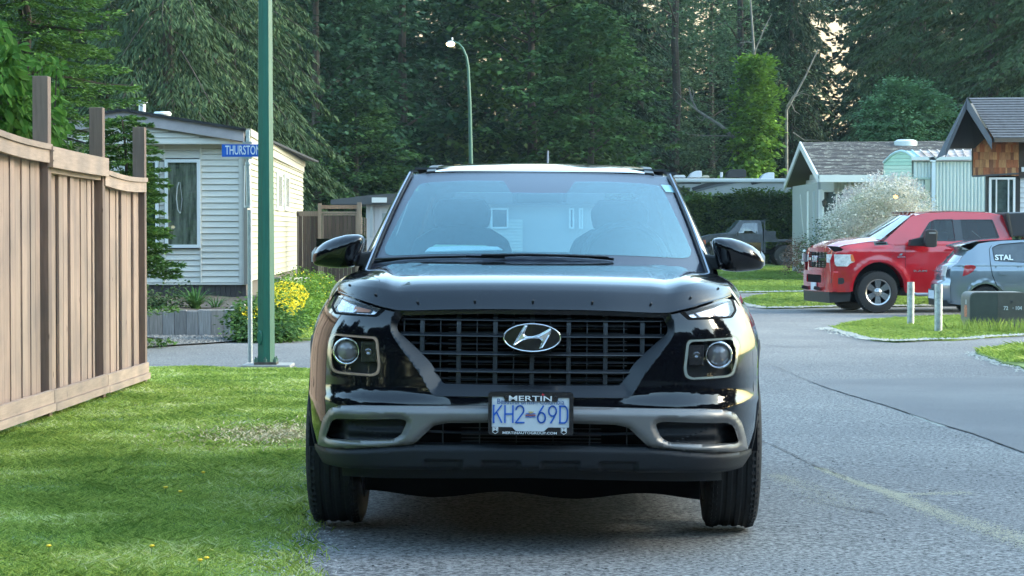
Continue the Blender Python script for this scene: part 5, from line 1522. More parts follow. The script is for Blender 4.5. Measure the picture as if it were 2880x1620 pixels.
# ---- brown board fence and gate further back
GY = 46.0
BRN = woodmat('dark_brown_boards', (.050, .036, .030), var=.35); BRL = woodmat('weathered_rail', (.16, .13, .105), var=.25)
gz_ = ground_z(-5, GY); piecewise_tone(BRN, .3); piecewise_tone(BRL, .15)
bf = thing('board_fence', 'dark brown board fence with gate beside the mobile home', 'fence', (HX(900, GY), GY, gz_))
def fbox(x0, x1, y0, y1, Y, th, nm, m, par=bf, dy=0):
    MB().box((HX(x0, Y), Y + dy, HZ(y1, Y) if y1 else gz_ - .1), (HX(x1, Y), Y + dy + th, HZ(y0, Y))).build(nm, m, par)
fbox(834, 894, 594, 608, GY, .06, 'rail', BRL); fbox(835, 840, 600, 0, GY, .05, 'post', BRL)
for i in range(5): fbox(840 + i * 11, 850.3 + i * 11, 608, 0, GY, .02, 'board', BRN, dy=.02)
fbox(894.5, 903.5, 572, 0, GY, .1, 'post', BRL, dy=-.03); fbox(1004, 1016, 569, 0, GY, .1, 'post', BRL, dy=-.03)
fbox(903, 1004, 577, 587, GY, .07, 'crossbeam', woodmat('brown_beam', (.20, .13, .09))); fbox(904, 1004, 595, 600, GY, .06, 'rail', BRL)
gate = MB().box((HX(906, GY), GY - .01, HZ(606, GY)), (HX(1001, GY), GY + .04, HZ(601, GY))).build('gate', BRL, bf)
for x0, x1 in ((906, 910), (1000, 1004)): MB().box((HX(x0, GY), GY - .01, gz_), (HX(x1, GY), GY + .04, HZ(601, GY))).build('gate_stile', BRL, gate)
for i in range(8): MB().box((HX(910.5 + i * 11.2, GY), GY + .0, gz_ + .05), (HX(921 + i * 11.2, GY), GY + .02, HZ(607, GY))).build('gate_board', BRN, gate)
for i, px in enumerate((1018, 1024, 1029)):
    Y = GY + 1 + i * 1.4; MB().box((HX(px, Y), Y, gz_), (HX(px + 2.6, Y), Y + .02, HZ(610 + i * 2, Y))).build('board', BRL, bf)
# far mobile homes
SY = 60.0; sz = ground_z(-2, SY)
h2 = thing('mobile_home', 'far pale mobile home with dark roof partly hidden behind the SUV', 'mobile home', (HX(1300, SY), SY, sz))
MB().box((HX(1030, SY), SY, sz), (HX(1700, SY), SY + 5, HZ(575, SY))).build('wall', mat('pale_panel', (.40, .40, .41), rough=.7), h2)
k = 0
xw = 1031
while xw < 1075:
    MB().box((HX(xw, SY), SY - .02, sz), (HX(xw + 10.5, SY), SY, HZ(577, SY))).build('wall_panel', mat('pale_panel_b', (.38, .37, .38), rough=.7), h2); xw += 11.3
siding(h2, HX(1300, SY), HX(1470, SY), HZ(617, SY), HZ(740, SY), SY - .04, 14, mat('white_boards', (.52, .53, .5), rough=.6))
siding(h2, HX(1075, SY), HX(1298, SY), HZ(600, SY), HZ(740, SY), SY - .03, 14, mat('grey_boards', (.22, .24, .24), rough=.6))
for x0, x1 in ((1380, 1430), (1335, 1350), (1600, 1615), (1628, 1640)):
    window(h2, x0, x1, 585, 643, SY - .08, 5)
mb = MB(); mb.prism([at(930, 562, SY - .3), at(1036, 549, SY - .3), at(1110, 544, SY - .3), at(1700, 540, SY - .3), at(1700, 575, SY - .3), at(930, 575, SY - .3)], (0, 5.5, 0)); mb.build('roof', mat('dark_flat_roof', (.045, .047, .05), rough=.7), h2, fixn=True)
MB().box((HX(1048, SY), SY - .36, HZ(570, SY)), (HX(1090, SY), SY - .31, HZ(556, SY))).build('fascia', mat('pale_fascia', (.5, .5, .48)), h2)
for px in (1043, 1047): MB().tube([at(px, 570, SY - .1), at(px, 668, SY - .1)], .03, 6).build('vent_pipe', mat('grey_pipe', (.25, .27, .28), rough=.5), h2)
# ================================================================== right side
# ---- bollards
boll0 = None
for i, (px, py, top_, wpx, lab) in enumerate(((2561, 924, 793, 20, 'left one of two galvanised steel bollards on the grass island, standing clear'),
                                 (2639, 945, 801, 22.5, 'right one of two galvanised bollards, nearer the green utility cabinet'))):
    b = gnd(px, py); r = wpx / 2 * mpp(b.y); hgt = (py - top_) * mpp(b.y)
    if boll0 is None:
        boll0 = thing('bollard', lab, 'bollard', b, 'bollards on the grass island')
        mb = MB(); mb.lathe([(0, hgt - .004), (r * .88, hgt - .004), (r * .9, hgt), (r, hgt), (r, -.1)], Matrix.Identity(4), 24); mb.build('pipe', mat('spotted_galvanised', (.40, .44, .45), rough=.45, metal=.55, var=.35, scale=14), boll0, world=False, smooth=40)
    else: copy_tree(boll0, loc=b, label=lab)
# ---- utility cabinet
cb = gnd(2725, 912); CY = 31.9; cz0 = ground_z(6.5, CY); x0 = at(2727, 850, CY).x; zt = at(2727, 822, CY).z; x1 = at(2893, 850, CY).x; xm = at(2806, 850, CY).x
cab = thing('utility_cabinet', 'low dark green utility cabinet with rounded top and stencilled number in the grass', 'utility box', (x0, CY, cz0))
CG = mat('cabinet_green', (.050, .062, .052), rough=.6, var=.12, scale=6); CG2 = mat('cabinet_olive', (.085, .080, .066), rough=.6, var=.12, scale=6); CG3 = mat('cabinet_light', (.13, .125, .11), rough=.55, var=.1, scale=6)
def cabprof(w_): return roundpoly([(x0, cz0 - .1), (x0 + w_, cz0 - .1), (x0 + w_, zt), (x0, zt)], [0, 0, .09, .09], 5)
pr_c = roundpoly([(x0, cz0 - .1), (x1, cz0 - .1), (x1, zt), (x0, zt)], [0, 0, .10, .10], 6)
MB().prism([(x, CY, z) for x, z in pr_c], (0, .62, 0)).build('shell', CG3, cab, smooth=40, fixn=True)
ins = [(x + (.008 if x < (x0 + x1) / 2 else -.008), z - .012) for x, z in pr_c]
MB().prism([(min(x, xm), CY - .012, z) for x, z in ins], (0, .011, 0)).build('door', CG, cab, fixn=True)
MB().prism([(max(x, xm + .004), CY - .010, z) for x, z in ins], (0, .009, 0)).build('door', CG2, cab, fixn=True)
lt = mat('stencil_white', (.55, .58, .58), rough=.7)
for s_, px in (('72', 2829), ('· 104', 2861)):
    t_ = text('stencil_number', s_, at(px, 867, CY - .014) - cab.location, .075, lt, cab, sx=.9, ext=.0005, bold=.002)
MB().box((at(2842, 850, CY).x, CY - .03, at(0, 851, CY).z), (at(2848, 850, CY).x, CY - .008, at(0, 845, CY).z)).build('latch', mat('dull_latch', (.05, .05, .05), rough=.6), cab)
ey = CY + .10
mb = MB(); mb.box((x0 - .003, CY + .18, at(0, 893, CY).z), (x0 - .001, CY + .36, at(0, 860, CY).z)); mb.build('warning_sticker', mat('orange_sticker', (.50, .16, .08), rough=.6, var=.5, scale=30), cab)
mb = MB(); mb.box((x0 - .003, CY + .22, at(0, 857, CY).z), (x0 - .001, CY + .27, at(0, 844, CY).z)); mb.build('white_tag', mat('tag_white', (.6, .6, .58), rough=.6), cab)

# ---- generic vehicle helpers (x forward from the end nearest the left of the picture, y across, z up)
def prism_xz(pts, y0, y1, nm, m, par, bevel=0.0, smooth=False, taper=None):
    mb = MB(); mb.prism([(x, y0, z) for x, z in pts], (0, y1 - y0, 0)); return mb.build(nm, m, par, world=False, bevel=bevel, smooth=smooth, fixn=True)
def wheel2(par, x, y, r, wd, rim, sg, rimm, spokes=6, name='wheel', hub=True):
    """axle along y; sg = outward side"""
    M = Matrix.Translation((x, y, r)) @ Matrix.Rotation(R(90), 4, 'X')
    h = wd / 2
    p_ = [(rim, -h * .8), (rim + .02, -h * .97), (r * .86, -h), (r * .965, -h * .9), (r, -h * .7), (r * .985, -h * .1), (r, 0), (r * .985, h * .1), (r, h * .7), (r * .965, h * .9), (r * .86, h), (rim + .02, h * .97), (rim, h * .8), (rim * .96, 0)]
    t = MB().lathe(p_, M, 48, closed=True).build(name, RUB, par, world=False, smooth=40, fixn=True)
    lug = MB()
    for k in range(48):
        a = 2 * math.pi * k / 48; c, s_ = math.cos(a), math.sin(a)
        for q in (-1, 1): lug.bar(M @ Vector((c * r * .96, s_ * r * .96, q * h * .93)), M @ Vector((c * r * 1.005, s_ * r * 1.005, q * h * .55)), .02, .02)
    lug.build('tread_blocks', RUB, t, world=False)['kind'] = 'stuff'
    o = -sg                           # local +z of the lathe points to -y
    rm = MB(); rm.lathe([(rim * 1.04, o * h * .98), (rim * .93, o * h * .9), (rim * .90, o * h * .2), (rim, -o * h * .8)], M, 40)
    for k in range(spokes):
        a = 2 * math.pi * (k + .5) / spokes; c, s_ = math.cos(a), math.sin(a); e = Vector((-s_, c, 0))
        A0, A1 = Vector((c, s_, 0)) * rim * .26, Vector((c, s_, 0)) * rim * .94
        z0_, z1_ = o * h * .78, o * h * .88
        vs = [A0 - e * rim * .17 + Vector((0, 0, z0_)), A0 + e * rim * .17 + Vector((0, 0, z0_)), A1 + e * rim * .27 + Vector((0, 0, z1_)), A1 - e * rim * .27 + Vector((0, 0, z1_))]
        vs2 = [v - Vector((0, 0, o * .05)) for v in vs]
        rm.add([M @ v for v in vs + vs2], [(0, 1, 2, 3), (4, 7, 6, 5), (0, 4, 5, 1), (1, 5, 6, 2), (2, 6, 7, 3), (3, 7, 4, 0)])
    rm.build('rim', rimm, t, world=False, smooth=30, fixn=True)
    MB().lathe([(rim * .93, o * h * .3), (0, o * h * .3)], M, 24).build('brake_disc', VOID, t, world=False)
    if hub:
        hb = MB(); hb.lathe([(rim * .33, o * h * .7), (rim * .31, o * h * .92), (rim * .2, o * h * 1.0), (rim * .12, o * h * 1.12), (0, o * h * 1.14)], M, 24)
        for k in range(8):
            a = 2 * math.pi * k / 8; hb.lathe([(.011, 0), (.009, o * .02), (0, o * .022)], M @ Matrix.Translation((rim * .25 * math.cos(a), rim * .25 * math.sin(a), o * h * .97)), 6)
        hb.build('hub', rimm, t, world=False, smooth=40, fixn=True)
    return t

# ---- red pickup
RED = mat('red_paint', (.36, .004, .012), rough=.25, coat=1.0, var=.05, scale=2)
wb = gnd(2467, 880); TH = R(-9)
truck = thing('red_pickup', 'shiny red four door pickup truck parked facing left', 'pickup truck', (0, 0, 0))
ORG.pop(truck.name)
# local frame: +x towards the tail, +y away from the camera, wheel (front left) contact at (.98, 0.12)
truck.rotation_euler = (0, 0, 0)
ct, st_ = math.cos(R(9)), math.sin(R(9))
# tail direction in the world: (cos9, sin9)
truck.rotation_euler = (0, 0, R(9)); off = Matrix.Rotation(R(9), 3, 'Z') @ Vector((.98, .10, 0)); truck.location = (wb.x - off.x, wb.y - off.y, wb.z)
def TX(cx): return (cx - 493) * .00217
def TZ(cy): return (1055 - cy) * .00214
def hw_front(x): return .10 * max(0, 1 - x / .45) ** 2          # front corner rounds inwards
def arch_pts(cx, cz, r, n=14, a0=5, a1=175, sq=1.06): return [(cx + r * math.cos(R(lerp(a1, a0, i / n))), cz + r * sq * math.sin(R(lerp(a1, a0, i / n)))) for i in range(n + 1)]
WB = 3.79; fwx, rwx = .98, .98 + WB
def body_side(sg):
    o = [(.02, .62), (.0, .80), (.0, 1.08)]
    o = [(.03, .50), (.30, .42), (.45, .44)] + arch_pts(fwx, .45, .54, a0=0, a1=178) + [(1.55, .40), (rwx - .6, .40)] + arch_pts(rwx, .45, .52, a0=0, a1=178) + [(rwx + .6, .5), (5.9, .5), (5.95, 1.32)]
    o += [(3.9, 1.36), (3.5, 1.37), (1.35, 1.37), (1.2, 1.43), (.75, 1.415), (.35, 1.36), (.08, 1.28), (.0, 1.05)]
    def mp(x, z, q=0):
        bulge = .03 * math.sin(math.pi * min(1, max(0, (z - .4) / 1.0))) + (.02 * math.exp(-((math.hypot(x - fwx, z - .45) - .60) / .07) ** 2))
        roll = .10 * smooth(1.22, 1.44, z) ** 1.5 if x < 1.3 else .03 * smooth(1.2, 1.36, z)
        y = hw_front(x) + .03 - bulge + roll + q
        return (x, y if sg < 0 else 2.02 - y, z)
    return patch('body_side', o, mp, RED, truck, step=.08, step2=.06, skirt=.06, flip=(sg > 0))
body_side(-1); body_side(1)
def loft_rows(rows, nm, m, par, smooth_=True, flat=False):
    mb = MB(); k = len(rows[0])
    for r_ in rows: mb.v += [tuple(p) for p in r_]
    for j in range(len(rows) - 1):
        for i in range(k - 1):
            a = j * k + i; mb.f.append((a, a + 1, a + k + 1, a + k)); mb.mi.append(0)
    return mb.build(nm, m, par, world=False, smooth=smooth_, fixn=True)
def hoodrow(x, ze, zc, inset=.13): 
    return [(x, lerp(inset, 2.02 - inset, i / 12), ze + (zc - ze) * (1 - abs(2 * i / 12 - 1) ** 2.5) + (.03 if abs(2 * i / 12 - 1) > .35 and abs(2 * i / 12 - 1) < .7 else 0)) for i in range(13)]
loft_rows([hoodrow(.02, 1.20, 1.24, .25), hoodrow(.05, 1.27, 1.33, .2), hoodrow(.3, 1.36, 1.42), hoodrow(.8, 1.43, 1.49), hoodrow(1.2, 1.45, 1.52), hoodrow(1.38, 1.45, 1.52)], 'bonnet', RED, truck, 40)
# dark vent streak on the bonnet edge, and badge
prism_xz([(TX(450), TZ(425)), (TX(560), TZ(432)), (TX(640), TZ(470)), (TX(520), TZ(478))], .045, .05, 'bonnet_vent', GLOSSBLK, truck)
# cab
zb_ = 1.36
cabp = [(TX(1000), zb_ + .08), (TX(1290), 1.93), (TX(1440), 2.0), (TX(1700), 2.03), (TX(2050), 2.015), (TX(2180), 1.97), (TX(2235), 1.80), (TX(2262), zb_)]
def cabside(sg):
    o = [(TX(1180), 1.30)] + [(TX(1000), zb_ + .06)] + cabp[1:] + [(TX(2255), 1.30)]
    win1 = roundpoly([(TX(1345), TZ(372)), (TX(1470), TZ(205)), (TX(1520), TZ(183)), (TX(1692), TZ(180)), (TX(1700), TZ(378))], .03, 3)
    win2 = roundpoly([(TX(1775), TZ(372)), (TX(1765), TZ(183)), (TX(2075), TZ(183)), (TX(2125), TZ(352))], .03, 3)
    def mp(x, z, q=0):
        y = .05 + .02 + max(0, z - 1.3) * .30 + q
        return (x, y if sg < 0 else 2.02 - y, z)
    c_ = patch('cab_side', o, mp, RED, truck, holes=[win1, win2], step=.12, skirt=.06, flip=(sg > 0))
    for w_, tint in ((win1, (.32, .42, .45)), (win2, (.06, .07, .08))):
        f = patch('door_window', w_, lambda x, z, q=0: mp(x, z, .012), pane('truck_glass', tint, .0, fm=.9), truck, step=.3, flip=(sg > 0))
    # black surround and B pillar
    grow = lambda P_, k: [(sum(p[0] for p in P_) / len(P_) + (x - sum(p[0] for p in P_) / len(P_)) * k, sum(p[1] for p in P_) / len(P_) + (z - sum(p[1] for p in P_) / len(P_)) * k) for x, z in P_]
    for w_ in (win1, win2):
        patch('window_seal', grow(w_, 1.06), lambda x, z, q=0: mp(x, z, -.004 + q), GLOSSBLK, truck, holes=[w_], step=.15, skirt=.01, flip=(sg > 0))
    patch('door_pillar', [(TX(1700), TZ(378)), (TX(1700), TZ(180)), (TX(1768), TZ(180)), (TX(1778), TZ(378))], lambda x, z, q=0: mp(x, z, -.005 + q), GLOSSBLK, truck, step=.2, skirt=.01, flip=(sg > 0))
    for xs_ in (TX(1200), TX(1735), TX(2235)):
        mb = MB()
        for k in range(8):
            z0, z1 = lerp(.50, 1.34, k / 8), lerp(.50, 1.34, (k + 1) / 8)
            if xs_ > 3.5 and k < 3: continue
            f2 = lambda z: .028 - .03 * math.sin(math.pi * min(1, max(0, (z - .4) / 1.0))) + .03 * smooth(1.2, 1.36, z)
            ya, yb = f2(z0), f2(z1)
            if sg > 0: ya, yb = 2.02 - ya, 2.02 - yb
            mb.add([(xs_ - .004, ya, z0), (xs_ + .004, ya, z0), (xs_ + .004, yb, z1), (xs_ - .004, yb, z1)], [(0, 1, 2, 3)])
        mb.build('door_gap', VOID, truck, world=False)
cabside(-1); cabside(1)
roofrows = []
for (x, z) in [(TX(1290), 1.93), (TX(1360), 1.97), (TX(1440), 2.0), (TX(1700), 2.03), (TX(2050), 2.015), (TX(2180), 1.97), (TX(2235), 1.80), (TX(2262), zb_)]:
    ins_ = .07 + (z - 1.3) * .30
    roofrows.append([(x, lerp(ins_, 2.02 - ins_, i / 10), z + .035 * (1 - abs(2 * i / 10 - 1) ** 3)) for i in range(11)])
loft_rows(roofrows, 'cab_roof', RED, truck, 40)
ws_ = [[(TX(1000) - .04, lerp(.14, 1.88, i / 8), 1.47 + .03 * math.sin(math.pi * i / 8)) for i in range(9)], [(TX(1285), lerp(.27, 1.75, i / 8), 1.94 + .03 * math.sin(math.pi * i / 8)) for i in range(9)]]
ws_[0] = [(x - .12 * math.sin(math.pi * i / 8), y, z) for i, (x, y, z) in enumerate(ws_[0])]
loft_rows(ws_, 'windscreen', pane('truck_screen', (.35, .5, .52), .06), truck)
prism_xz([(TX(985), 1.42), (TX(1060), 1.44), (TX(1060), 1.47), (TX(985), 1.45)], .2, 1.8, 'wiper_cowl', BLKPL, truck)
for k in range(5):
    y = .5 + k * .25; MB().box((TX(1300) + (0 if k in (0, 4) else -.02), y - .05, 2.0), (TX(1360), y + .05, 2.04)).build('marker_light', mat('smoked_amber', (.09, .05, .03), rough=.2, coat=1), truck, world=False, bevel=.01)
prism_xz([(2.0, .62), (3.8, .62), (3.8, 1.0), (2.0, 1.0)], .5, 1.5, 'cabin_floor', INT, truck)
for y in (.32, 1.15):
    prism_xz([(TX(1560), .9), (TX(1640), .9), (TX(1670), 1.62), (TX(1560), 1.62)], y, y + .5, 'seat', mat('tan_seat', (.10, .09, .08), rough=.9), truck, bevel=.04)
    prism_xz([(TX(1590), 1.64), (TX(1650), 1.64), (TX(1660), 1.86), (TX(1600), 1.86)], y + .12, y + .38, 'headrest', mat('tan_seat2', (.12, .11, .10), rough=.9), truck, bevel=.03)
# nose: one red panel with grille, lamps, bumper
def nose(y, z, q=0):
    a = abs(y - 1.01) / .98; return (.06 - .08 * (1 - a ** 2.2) + .05 * max(0, z - .9) + .28 * max(0, a - .86) + q, y, z)
no = [(.05, .66), (1.97, .66), (1.97, 1.22), (1.7, 1.30), (.32, 1.30), (.05, 1.22)]
gr_ = roundpoly([(.42, .90), (1.60, .90), (1.66, 1.22), (.36, 1.22)], .05, 4)
patch('front_panel', no, nose, RED, truck, holes=[gr_], step=.08, skirt=.03, flip=True)
tg = patch('grille', gr_, lambda y, z, q=0: nose(y, z, .06), VOID, truck, step=.2, flip=True)
for k in range(9):
    z = .93 + k * .035
    mb = MB(); 
    for j in range(12):
        ya, yb = lerp(.38, 1.63, j / 12), lerp(.38, 1.63, (j + 1) / 12); mb.bar(nose(ya, z, .02 + .012 * (j % 2)), nose(yb, z, .02 + .012 * ((j + 1) % 2)), .014, .016)
    mb.build('grille_bar', GLOSSBLK, tg, world=False)
mb = MB(); mb.bar(nose(.40, 1.07, -.005), nose(.70, 1.07, -.02), .03, .05); mb.bar(nose(1.62, 1.07, -.005), nose(1.32, 1.07, -.02), .03, .05); mb.build('grille_bar', CHROME, tg, world=False)
t_ = text('grille_letters', 'RAM', Vector(nose(1.01, 1.07, -.03)), .17, CHROME, truck, rot=(R(90), 0, R(-90)), ext=.012, bold=.004)
# bumper
def bump(y, z, q=0):
    a = abs(y - 1.01) / 1.0; return (-.02 - .06 * (1 - a ** 2.2) + .30 * max(0, a - .82) + q, y, z)
bo = roundpoly([(.02, .42), (2.0, .42), (2.02, .84), (0.0, .84)], .03, 3)
lo_ = roundpoly([(.5, .60), (1.52, .60), (1.52, .76), (.5, .76)], .03, 3)
patch('bumper', bo, bump, RED, truck, holes=[lo_], step=.1, skirt=.10, flip=True)
patch('bumper_mesh', lo_, lambda y, z, q=0: bump(y, z, .03), VOID, truck, step=.3, flip=True)
o_ = [(.03, .42), (.40, .42), (.47, .62), (.50, .84), (.0, .84), (.0, .62)]
for sg in (-1, 1):
    mp = (lambda x, z, q=0: (x, .03 + .12 * max(0, .25 - x) ** 1.5 * 2 + q, z)) if sg < 0 else (lambda x, z, q=0: (x, 1.99 - .12 * max(0, .25 - x) ** 1.5 * 2 - q, z))
    patch('bumper_corner', o_, mp, RED, truck, step=.1, skirt=.04, flip=(sg > 0))
    fo = roundpoly([(TX(495), TZ(775)), (TX(500), TZ(725)), (TX(610), TZ(725)), (TX(622), TZ(760)), (TX(600), TZ(785))], .02, 3)
    mp2 = lambda x, z, q=0, mp=mp: mp(x, z, q - .006)
    f_ = patch('fog_lamp', fo, mp2 if sg < 0 else (lambda x, z, q=0, mp=mp: mp(x, z, -.006 + q)), BLKPL, truck, step=.1, skirt=.02, flip=(sg > 0))
    # headlight wraps the corner
    hpts = roundpoly([(TX(468), TZ(505)), (TX(690), TZ(507)), (TX(712), TZ(575)), (TX(668), TZ(590)), (TX(640), TZ(618)), (TX(545), TZ(616)), (TX(520), TZ(585)), (TX(470), TZ(582))], .01, 2)
    def hm(x, z, q=0, sg=sg):
        y = hw_front(x) - .022 + q
        if x < .08: y = .10 + (.08 - x) * .4 + q
        return (x, y if sg < 0 else 2.02 - y, z)
    hl = patch('headlight', hpts, hm, mat('headlamp_chrome', (.75, .8, .8), rough=.25, metal=.35, var=.35, scale=14), truck, step=.05, skirt=.03, flip=(sg > 0))
    hf = roundpoly([(.12, 1.01), (.36, 1.03), (.36, 1.15), (.12, 1.16)], .015, 2)
    patch('lamp_front', [(y if sg < 0 else 2.02 - y, z) for y, z in hf], lambda y, z, q=0: nose(y, z, -.012 + q), mat('headlamp_chrome2', (.7, .75, .75), rough=.25, metal=.3, var=.5, scale=14), hl, step=.1, skirt=.02, flip=True)
    am = [(TX(668), TZ(512)), (TX(690), TZ(507)), (TX(712), TZ(575)), (TX(676), TZ(570))]
    patch('side_marker', am, lambda x, z, q=0: hm(x, z, -.006 + q), AMBER, hl, step=.1, skirt=.01, flip=(sg > 0))
prism_xz([(.0, .20), (.42, .24), (.44, .44), (-.02, .44)], .12, 1.9, 'air_dam', BLKPL, truck)
mb = MB(); mb.box((-.115, .72, .44), (-.095, 1.05, .60)); mb.build('number_plate', mat('pale_plate', (.55, .6, .65), rough=.4), truck, world=False)
for y in (.55, 1.4):
    mb = MB(); mb.bar((-.2, y, .50), (-.02, y, .46), .035, .07); mb.build('tow_hook', BLKPL, truck, world=False)
# bed with dark cover, rear
prism_xz([(TX(2200), TZ(112)), (TX(2290), TZ(108)), (5.9, TZ(112)), (5.92, TZ(340)), (TX(2265), TZ(340))], .16, 1.86, 'bed_canopy', mat('dark_canopy', (.03, .036, .045), rough=.3, coat=.5), truck, bevel=.03)
prism_xz([(TX(2180), TZ(118)), (TX(2215), TZ(112)), (TX(2262), TZ(340)), (TX(2240), TZ(345))], .10, 1.92, 'canopy_seal', BLKPL, truck, bevel=.01)
prism_xz([(3.95, .55), (5.9, .55), (5.9, 1.3), (3.95, 1.3)], .1, 1.92, 'bed', RED, truck)
# side step, handle, badges, mirrors, arch lips
mb = MB(); mb.tube([(1.65, .02, .42), (1.75, -.06, .37), (3.4, -.06, .37), (3.5, .02, .42)], .035, 8); mb.build('side_step', mat('step_steel', (.4, .42, .44), rough=.3, metal=.8), truck, world=False, smooth=True)
prism_xz([(1.5, .34), (4.2, .34), (4.2, .46), (1.5, .46)], .15, 1.87, 'chassis', BLKPL, truck)
for x in (TX(1580), TX(2090)):
    MB().box((x, -.035, TZ(470)), (x + .22, -.005, TZ(452))).build('door_handle', RED, truck, world=False, bevel=.008)
mb = MB(); mb.prism([(TX(1340), -.27, TZ(400)), (TX(1350), -.27, TZ(285)), (TX(1380), -.27, TZ(272)), (TX(1450), -.27, TZ(275)), (TX(1465), -.27, TZ(300)), (TX(1460), -.27, TZ(430)), (TX(1430), -.27, TZ(440)), (TX(1360), -.27, TZ(435))], (0, .16, 0)); mr_ = mb.build('door_mirror', BLKPL, truck, world=False, bevel=.02, fixn=True)
mb = MB(); mb.prism([(TX(1225), -.10, TZ(425)), (TX(1235), -.10, TZ(370)), (TX(1345), -.12, TZ(345)), (TX(1360), -.12, TZ(430))], (0, .14, 0)); mb.build('mirror_arm', BLKPL, mr_, world=False, bevel=.01, fixn=True)
MB().box((TX(1380), -.275, TZ(312)), (TX(1450), -.268, TZ(300))).build('indicator', mat('indicator_grey', (.5, .52, .53), rough=.2, metal=.5), mr_, world=False)
bd = mat('badge_chrome', (.6, .62, .64), rough=.2, metal=.9)
prism_xz(roundpoly([(TX(890), TZ(392)), (TX(1020), TZ(386)), (TX(1032), TZ(418)), (TX(905), TZ(424))], .01, 2), .0, .012, 'badge', bd, truck)
prism_xz([(TX(915), TZ(397)), (TX(1008), TZ(393)), (TX(1014), TZ(411)), (TX(920), TZ(415))], -.004, .002, 'badge_inset', GLOSSBLK, truck)
prism_xz([(TX(1135), TZ(515)), (TX(1150), TZ(497)), (TX(1176), TZ(497)), (TX(1160), TZ(517))], -.010, -.002, 'badge', bd, truck)
prism_xz([(TX(1120), TZ(534)), (TX(1196), TZ(534)), (TX(1196), TZ(527)), (TX(1120), TZ(527))], -.010, -.002, 'badge', bd, truck)
t_ = text('side_lettering', 'RAM', Vector((TX(1340), -.016, TZ(663))), .06, bd, truck, sx=2.4, ext=.002, bold=.001)
well_ = VOID
for cx in (fwx, rwx):
    prism_xz([(cx + .56 * math.cos(R(a)), .45 + .58 * math.sin(R(a))) for a in range(0, 181, 15)] + [(cx - .56, .4), (cx + .56, .4)], .30, .34, 'wheel_well', VOID, truck)
TR = mat('truck_alloy', (.40, .40, .40), rough=.25, metal=.9)
for x in (fwx, rwx):
    wheel2(truck, x, .17, .42, .28, .255, -1, TR, 6); wheel2(truck, x, 1.85, .42, .28, .255, 1, TR, 6)

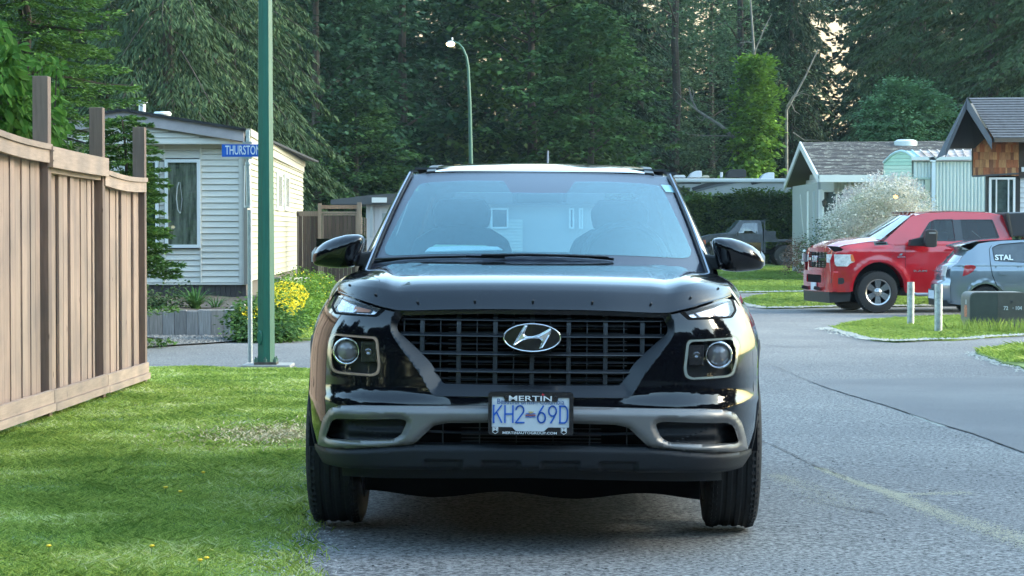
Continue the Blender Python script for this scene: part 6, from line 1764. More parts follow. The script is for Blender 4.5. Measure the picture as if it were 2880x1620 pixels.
# ---- silver hatchback, seen from behind and its left
SIL = mat('silver_blue_paint', (.20, .24, .28), rough=.25, metal=.55, coat=1.0)
HYc = 41.5; hb0 = Vector((at(2684, 840, HYc).x, HYc, ground_z(8.5, HYc)))
hatch = thing('silver_hatchback', 'small silver hatchback parked beside the red pickup, seen from its rear left', 'car', hb0); ORG.pop(hatch.name)
ks = mpp(HYc) / 4.829
def CX(cx): return (cx - 212) * ks
def CZ(cy): return (1204 - cy) * ks * 1.0
ZS = HYc
def car_side(sg):
    o = [(CX(262), CZ(1040)), (CX(262), CZ(960))]
    o = [(CX(258), CZ(1035)), (CX(400), CZ(1060))] + [(CX(640) + .345 * math.cos(R(a)), CZ(1000) + .335 * math.sin(R(a))) for a in range(190, -15, -15)] + [(CX(900), CZ(1080)), (CX(1900), CZ(1080)), (CX(2000), CZ(1050)), (CX(2010), CZ(500)), (CX(1400), CZ(462))]
    o += [(CX(1159), CZ(166)), (CX(900), CZ(172)), (CX(700), CZ(190)), (CX(560), CZ(215)), (CX(480), CZ(345)), (CX(420), CZ(470)), (CX(300), CZ(640)), (CX(262), CZ(780))]
    o = [(CX(258), CZ(1035)), (CX(400), CZ(1060))] + [(CX(640) + .345 * math.cos(R(a)), CZ(1000) + .335 * math.sin(R(a))) for a in range(190, -15, -15)] + [(CX(900), CZ(1080)), (CX(1900), CZ(1080)), (CX(2050), CZ(1060)), (CX(2080), CZ(480)), (CX(1750), CZ(440)), (CX(1550), CZ(200))]
    o += [(CX(x), CZ(y)) for x, y in ((1300, 160), (1159, 166), (900, 175), (700, 192), (560, 215), (470, 290), (408, 318), (268, 474), (206, 520), (174, 600), (176, 715), (165, 740), (162, 800), (162, 960))]
    o[0] = (CX(178), CZ(1035))
    win = roundpoly([(CX(772), CZ(442)), (CX(752), CZ(270)), (CX(850), CZ(228)), (CX(1159), CZ(203)), (CX(1480), CZ(230)), (CX(1640), CZ(440)), (CX(1159), CZ(465))], .03, 3)
    def mp(x, z, q=0):
        t = max(0, z - CZ(500)); rear = .10 * max(0, 1 - x / .5) ** 2
        crease = .018 * math.exp(-((z - CZ(545)) / .02) ** 2)
        y = .04 + t * .33 + rear - .03 * math.sin(math.pi * min(1, max(0, (z - .2) / .8))) + (.03 * smooth(CZ(560), CZ(640), z) * 0) - .012 * math.exp(-((math.hypot(x - CX(640), z - CZ(1000)) - .37) / .03) ** 2) + q + crease * .4
        return (x, y if sg < 0 else 1.66 - y, z)
    patch('body_side', o, mp, SIL, hatch, holes=[win], step=.06, step2=.05, skirt=.05, flip=(sg > 0))
    patch('side_window', win, lambda x, z, q=0: mp(x, z, .01), mat('tinted_window', (.03, .04, .05), rough=.05, coat=1, var=.4, scale=3), hatch, step=.2, flip=(sg > 0))
    patch('window_seal', [(CX(1159) + (x - CX(1159)) * 1.03, CZ(340) + (z - CZ(340)) * 1.07) for x, z in win], lambda x, z, q=0: mp(x, z, -.003 + q), GLOSSBLK, hatch, holes=[win], step=.15, skirt=.008, flip=(sg > 0))
    tl = roundpoly([(CX(362), CZ(510)), (CX(400), CZ(502)), (CX(480), CZ(508)), (CX(512), CZ(535)), (CX(470), CZ(590)), (CX(400), CZ(635)), (CX(330), CZ(660)), (CX(345), CZ(580))], .012, 3)
    l_ = patch('tail_lamp', tl, lambda x, z, q=0: mp(x, z, -.012 + q), mat('tail_red', (.40, .02, .03), rough=.15, coat=1), hatch, step=.04, skirt=.02, flip=(sg > 0))
    gap = [(CX(700), CZ(290)), (CX(735), CZ(240)), (CX(745), CZ(236)), (CX(708), CZ(292)), (CX(712), CZ(500)), (CX(735), CZ(640)), (CX(790), CZ(780)), (CX(900), CZ(880)), (CX(893), CZ(886)), (CX(782), CZ(786)), (CX(727), CZ(645)), (CX(703), CZ(502))]
    patch('door_gap', gap, lambda x, z, q=0: mp(x, z, -.002), VOID, hatch, step=.08, flip=(sg > 0))
    g2 = [(CX(1420), CZ(450)), (CX(1426), CZ(450)), (CX(1430), CZ(1000)), (CX(1424), CZ(1000))]
    patch('door_gap', g2, lambda x, z, q=0: mp(x, z, -.002), VOID, hatch, step=.1, flip=(sg > 0))
    hd = roundpoly([(CX(805), CZ(595)), (CX(930), CZ(600)), (CX(942), CZ(618)), (CX(925), CZ(640)), (CX(850), CZ(642)), (CX(818), CZ(630))], .006, 2)
    patch('door_handle', hd, lambda x, z, q=0: mp(x, z, -.022 + q), SIL, hatch, step=.05, skirt=.025, flip=(sg > 0))
    return mp
mpL = car_side(-1); car_side(1)
SEC = [(1035, 250), (960, 262), (780, 250), (690, 60)]
# rear end as cross rows: (x at centre, z)
def rearrow(xc, z, inset, bow=.10, n=12): return [(xc + bow * abs(2 * i / n - 1) ** 2.4, lerp(inset, 1.66 - inset, i / n), z) for i in range(n + 1)]
loft_rows([rearrow(CX(70), CZ(1030), .12, .16), rearrow(CX(25), CZ(960), .10, .20), rearrow(CX(20), CZ(800), .10, .20), rearrow(CX(35), CZ(740), .10, .19), rearrow(CX(75), CZ(715), .12, .15), rearrow(CX(80), CZ(600), .14, .14), rearrow(CX(120), CZ(520), .16, .13), rearrow(CX(190), CZ(475), .16, .12)], 'rear_body', SIL, hatch, 50)
loft_rows([rearrow(CX(192), CZ(472), .17, .13), rearrow(CX(330), CZ(320), .20, .12), rearrow(CX(350), CZ(300), .21, .12)], 'rear_window', mat('rear_glass_reflecting', (.10, .14, .15), rough=.05, coat=1, spec=1), hatch, True)
loft_rows([rearrow(CX(345), CZ(300), .20, .13), rearrow(CX(235), CZ(255), .22, .14), rearrow(CX(238), CZ(238), .21, .14), rearrow(CX(300), CZ(222), .20, .13), rearrow(CX(420), CZ(195), .20, .12)], 'spoiler', SIL, hatch, 40)
loft_rows([rearrow(CX(415), CZ(198), .235, .12), rearrow(CX(520), CZ(172), .24, .10), rearrow(CX(700), CZ(152), .25, .06), rearrow(CX(1000), CZ(136), .26, 0), rearrow(CX(1300), CZ(136), .26, 0), rearrow(CX(1560), CZ(190), .25, 0)], 'roof', SIL, hatch, 60)
loft_rows([rearrow(CX(1560), CZ(190), .25, 0), rearrow(CX(1780), CZ(440), .12, .0)], 'windscreen', mat('dark_screen', (.03, .04, .05), rough=.05, coat=1), hatch)
loft_rows([rearrow(CX(1780), CZ(442), .06, .0), rearrow(CX(2060), CZ(500), .08, .0), rearrow(CX(2090), CZ(560), .08, .0), rearrow(CX(2095), CZ(1000), .08, .0)], 'bonnet', SIL, hatch, 40)
for y in (.16, 1.30):
    mb = MB(); mb.grid(lambda a, b: (CX(lerp(62, 92, b)) + .14 * abs(2 * (y + a * .2) / 1.66 - 1) ** 2.4 - .012, y + a * .2 if y < 1 else y + a * .2, CZ(lerp(655, 515, b))), 5, 4)
    mb.build('tail_lamp_inner', mat('tail_clear', (.45, .46, .45), rough=.15, coat=1), hatch, world=False, smooth=True)
mb = MB(); mb.box((CX(10), .55, CZ(975)), (CX(16), 1.1, CZ(860))); mb.build('number_plate', mat('hatch_plate', (.6, .66, .72), rough=.4), hatch, world=False)
mb = MB(); mb.box((CX(12), .5, CZ(1000)), (CX(24), 1.15, CZ(845))); mb.build('plate_recess', BLKPL, hatch, world=False)
mb = MB(); mb.box((CX(52), .60, CZ(600)), (CX(66), 1.06, CZ(585))); mb.build('tailgate_garnish', SIL, hatch, world=False, bevel=.004)
mb = MB(); mb.bar((CX(170), .6, CZ(500)), (CX(250), .95, CZ(400)), .02, .02); mb.build('rear_wiper', BLKPL, hatch, world=False)
mb = MB(); mb.tube([(CX(690), .83, CZ(135)), (CX(570), .83, CZ(40))], .004, 5); mb.build('antenna', BLKPL, hatch, world=False)
prism_xz([(CX(60), .18), (CX(1900), .18), (CX(1900), .3), (CX(60), .3)], .2, 1.46, 'underbody', BLKPL, hatch)
prism_xz([(CX(640) + .36 * math.cos(R(a)), CZ(1000) + .35 * math.sin(R(a))) for a in range(0, 181, 15)], .26, .3, 'wheel_well', VOID, hatch)
for x in (CX(640), CX(640) + 2.45):
    wheel2(hatch, x, .13, .285, .175, .19, -1, RIMM, 7, hub=False); wheel2(hatch, x, 1.53, .285, .175, .19, 1, RIMM, 7, hub=False)
p_ = Vector(mpL(CX(893), CZ(406))); t_ = text('window_lettering', 'STAL', p_ + Vector((0, -.02, 0)), .2, mat('decal_white', (.62, .7, .74), rough=.5), hatch, ext=.0005)
bpy.context.view_layer.update(); d = t_.dimensions; t_.scale = (238 * ks / d.x, 72 * ks / d.y, 1); t_.data.offset = .006; t_.rotation_euler = (R(90 - 18), 0, 0)

# ---- old black pickup far off, seen from its left side
KY = 83.0; kk = mpp(KY) / 4.261; kb = Vector((HX(1967, KY), KY, ground_z(9.6, KY)))
old = thing('old_black_pickup', 'old lifted black pickup with flat rear bed before the hedge', 'pickup truck', kb); ORG.pop(old.name)
KX = lambda cx: (cx - 455) * kk
KZ = lambda cy: (1226 - cy) * kk
OBL = mat('faded_black_paint', (.035, .04, .052), rough=.42, coat=.2, var=.4, scale=5)
bodyp = [(KX(455), KZ(905)), (KX(462), KZ(878)), (KX(600), KZ(845)), (KX(800), KZ(822)), (KX(870), KZ(760)), (KX(935), KZ(680)), (KX(990), KZ(672)), (KX(1180), KZ(672)), (KX(1200), KZ(690)), (KX(1215), KZ(800)), (KX(1225), KZ(1040)), (KX(760), KZ(1050))] + [(KX(620) + 150 * kk * math.cos(R(a)), KZ(1085) + 165 * kk * math.sin(R(a))) for a in range(0, 181, 20)] + [(KX(465), KZ(985))]
winp = roundpoly([(KX(915), KZ(830)), (KX(985), KZ(705)), (KX(1155), KZ(700)), (KX(1150), KZ(832))], .03, 2)
for sg in (-1, 1):
    mp = lambda x, z, q=0, sg=sg: (x, (.0 + max(0, z - KZ(830)) * .25 + q) if sg < 0 else 1.65 - max(0, z - KZ(830)) * .25 - q, z)
    patch('body_side', bodyp, mp, OBL, old, holes=[winp], step=.15, skirt=.05, flip=(sg > 0))
    patch('door_window', winp, lambda x, z, q=0, mp=mp: mp(x, z, .01), pane('old_glass', (.3, .36, .4), .08), old, step=.3, flip=(sg > 0))
loft_rows([[(x, y, z) for y in (i_, 1.65 - i_)] for x, z, i_ in ((KX(455), KZ(985), .02), (KX(455), KZ(905), .02), (KX(462), KZ(878), .02), (KX(600), KZ(845), .02), (KX(800), KZ(822), .02))], 'bonnet', mat('lighter_bonnet', (.13, .15, .18), rough=.4, coat=.3), old, False)  # bonnet in a lighter tone than the body sides
loft_rows([[(x, y, z) for y in (i_, 1.65 - i_)] for x, z, i_ in ((KX(800), KZ(822), .05), (KX(935), KZ(682), .17))], 'windscreen', mat('old_screen', (.30, .40, .42), rough=.15, coat=1), old, False)
loft_rows([[(x, y, z) for y in (i_, 1.65 - i_)] for x, z, i_ in ((KX(935), KZ(680), .17), (KX(990), KZ(670), .19), (KX(1180), KZ(670), .19), (KX(1200), KZ(690), .17), (KX(1215), KZ(800), .05), (KX(1225), KZ(1040), .0))], 'cab_roof', mat('lighter_roof', (.22, .27, .30), rough=.5), old, False)  # roof in a lighter tone than bonnet and sides
mb = MB(); mb.box((KX(470), -.02, KZ(962)), (KX(530), .01, KZ(908))); mb.build('side_marker', mat('old_amber', (.45, .12, .05), rough=.3), old, world=False)
mb = MB(); mb.box((KX(440), .0, KZ(1000)), (KX(470), 1.65, KZ(960))); mb.build('bumper', mat('dull_bumper', (.2, .2, .2), rough=.4, metal=.6), old, world=False)
mb = MB(); mb.box((KX(900), -.14, KZ(860)), (KX(918), -.02, KZ(815))); mb.build('door_mirror', BLKPL, old, world=False)
mb = MB(); mb.box((KX(1240), -.05, KZ(930)), (KX(1740), 1.7, KZ(900))); mb.box((KX(1370), -.06, KZ(920)), (KX(1740), -.04, KZ(912))); mb.build('flat_bed', OBL, old, world=False)
mb = MB(); mb.bar((KX(1235), 0, KZ(665)), (KX(1240), 0, KZ(1060)), .05, .05); mb.bar((KX(1235), 1.6, KZ(665)), (KX(1240), 1.6, KZ(1060)), .05, .05); mb.bar((KX(1235), 0, KZ(680)), (KX(1235), 1.6, KZ(680)), .05, .05); mb.bar((KX(1245), 0, KZ(790)), (KX(1390), 0, KZ(900)), .04, .04); mb.build('headache_rack', OBL, old, world=False)
mb = MB(); mb.box((KX(1235), .1, KZ(900)), (KX(1375), 1.5, KZ(802))); mb.build('tool_box', OBL, old, world=False)
mb = MB(); mb.bar((KX(1370), -.03, KZ(985)), (KX(1410), -.03, KZ(930)), .04, .03); mb.bar((KX(1410), -.03, KZ(930)), (KX(1560), -.03, KZ(930)), .04, .03); mb.bar((KX(1560), -.03, KZ(930)), (KX(1610), -.03, KZ(985)), .04, .03); mb.build('mud_flap', OBL, old, world=False)
mb = MB(); mb.box((KX(560), .3, KZ(1080)), (KX(1650), 1.3, KZ(1020))); mb.build('chassis', VOID, old, world=False)
for cx in (618, 1478):
    for y, sg in ((.1, -1), (1.5, 1)): wheel2(old, KX(cx), y, 128 * kk, .3, .2, sg, mat('black_rim', (.03, .03, .03), rough=.5), 8, hub=False)

# ---- travel trailer behind the hedge
RY = 92.6; rz = ground_z(9, RY)
rv = thing('travel_trailer', 'long white travel trailer behind the hedge with roof units', 'trailer', (HX(2050, RY), RY, rz))
WH = mat('trailer_white', (.72, .74, .74), rough=.35, coat=.3)
MB().box((HX(1800, RY), RY, HZ(700, RY)), (HX(2225, RY), RY + 2.4, HZ(512, RY))).build('body', mat('trailer_grey', (.40, .41, .41), rough=.5), rv)
MB().box((HX(1800, RY), RY - .12, HZ(513, RY)), (HX(2225, RY), RY + 2.5, HZ(502, RY))).build('roof', WH, rv, bevel=.05)
def poly_rv(pts, nm, m, dy=-.03, th=.03): MB().prism([at(x, y, RY + dy) for x, y in pts], (0, th, 0)).build(nm, m, rv, fixn=True)
BK = mat('trailer_black', (.02, .02, .025), rough=.4)
poly_rv([(1880, 512), (1972, 512), (1972, 517), (1880, 517)], 'awning_rail', BK); poly_rv([(1890, 527), (1940, 527), (1940, 545), (1890, 545)], 'window', BK)
poly_rv([(1945, 528), (1985, 515), (2040, 508), (2095, 508), (2010, 522), (1950, 540)], 'stripe', BK); poly_rv([(1950, 536), (2012, 519), (2085, 509), (2100, 509), (2020, 524), (1955, 541)], 'stripe', mat('trailer_mid', (.12, .13, .14), rough=.5), -.04)
poly_rv([(2110, 512), (2165, 508), (2145, 513), (2115, 520)], 'stripe', BK)
def unit(pts, nm, m, dep=.8): MB().prism([at(x, y, RY + .7) for x, y in pts], (0, dep, 0)).build(nm, m, rv, bevel=.03, fixn=True)
WV = mat('vent_cover_white', (.56, .62, .68), rough=.4)
unit([(1935, 499), (1945, 486), (1958, 480), (1974, 480), (1974, 499)], 'roof_unit', WV); unit([(2138, 503), (2148, 490), (2160, 485), (2178, 485), (2178, 503)], 'roof_unit', WV)
unit([(2042, 499), (2047, 483), (2055, 477), (2092, 475), (2099, 480), (2099, 499)], 'roof_air_conditioner', BK); unit([(1973, 499), (1980, 493), (1992, 493), (1997, 499)], 'roof_vent', mat('vent_cream', (.5, .5, .4), rough=.5), .3)
MB().tube([at(2029, 499, RY + .7), at(2029, 484, RY + .7)], .06, 6).build('roof_antenna', WV, rv)
unit([(1895, 499), (1898, 492), (1925, 492), (1930, 499)], 'roof_unit', WV)

# ---- white gabled house with weathered roof
def ridge_house():
    h = thing('gabled_house', 'white house with weathered dark roof and small porch behind the willow bush', 'house', (10, 64.96, ground_z(10, 64.96)))
    eF, eR = at(2304, 492, 62.72), at(2740, 493, 62.72); rL, rR = at(2255, 400, 68.99), at(2740, 396, 68.99); bL = at(2210, 519, 75.38); bR = Vector((rR.x + .3, 75.38, bL.z))
    m, t, b = new_mat('weathered_shingle'); b.inputs['Roughness'].default_value = .95
    tc = t.nodes.new('ShaderNodeTexCoord'); n1 = t.nodes.new('ShaderNodeTexNoise'); n1.inputs['Scale'].default_value = 5; n1.inputs['Detail'].default_value = 6; n1.inputs['Roughness'].default_value = .8
    mpn = t.nodes.new('ShaderNodeMapping'); mpn.inputs['Scale'].default_value = (.7, 1, 1.6); t.links.new(tc.outputs['Object'], mpn.inputs[0]); t.links.new(mpn.outputs[0], n1.inputs['Vector'])
    cr = t.nodes.new('ShaderNodeValToRGB'); e = cr.color_ramp.elements; e[0].position = .35; e[0].color = (.035, .034, .038, 1); e[1].position = .54; e[1].color = (.075, .07, .072, 1); x_ = e.new(.60); x_.color = (.30, .30, .26, 1)
    t.links.new(n1.outputs['Fac'], cr.inputs[0]); t.links.new(cr.outputs[0], b.inputs['Base Color'])
    # front slope in courses
    rows = 24
    for k in range(rows):
        t0, t1 = k / rows, (k + 1) / rows; a0, b0 = eF.lerp(rL, t0), eR.lerp(rR, t0); a1, b1 = eF.lerp(rL, t1), eR.lerp(rR, t1); up = Vector((0, -.2, .98)) * .022
        mb = MB(); mb.add([a0 + up, b0 + up, b1, a1, a0 - up * .2, b0 - up * .2], [(0, 1, 2, 3), (4, 5, 1, 0)]); mb.build('shingle_course', m, h)
    mb = MB(); mb.prism([rL, bL, bL - Vector((0, 0, .1)), rL - Vector((0, 0, .1))], (rR.x - rL.x, 0, 0)); mb.prism([rL - Vector((0, 0, .03)), eF - Vector((0, 0, .03)), eF - Vector((0, 0, .12)), rL - Vector((0, 0, .12))], (rR.x - rL.x, 0, 0)); mb.build('roof', mat('roof_deck', (.10, .09, .075), rough=.9), h, fixn=True)
    WT = mat('white_barge', (.55, .56, .55), rough=.5)
    for a, b in ((rL, eF), (rL, bL)):
        d = Vector((-.02, 0, 0)); mb = MB(); mb.prism([a + d + Vector((0, 0, .02)), b + d + Vector((0, 0, .02)), b + d - Vector((0, 0, .20)), a + d - Vector((0, 0, .20))], (-.05, 0, 0)); mb.build('barge_board', WT, h, fixn=True)
    mb = MB(); mb.bar(eF + Vector((0, -.02, -.10)), eR + Vector((0, -.02, -.10)), .10, .20); mb.build('gutter', mat('white_gutter', (.52, .54, .52), rough=.4), h)
    # gable wall with boards, set back
    gx = 9.8; piecewise_tone(m, .12)
    
    def zr(y): return rL.z - abs(y - 68.99) / 6.33 * (rL.z - eF.z) - .12
    for k in range(9):
        z0 = at(0, 537, 64.96).z + k * .17; z1 = z0 + .165
        half_ = (rL.z - .22 - z1) / (rL.z - eF.z) * 6.33
        if half_ < .2: break
        y0, y1 = max(63.84, 68.99 - half_), min(74.26, 68.99 + half_); mb = MB(); mb.add([(gx, y0, z0), (gx, y1, z0), (gx + .02, y1, z1), (gx + .02, y0, z1)], [(0, 3, 2, 1)]); mb.build('gable_board', mat('gable_white', (.50, .53, .55), rough=.5), h)
    wx = 9.0; wz0, wz1 = ground_z(10, 64.96), at(0, 505, 64.06).z
    VP = mat('white_panelling', (.46, .50, .46), rough=.6, var=.12, scale=5)
    mb = MB(); mb.box((HX(2345, 64.4), 64.4, wz0), (HX(2760, 64.4), 73.92, wz1)); mb.build('wall', mat('wall_base', (.3, .32, .3), rough=.7), h)
    x = HX(2345, 64.4)
    while x < HX(2500, 64.4): MB().box((x, 64.37, wz0), (x + .088, 64.4, wz1)).build('wall_board', VP, h); x += .1
    mb = MB(); mb.box((gx - .3, 63.84, at(0, 545, 63.84).z), (HX(2345, 63.84), 63.95, at(0, 530, 63.84).z)); mb.build('porch_beam', mat('beam_grey', (.30, .31, .31), rough=.7), h)
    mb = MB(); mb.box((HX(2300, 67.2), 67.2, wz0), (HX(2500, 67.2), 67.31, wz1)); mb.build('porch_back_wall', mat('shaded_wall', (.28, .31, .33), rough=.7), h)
    for px, Y in ((2272, 63.84), (2289, 66.08)): MB().box((HX(px - 2.2, Y), Y, wz0), (HX(px + 2.2, Y), Y + .09, HZ(538, Y))).build('porch_post', mat('pale_post', (.42, .47, .47), rough=.6), h)
    w_ = window(h, 2312, 2378, 535, 640, 64.06, 5, None, mull=(2352,)); 
    MB().box((HX(2303, 64.18), 64.12, HZ(640, 64.18)), (HX(2312, 64.18), 64.29, HZ(533, 64.18))).build('door_frame', WFR, h)
    for px in (2318, 2366):
        c = at(px, 572, 63.84); mb = MB(); mb.lathe([(0, .14), (.04, .09), (.07, .07), (.05, -.06), (.02, -.10), (0, -.11)], Matrix.Translation(c), 8); mb.bar(c + Vector((0, 0, .05)), c + Vector((0, .15, .1)), .02, .02)
        l = mb.build('wall_lantern', mat('lantern_black', (.02, .02, .02), rough=.5), None); tag(l, 'black wall lantern on the ' + ('left' if px < 2340 else 'right') + ' side of the white house window', 'lantern', 'wall lanterns of the white house')
    c = at(2547, 399, 68.32); mb = MB(); mb.lathe([(0, .13), (.25, .12), (.36, .06), (.36, -.1)], Matrix.Translation(c + Vector((0, 0, -.05))), 18); mb.build('roof_vent', mat('pale_vent', (.45, .5, .5), rough=.5), h, smooth=40)
    w0, w1_ = at(2250, 545, 63.84), at(2262, 690, 63.84); mb = MB(); mb.tube([w0, w1_], .012, 5); mb.build('cable', mat('pale_cable', (.3, .34, .34)), h)
ridge_house()

# ---- mint trailer home
MY = 56.0; mz = ground_z(9, MY)
mt = thing('mint_trailer_home', 'pale green trailer home with curved roof end and ribbed wall', 'trailer home', (HX(2600, MY), MY, mz))
MINT = mat('mint_metal', (.25, .42, .34), rough=.45, var=.08, scale=4); MINTB = mat('blue_mint_edge', (.33, .48, .50), rough=.4); PMINT = mat('pale_mint_ribs', (.44, .52, .50), rough=.5, var=.07, scale=3, stretch=(6, 6, .4))
RUSTR = mat('rusty_roof', (.42, .33, .28), rough=.6, var=.5, scale=3, cols=((.22, .13, .09), (.55, .52, .50)))
# end bay: arched front, angled to the left
bayL, bayR = 2485, 2564; Y0_, Y1_ = MY + 1.5, MY
def bay(px, py):
    t = (px - bayL) / (bayR - bayL); return at(px, py, lerp(Y0_, Y1_, t))
arch_ = [(2564, 440), (2562, 437), (2550, 428), (2535, 424.5), (2520, 428), (2505, 437), (2493, 449), (2485, 457)]
polys = [bay(x, y) for x, y in [(2485, 511), (2485, 457)] + list(reversed(arch_[:-1])) + [(2564, 502)]]
for k in range(9):
    ya, yb = 425 + k * 10.2, 425 + (k + 1) * 10.2
    xs_l = np.interp(min(yb, 457), [424, 428, 437, 449, 457], [2533, 2520, 2505, 2493, 2485]) if yb < 457 else 2485
    xs_r = np.interp(min(yb, 440), [424, 428, 437, 440], [2537, 2550, 2562, 2564]) if yb < 440 else 2564
    xa_l = np.interp(min(ya, 457), [424, 428, 437, 449, 457], [2533, 2520, 2505, 2493, 2485]) if ya < 457 else 2485
    xa_r = np.interp(min(ya, 440), [424, 428, 437, 440], [2537, 2550, 2562, 2564]) if ya < 440 else 2564
    P4 = [bay(xa_l, ya), bay(xa_r, ya), bay(xs_r, yb - .6) + Vector((0, -.02, 0)), bay(xs_l, yb - .6) + Vector((0, -.02, 0))]
    mb = MB(); mb.add(P4 + [p + Vector((.1, .4, 0)) for p in P4], [(0, 3, 2, 1), (2, 3, 7, 6), (0, 1, 5, 4)]); mb.build('end_panel', MINT if k < 4 else mat('pale_mint', (.33, .46, .38), rough=.45), mt)
er = MB(); er.tube([bay(x, y) + Vector((0, -.03, 0)) for x, y in arch_], .035, 6); er.build('roof_edge', MINTB, mt)
rr = MB(); back = Vector((2.0, 3.2, .0))
A_ = [bay(x, y) for x, y in arch_]
rows_ = [[p for p in A_], [p + Vector((.9, 1.2, 0)) for p in A_]]
loft = MB()
# long roof: from the arch to the right
e0, e1 = at(2564, 441, MY), at(2780, 440, MY); r0, r1 = at(2540, 424, MY + 1.4), at(2780, 421, MY + 1.4)
n_s = 10
for k in range(n_s):
    t0, t1 = k / n_s, (k + 1) / n_s; mb = MB(); mb.add([e0.lerp(e1, t0), e0.lerp(e1, t1 - .003), r0.lerp(r1, t1 - .003), r0.lerp(r1, t0)], [(0, 1, 2, 3)])
    mb.add([e0.lerp(e1, t0) + Vector((0, 0, -.03)), e0.lerp(e1, t1) + Vector((0, 0, -.03)), e0.lerp(e1, t1), e0.lerp(e1, t0)], [(0, 1, 2, 3)]); mb.bar(e0.lerp(e1, t1) + Vector((0, 0, .015)), r0.lerp(r1, t1) + Vector((0, 0, .015)), .03, .03)
    mb.build('roof_panel', RUSTR if k > 0 else MINTB, mt)
mb = MB(); mb.add([A_[0], *A_[1:], bay(2485, 470)], []); 
MB().box((HX(2566, MY), MY, HZ(640, MY)), (HX(2790, MY), MY + 3.4, HZ(452, MY))).build('wall', mat('mint_core', (.2, .26, .25), rough=.6), mt)
x = HX(2570, MY); 
while x < HX(2782, MY):
    y_top = 455; 
    mb = MB(); w_ = .085; zb2, zt2 = HZ(640, MY), HZ(y_top, MY)
    mb.add([(x, MY - .005, zb2), (x + w_ * .35, MY - .028, zb2), (x + w_ * .65, MY - .028, zb2), (x + w_, MY - .005, zb2), (x, MY - .005, zt2), (x + w_ * .35, MY - .028, zt2), (x + w_ * .65, MY - .028, zt2), (x + w_, MY - .005, zt2)], [(0, 1, 5, 4), (1, 2, 6, 5), (2, 3, 7, 6)])
    mb.build('wall_rib', PMINT, mt); x += w_ + .004
mb = MB(); mb.bar(at(2564, 446, MY - .08), at(2782, 445, MY - .08), .12, .075); mb.build('gutter', mat('white_mint_gutter', (.50, .58, .58), rough=.4), mt)
MB().box((HX(2618, MY), MY - .12, HZ(640, MY)), (HX(2628, MY), MY - .04, HZ(452, MY))).build('downspout', mat('pale_spout', (.48, .58, .64), rough=.4), mt)
MB().prism([at(2611, 441, MY - .14), at(2637, 441, MY - .14), at(2630, 455, MY - .14), at(2617, 455, MY - .14)], (0, .1, 0)).build('rain_head', mat('pale_head', (.48, .56, .58), rough=.4), mt, fixn=True)
MB().box((HX(2488, MY + .9), MY + .9, HZ(640, MY)), (HX(2612, MY + .9), MY + 1.0, HZ(500, MY + .9))).build('recess_wall', mat('green_recess', (.20, .25, .20), rough=.6), mt)
window(mt, 2553, 2597, 510, 600, MY + .86, 4, None, mull=(2572, 2586))
MB().box((HX(2600, MY), MY - .06, HZ(640, MY)), (HX(2614, MY), MY + .8, HZ(503, MY))).build('corner_post', mat('mint_post', (.36, .42, .33), rough=.6), mt)
MB().box((HX(2564, MY), MY - .07, HZ(505, MY)), (HX(2616, MY), MY + .8, HZ(499, MY))).build('lintel', mat('mint_lintel', (.25, .35, .31), rough=.6), mt)
lp = at(2519, 554, MY - .4); lb = thing('porch_lamp', 'small glowing orange porch lamp seen through the willow bush', 'lamp', lp)
mb = MB(); mb.lathe([(0, .05), (.045, .035), (.055, 0), (.045, -.035), (0, -.05)], Matrix.Identity(4), 12); mb.build('globe', emis('orange_glow', (1.0, .33, .05), 2.6), lb, world=False, smooth=True)
MB().bar((0, .05, .0), (.0, .9, .02), .02, .02).build('lamp_arm', BLKPL, lb, world=False)

# ---- shingled house at the right edge
BY = 50.0; bz = ground_z(9, BY)
bh = thing('shingled_house', 'house with brown cedar shingle wall and dark steep gable at the right edge', 'house', (HX(2800, BY), BY, bz))
DGR = mat('charcoal_paint', (.045, .055, .068), rough=.5, var=.1, scale=4); DSH = mat('charcoal_shingle', (.045, .055, .072), rough=.85, var=.35, scale=9)
tipL, tipR, apx = at(2657, 441, BY - .9), at(2790, 402, BY - .9), at(2721, 274, BY - .9)
def bb(a, b, wd_, nm, m, dy=0, th=.05):
    d = Vector((0, 0, wd_ * mpp(BY))); mb = MB(); mb.prism([a + Vector((0, dy, 0)), b + Vector((0, dy, 0)), b + Vector((0, dy, 0)) - d * .9, a + Vector((0, dy, 0)) - d], (0, th, 0)); return mb.build(nm, m, bh, fixn=True)
bb(at(2722, 274, BY - .9), at(2660, 420, BY - .9), 24, 'barge_board', DGR); bb(at(2720, 276, BY - .93), at(2790, 392, BY - .93), 30, 'barge_board', mat('charcoal_light', (.075, .09, .11), rough=.5))
# roof right-hand slope, courses running back and to the right
ea, eb_ = at(2794, 388, BY - .9), at(3100, 388, BY - .2); ra, rb = at(2724, 275, BY + 1.8), at(3050, 272, BY + 2.5)
for k in range(16):
    t0, t1 = k / 16, (k + 1) / 16; a0, b0, a1, b1 = ea.lerp(ra, t0), eb_.lerp(rb, t0), ea.lerp(ra, t1), eb_.lerp(rb, t1); up = Vector((0, -.3, .95)) * .022
    # each course broken into shingle tabs
    nt_ = 5 if k % 2 else 6
    mb = MB(); mb.add([a0 + up, b0 + up, b1, a1, a0 - up * .3, b0 - up * .3], [(0, 1, 2, 3), (4, 5, 1, 0)]); mb.build('shingle_course', DSH, bh)
mb = MB(); mb.bar(ea + Vector((0, -.02, -.05)), eb_ + Vector((0, -.02, -.05)), .08, .09); mb.build('gutter', mat('black_gutter', (.02, .02, .022), rough=.4), bh)
A0, B0 = at(2722, 274, BY - .88), at(2658, 436, BY - .88); C0, D0 = at(2722, 276, BY + 2.2), at(2660, 436, BY + 2.2)
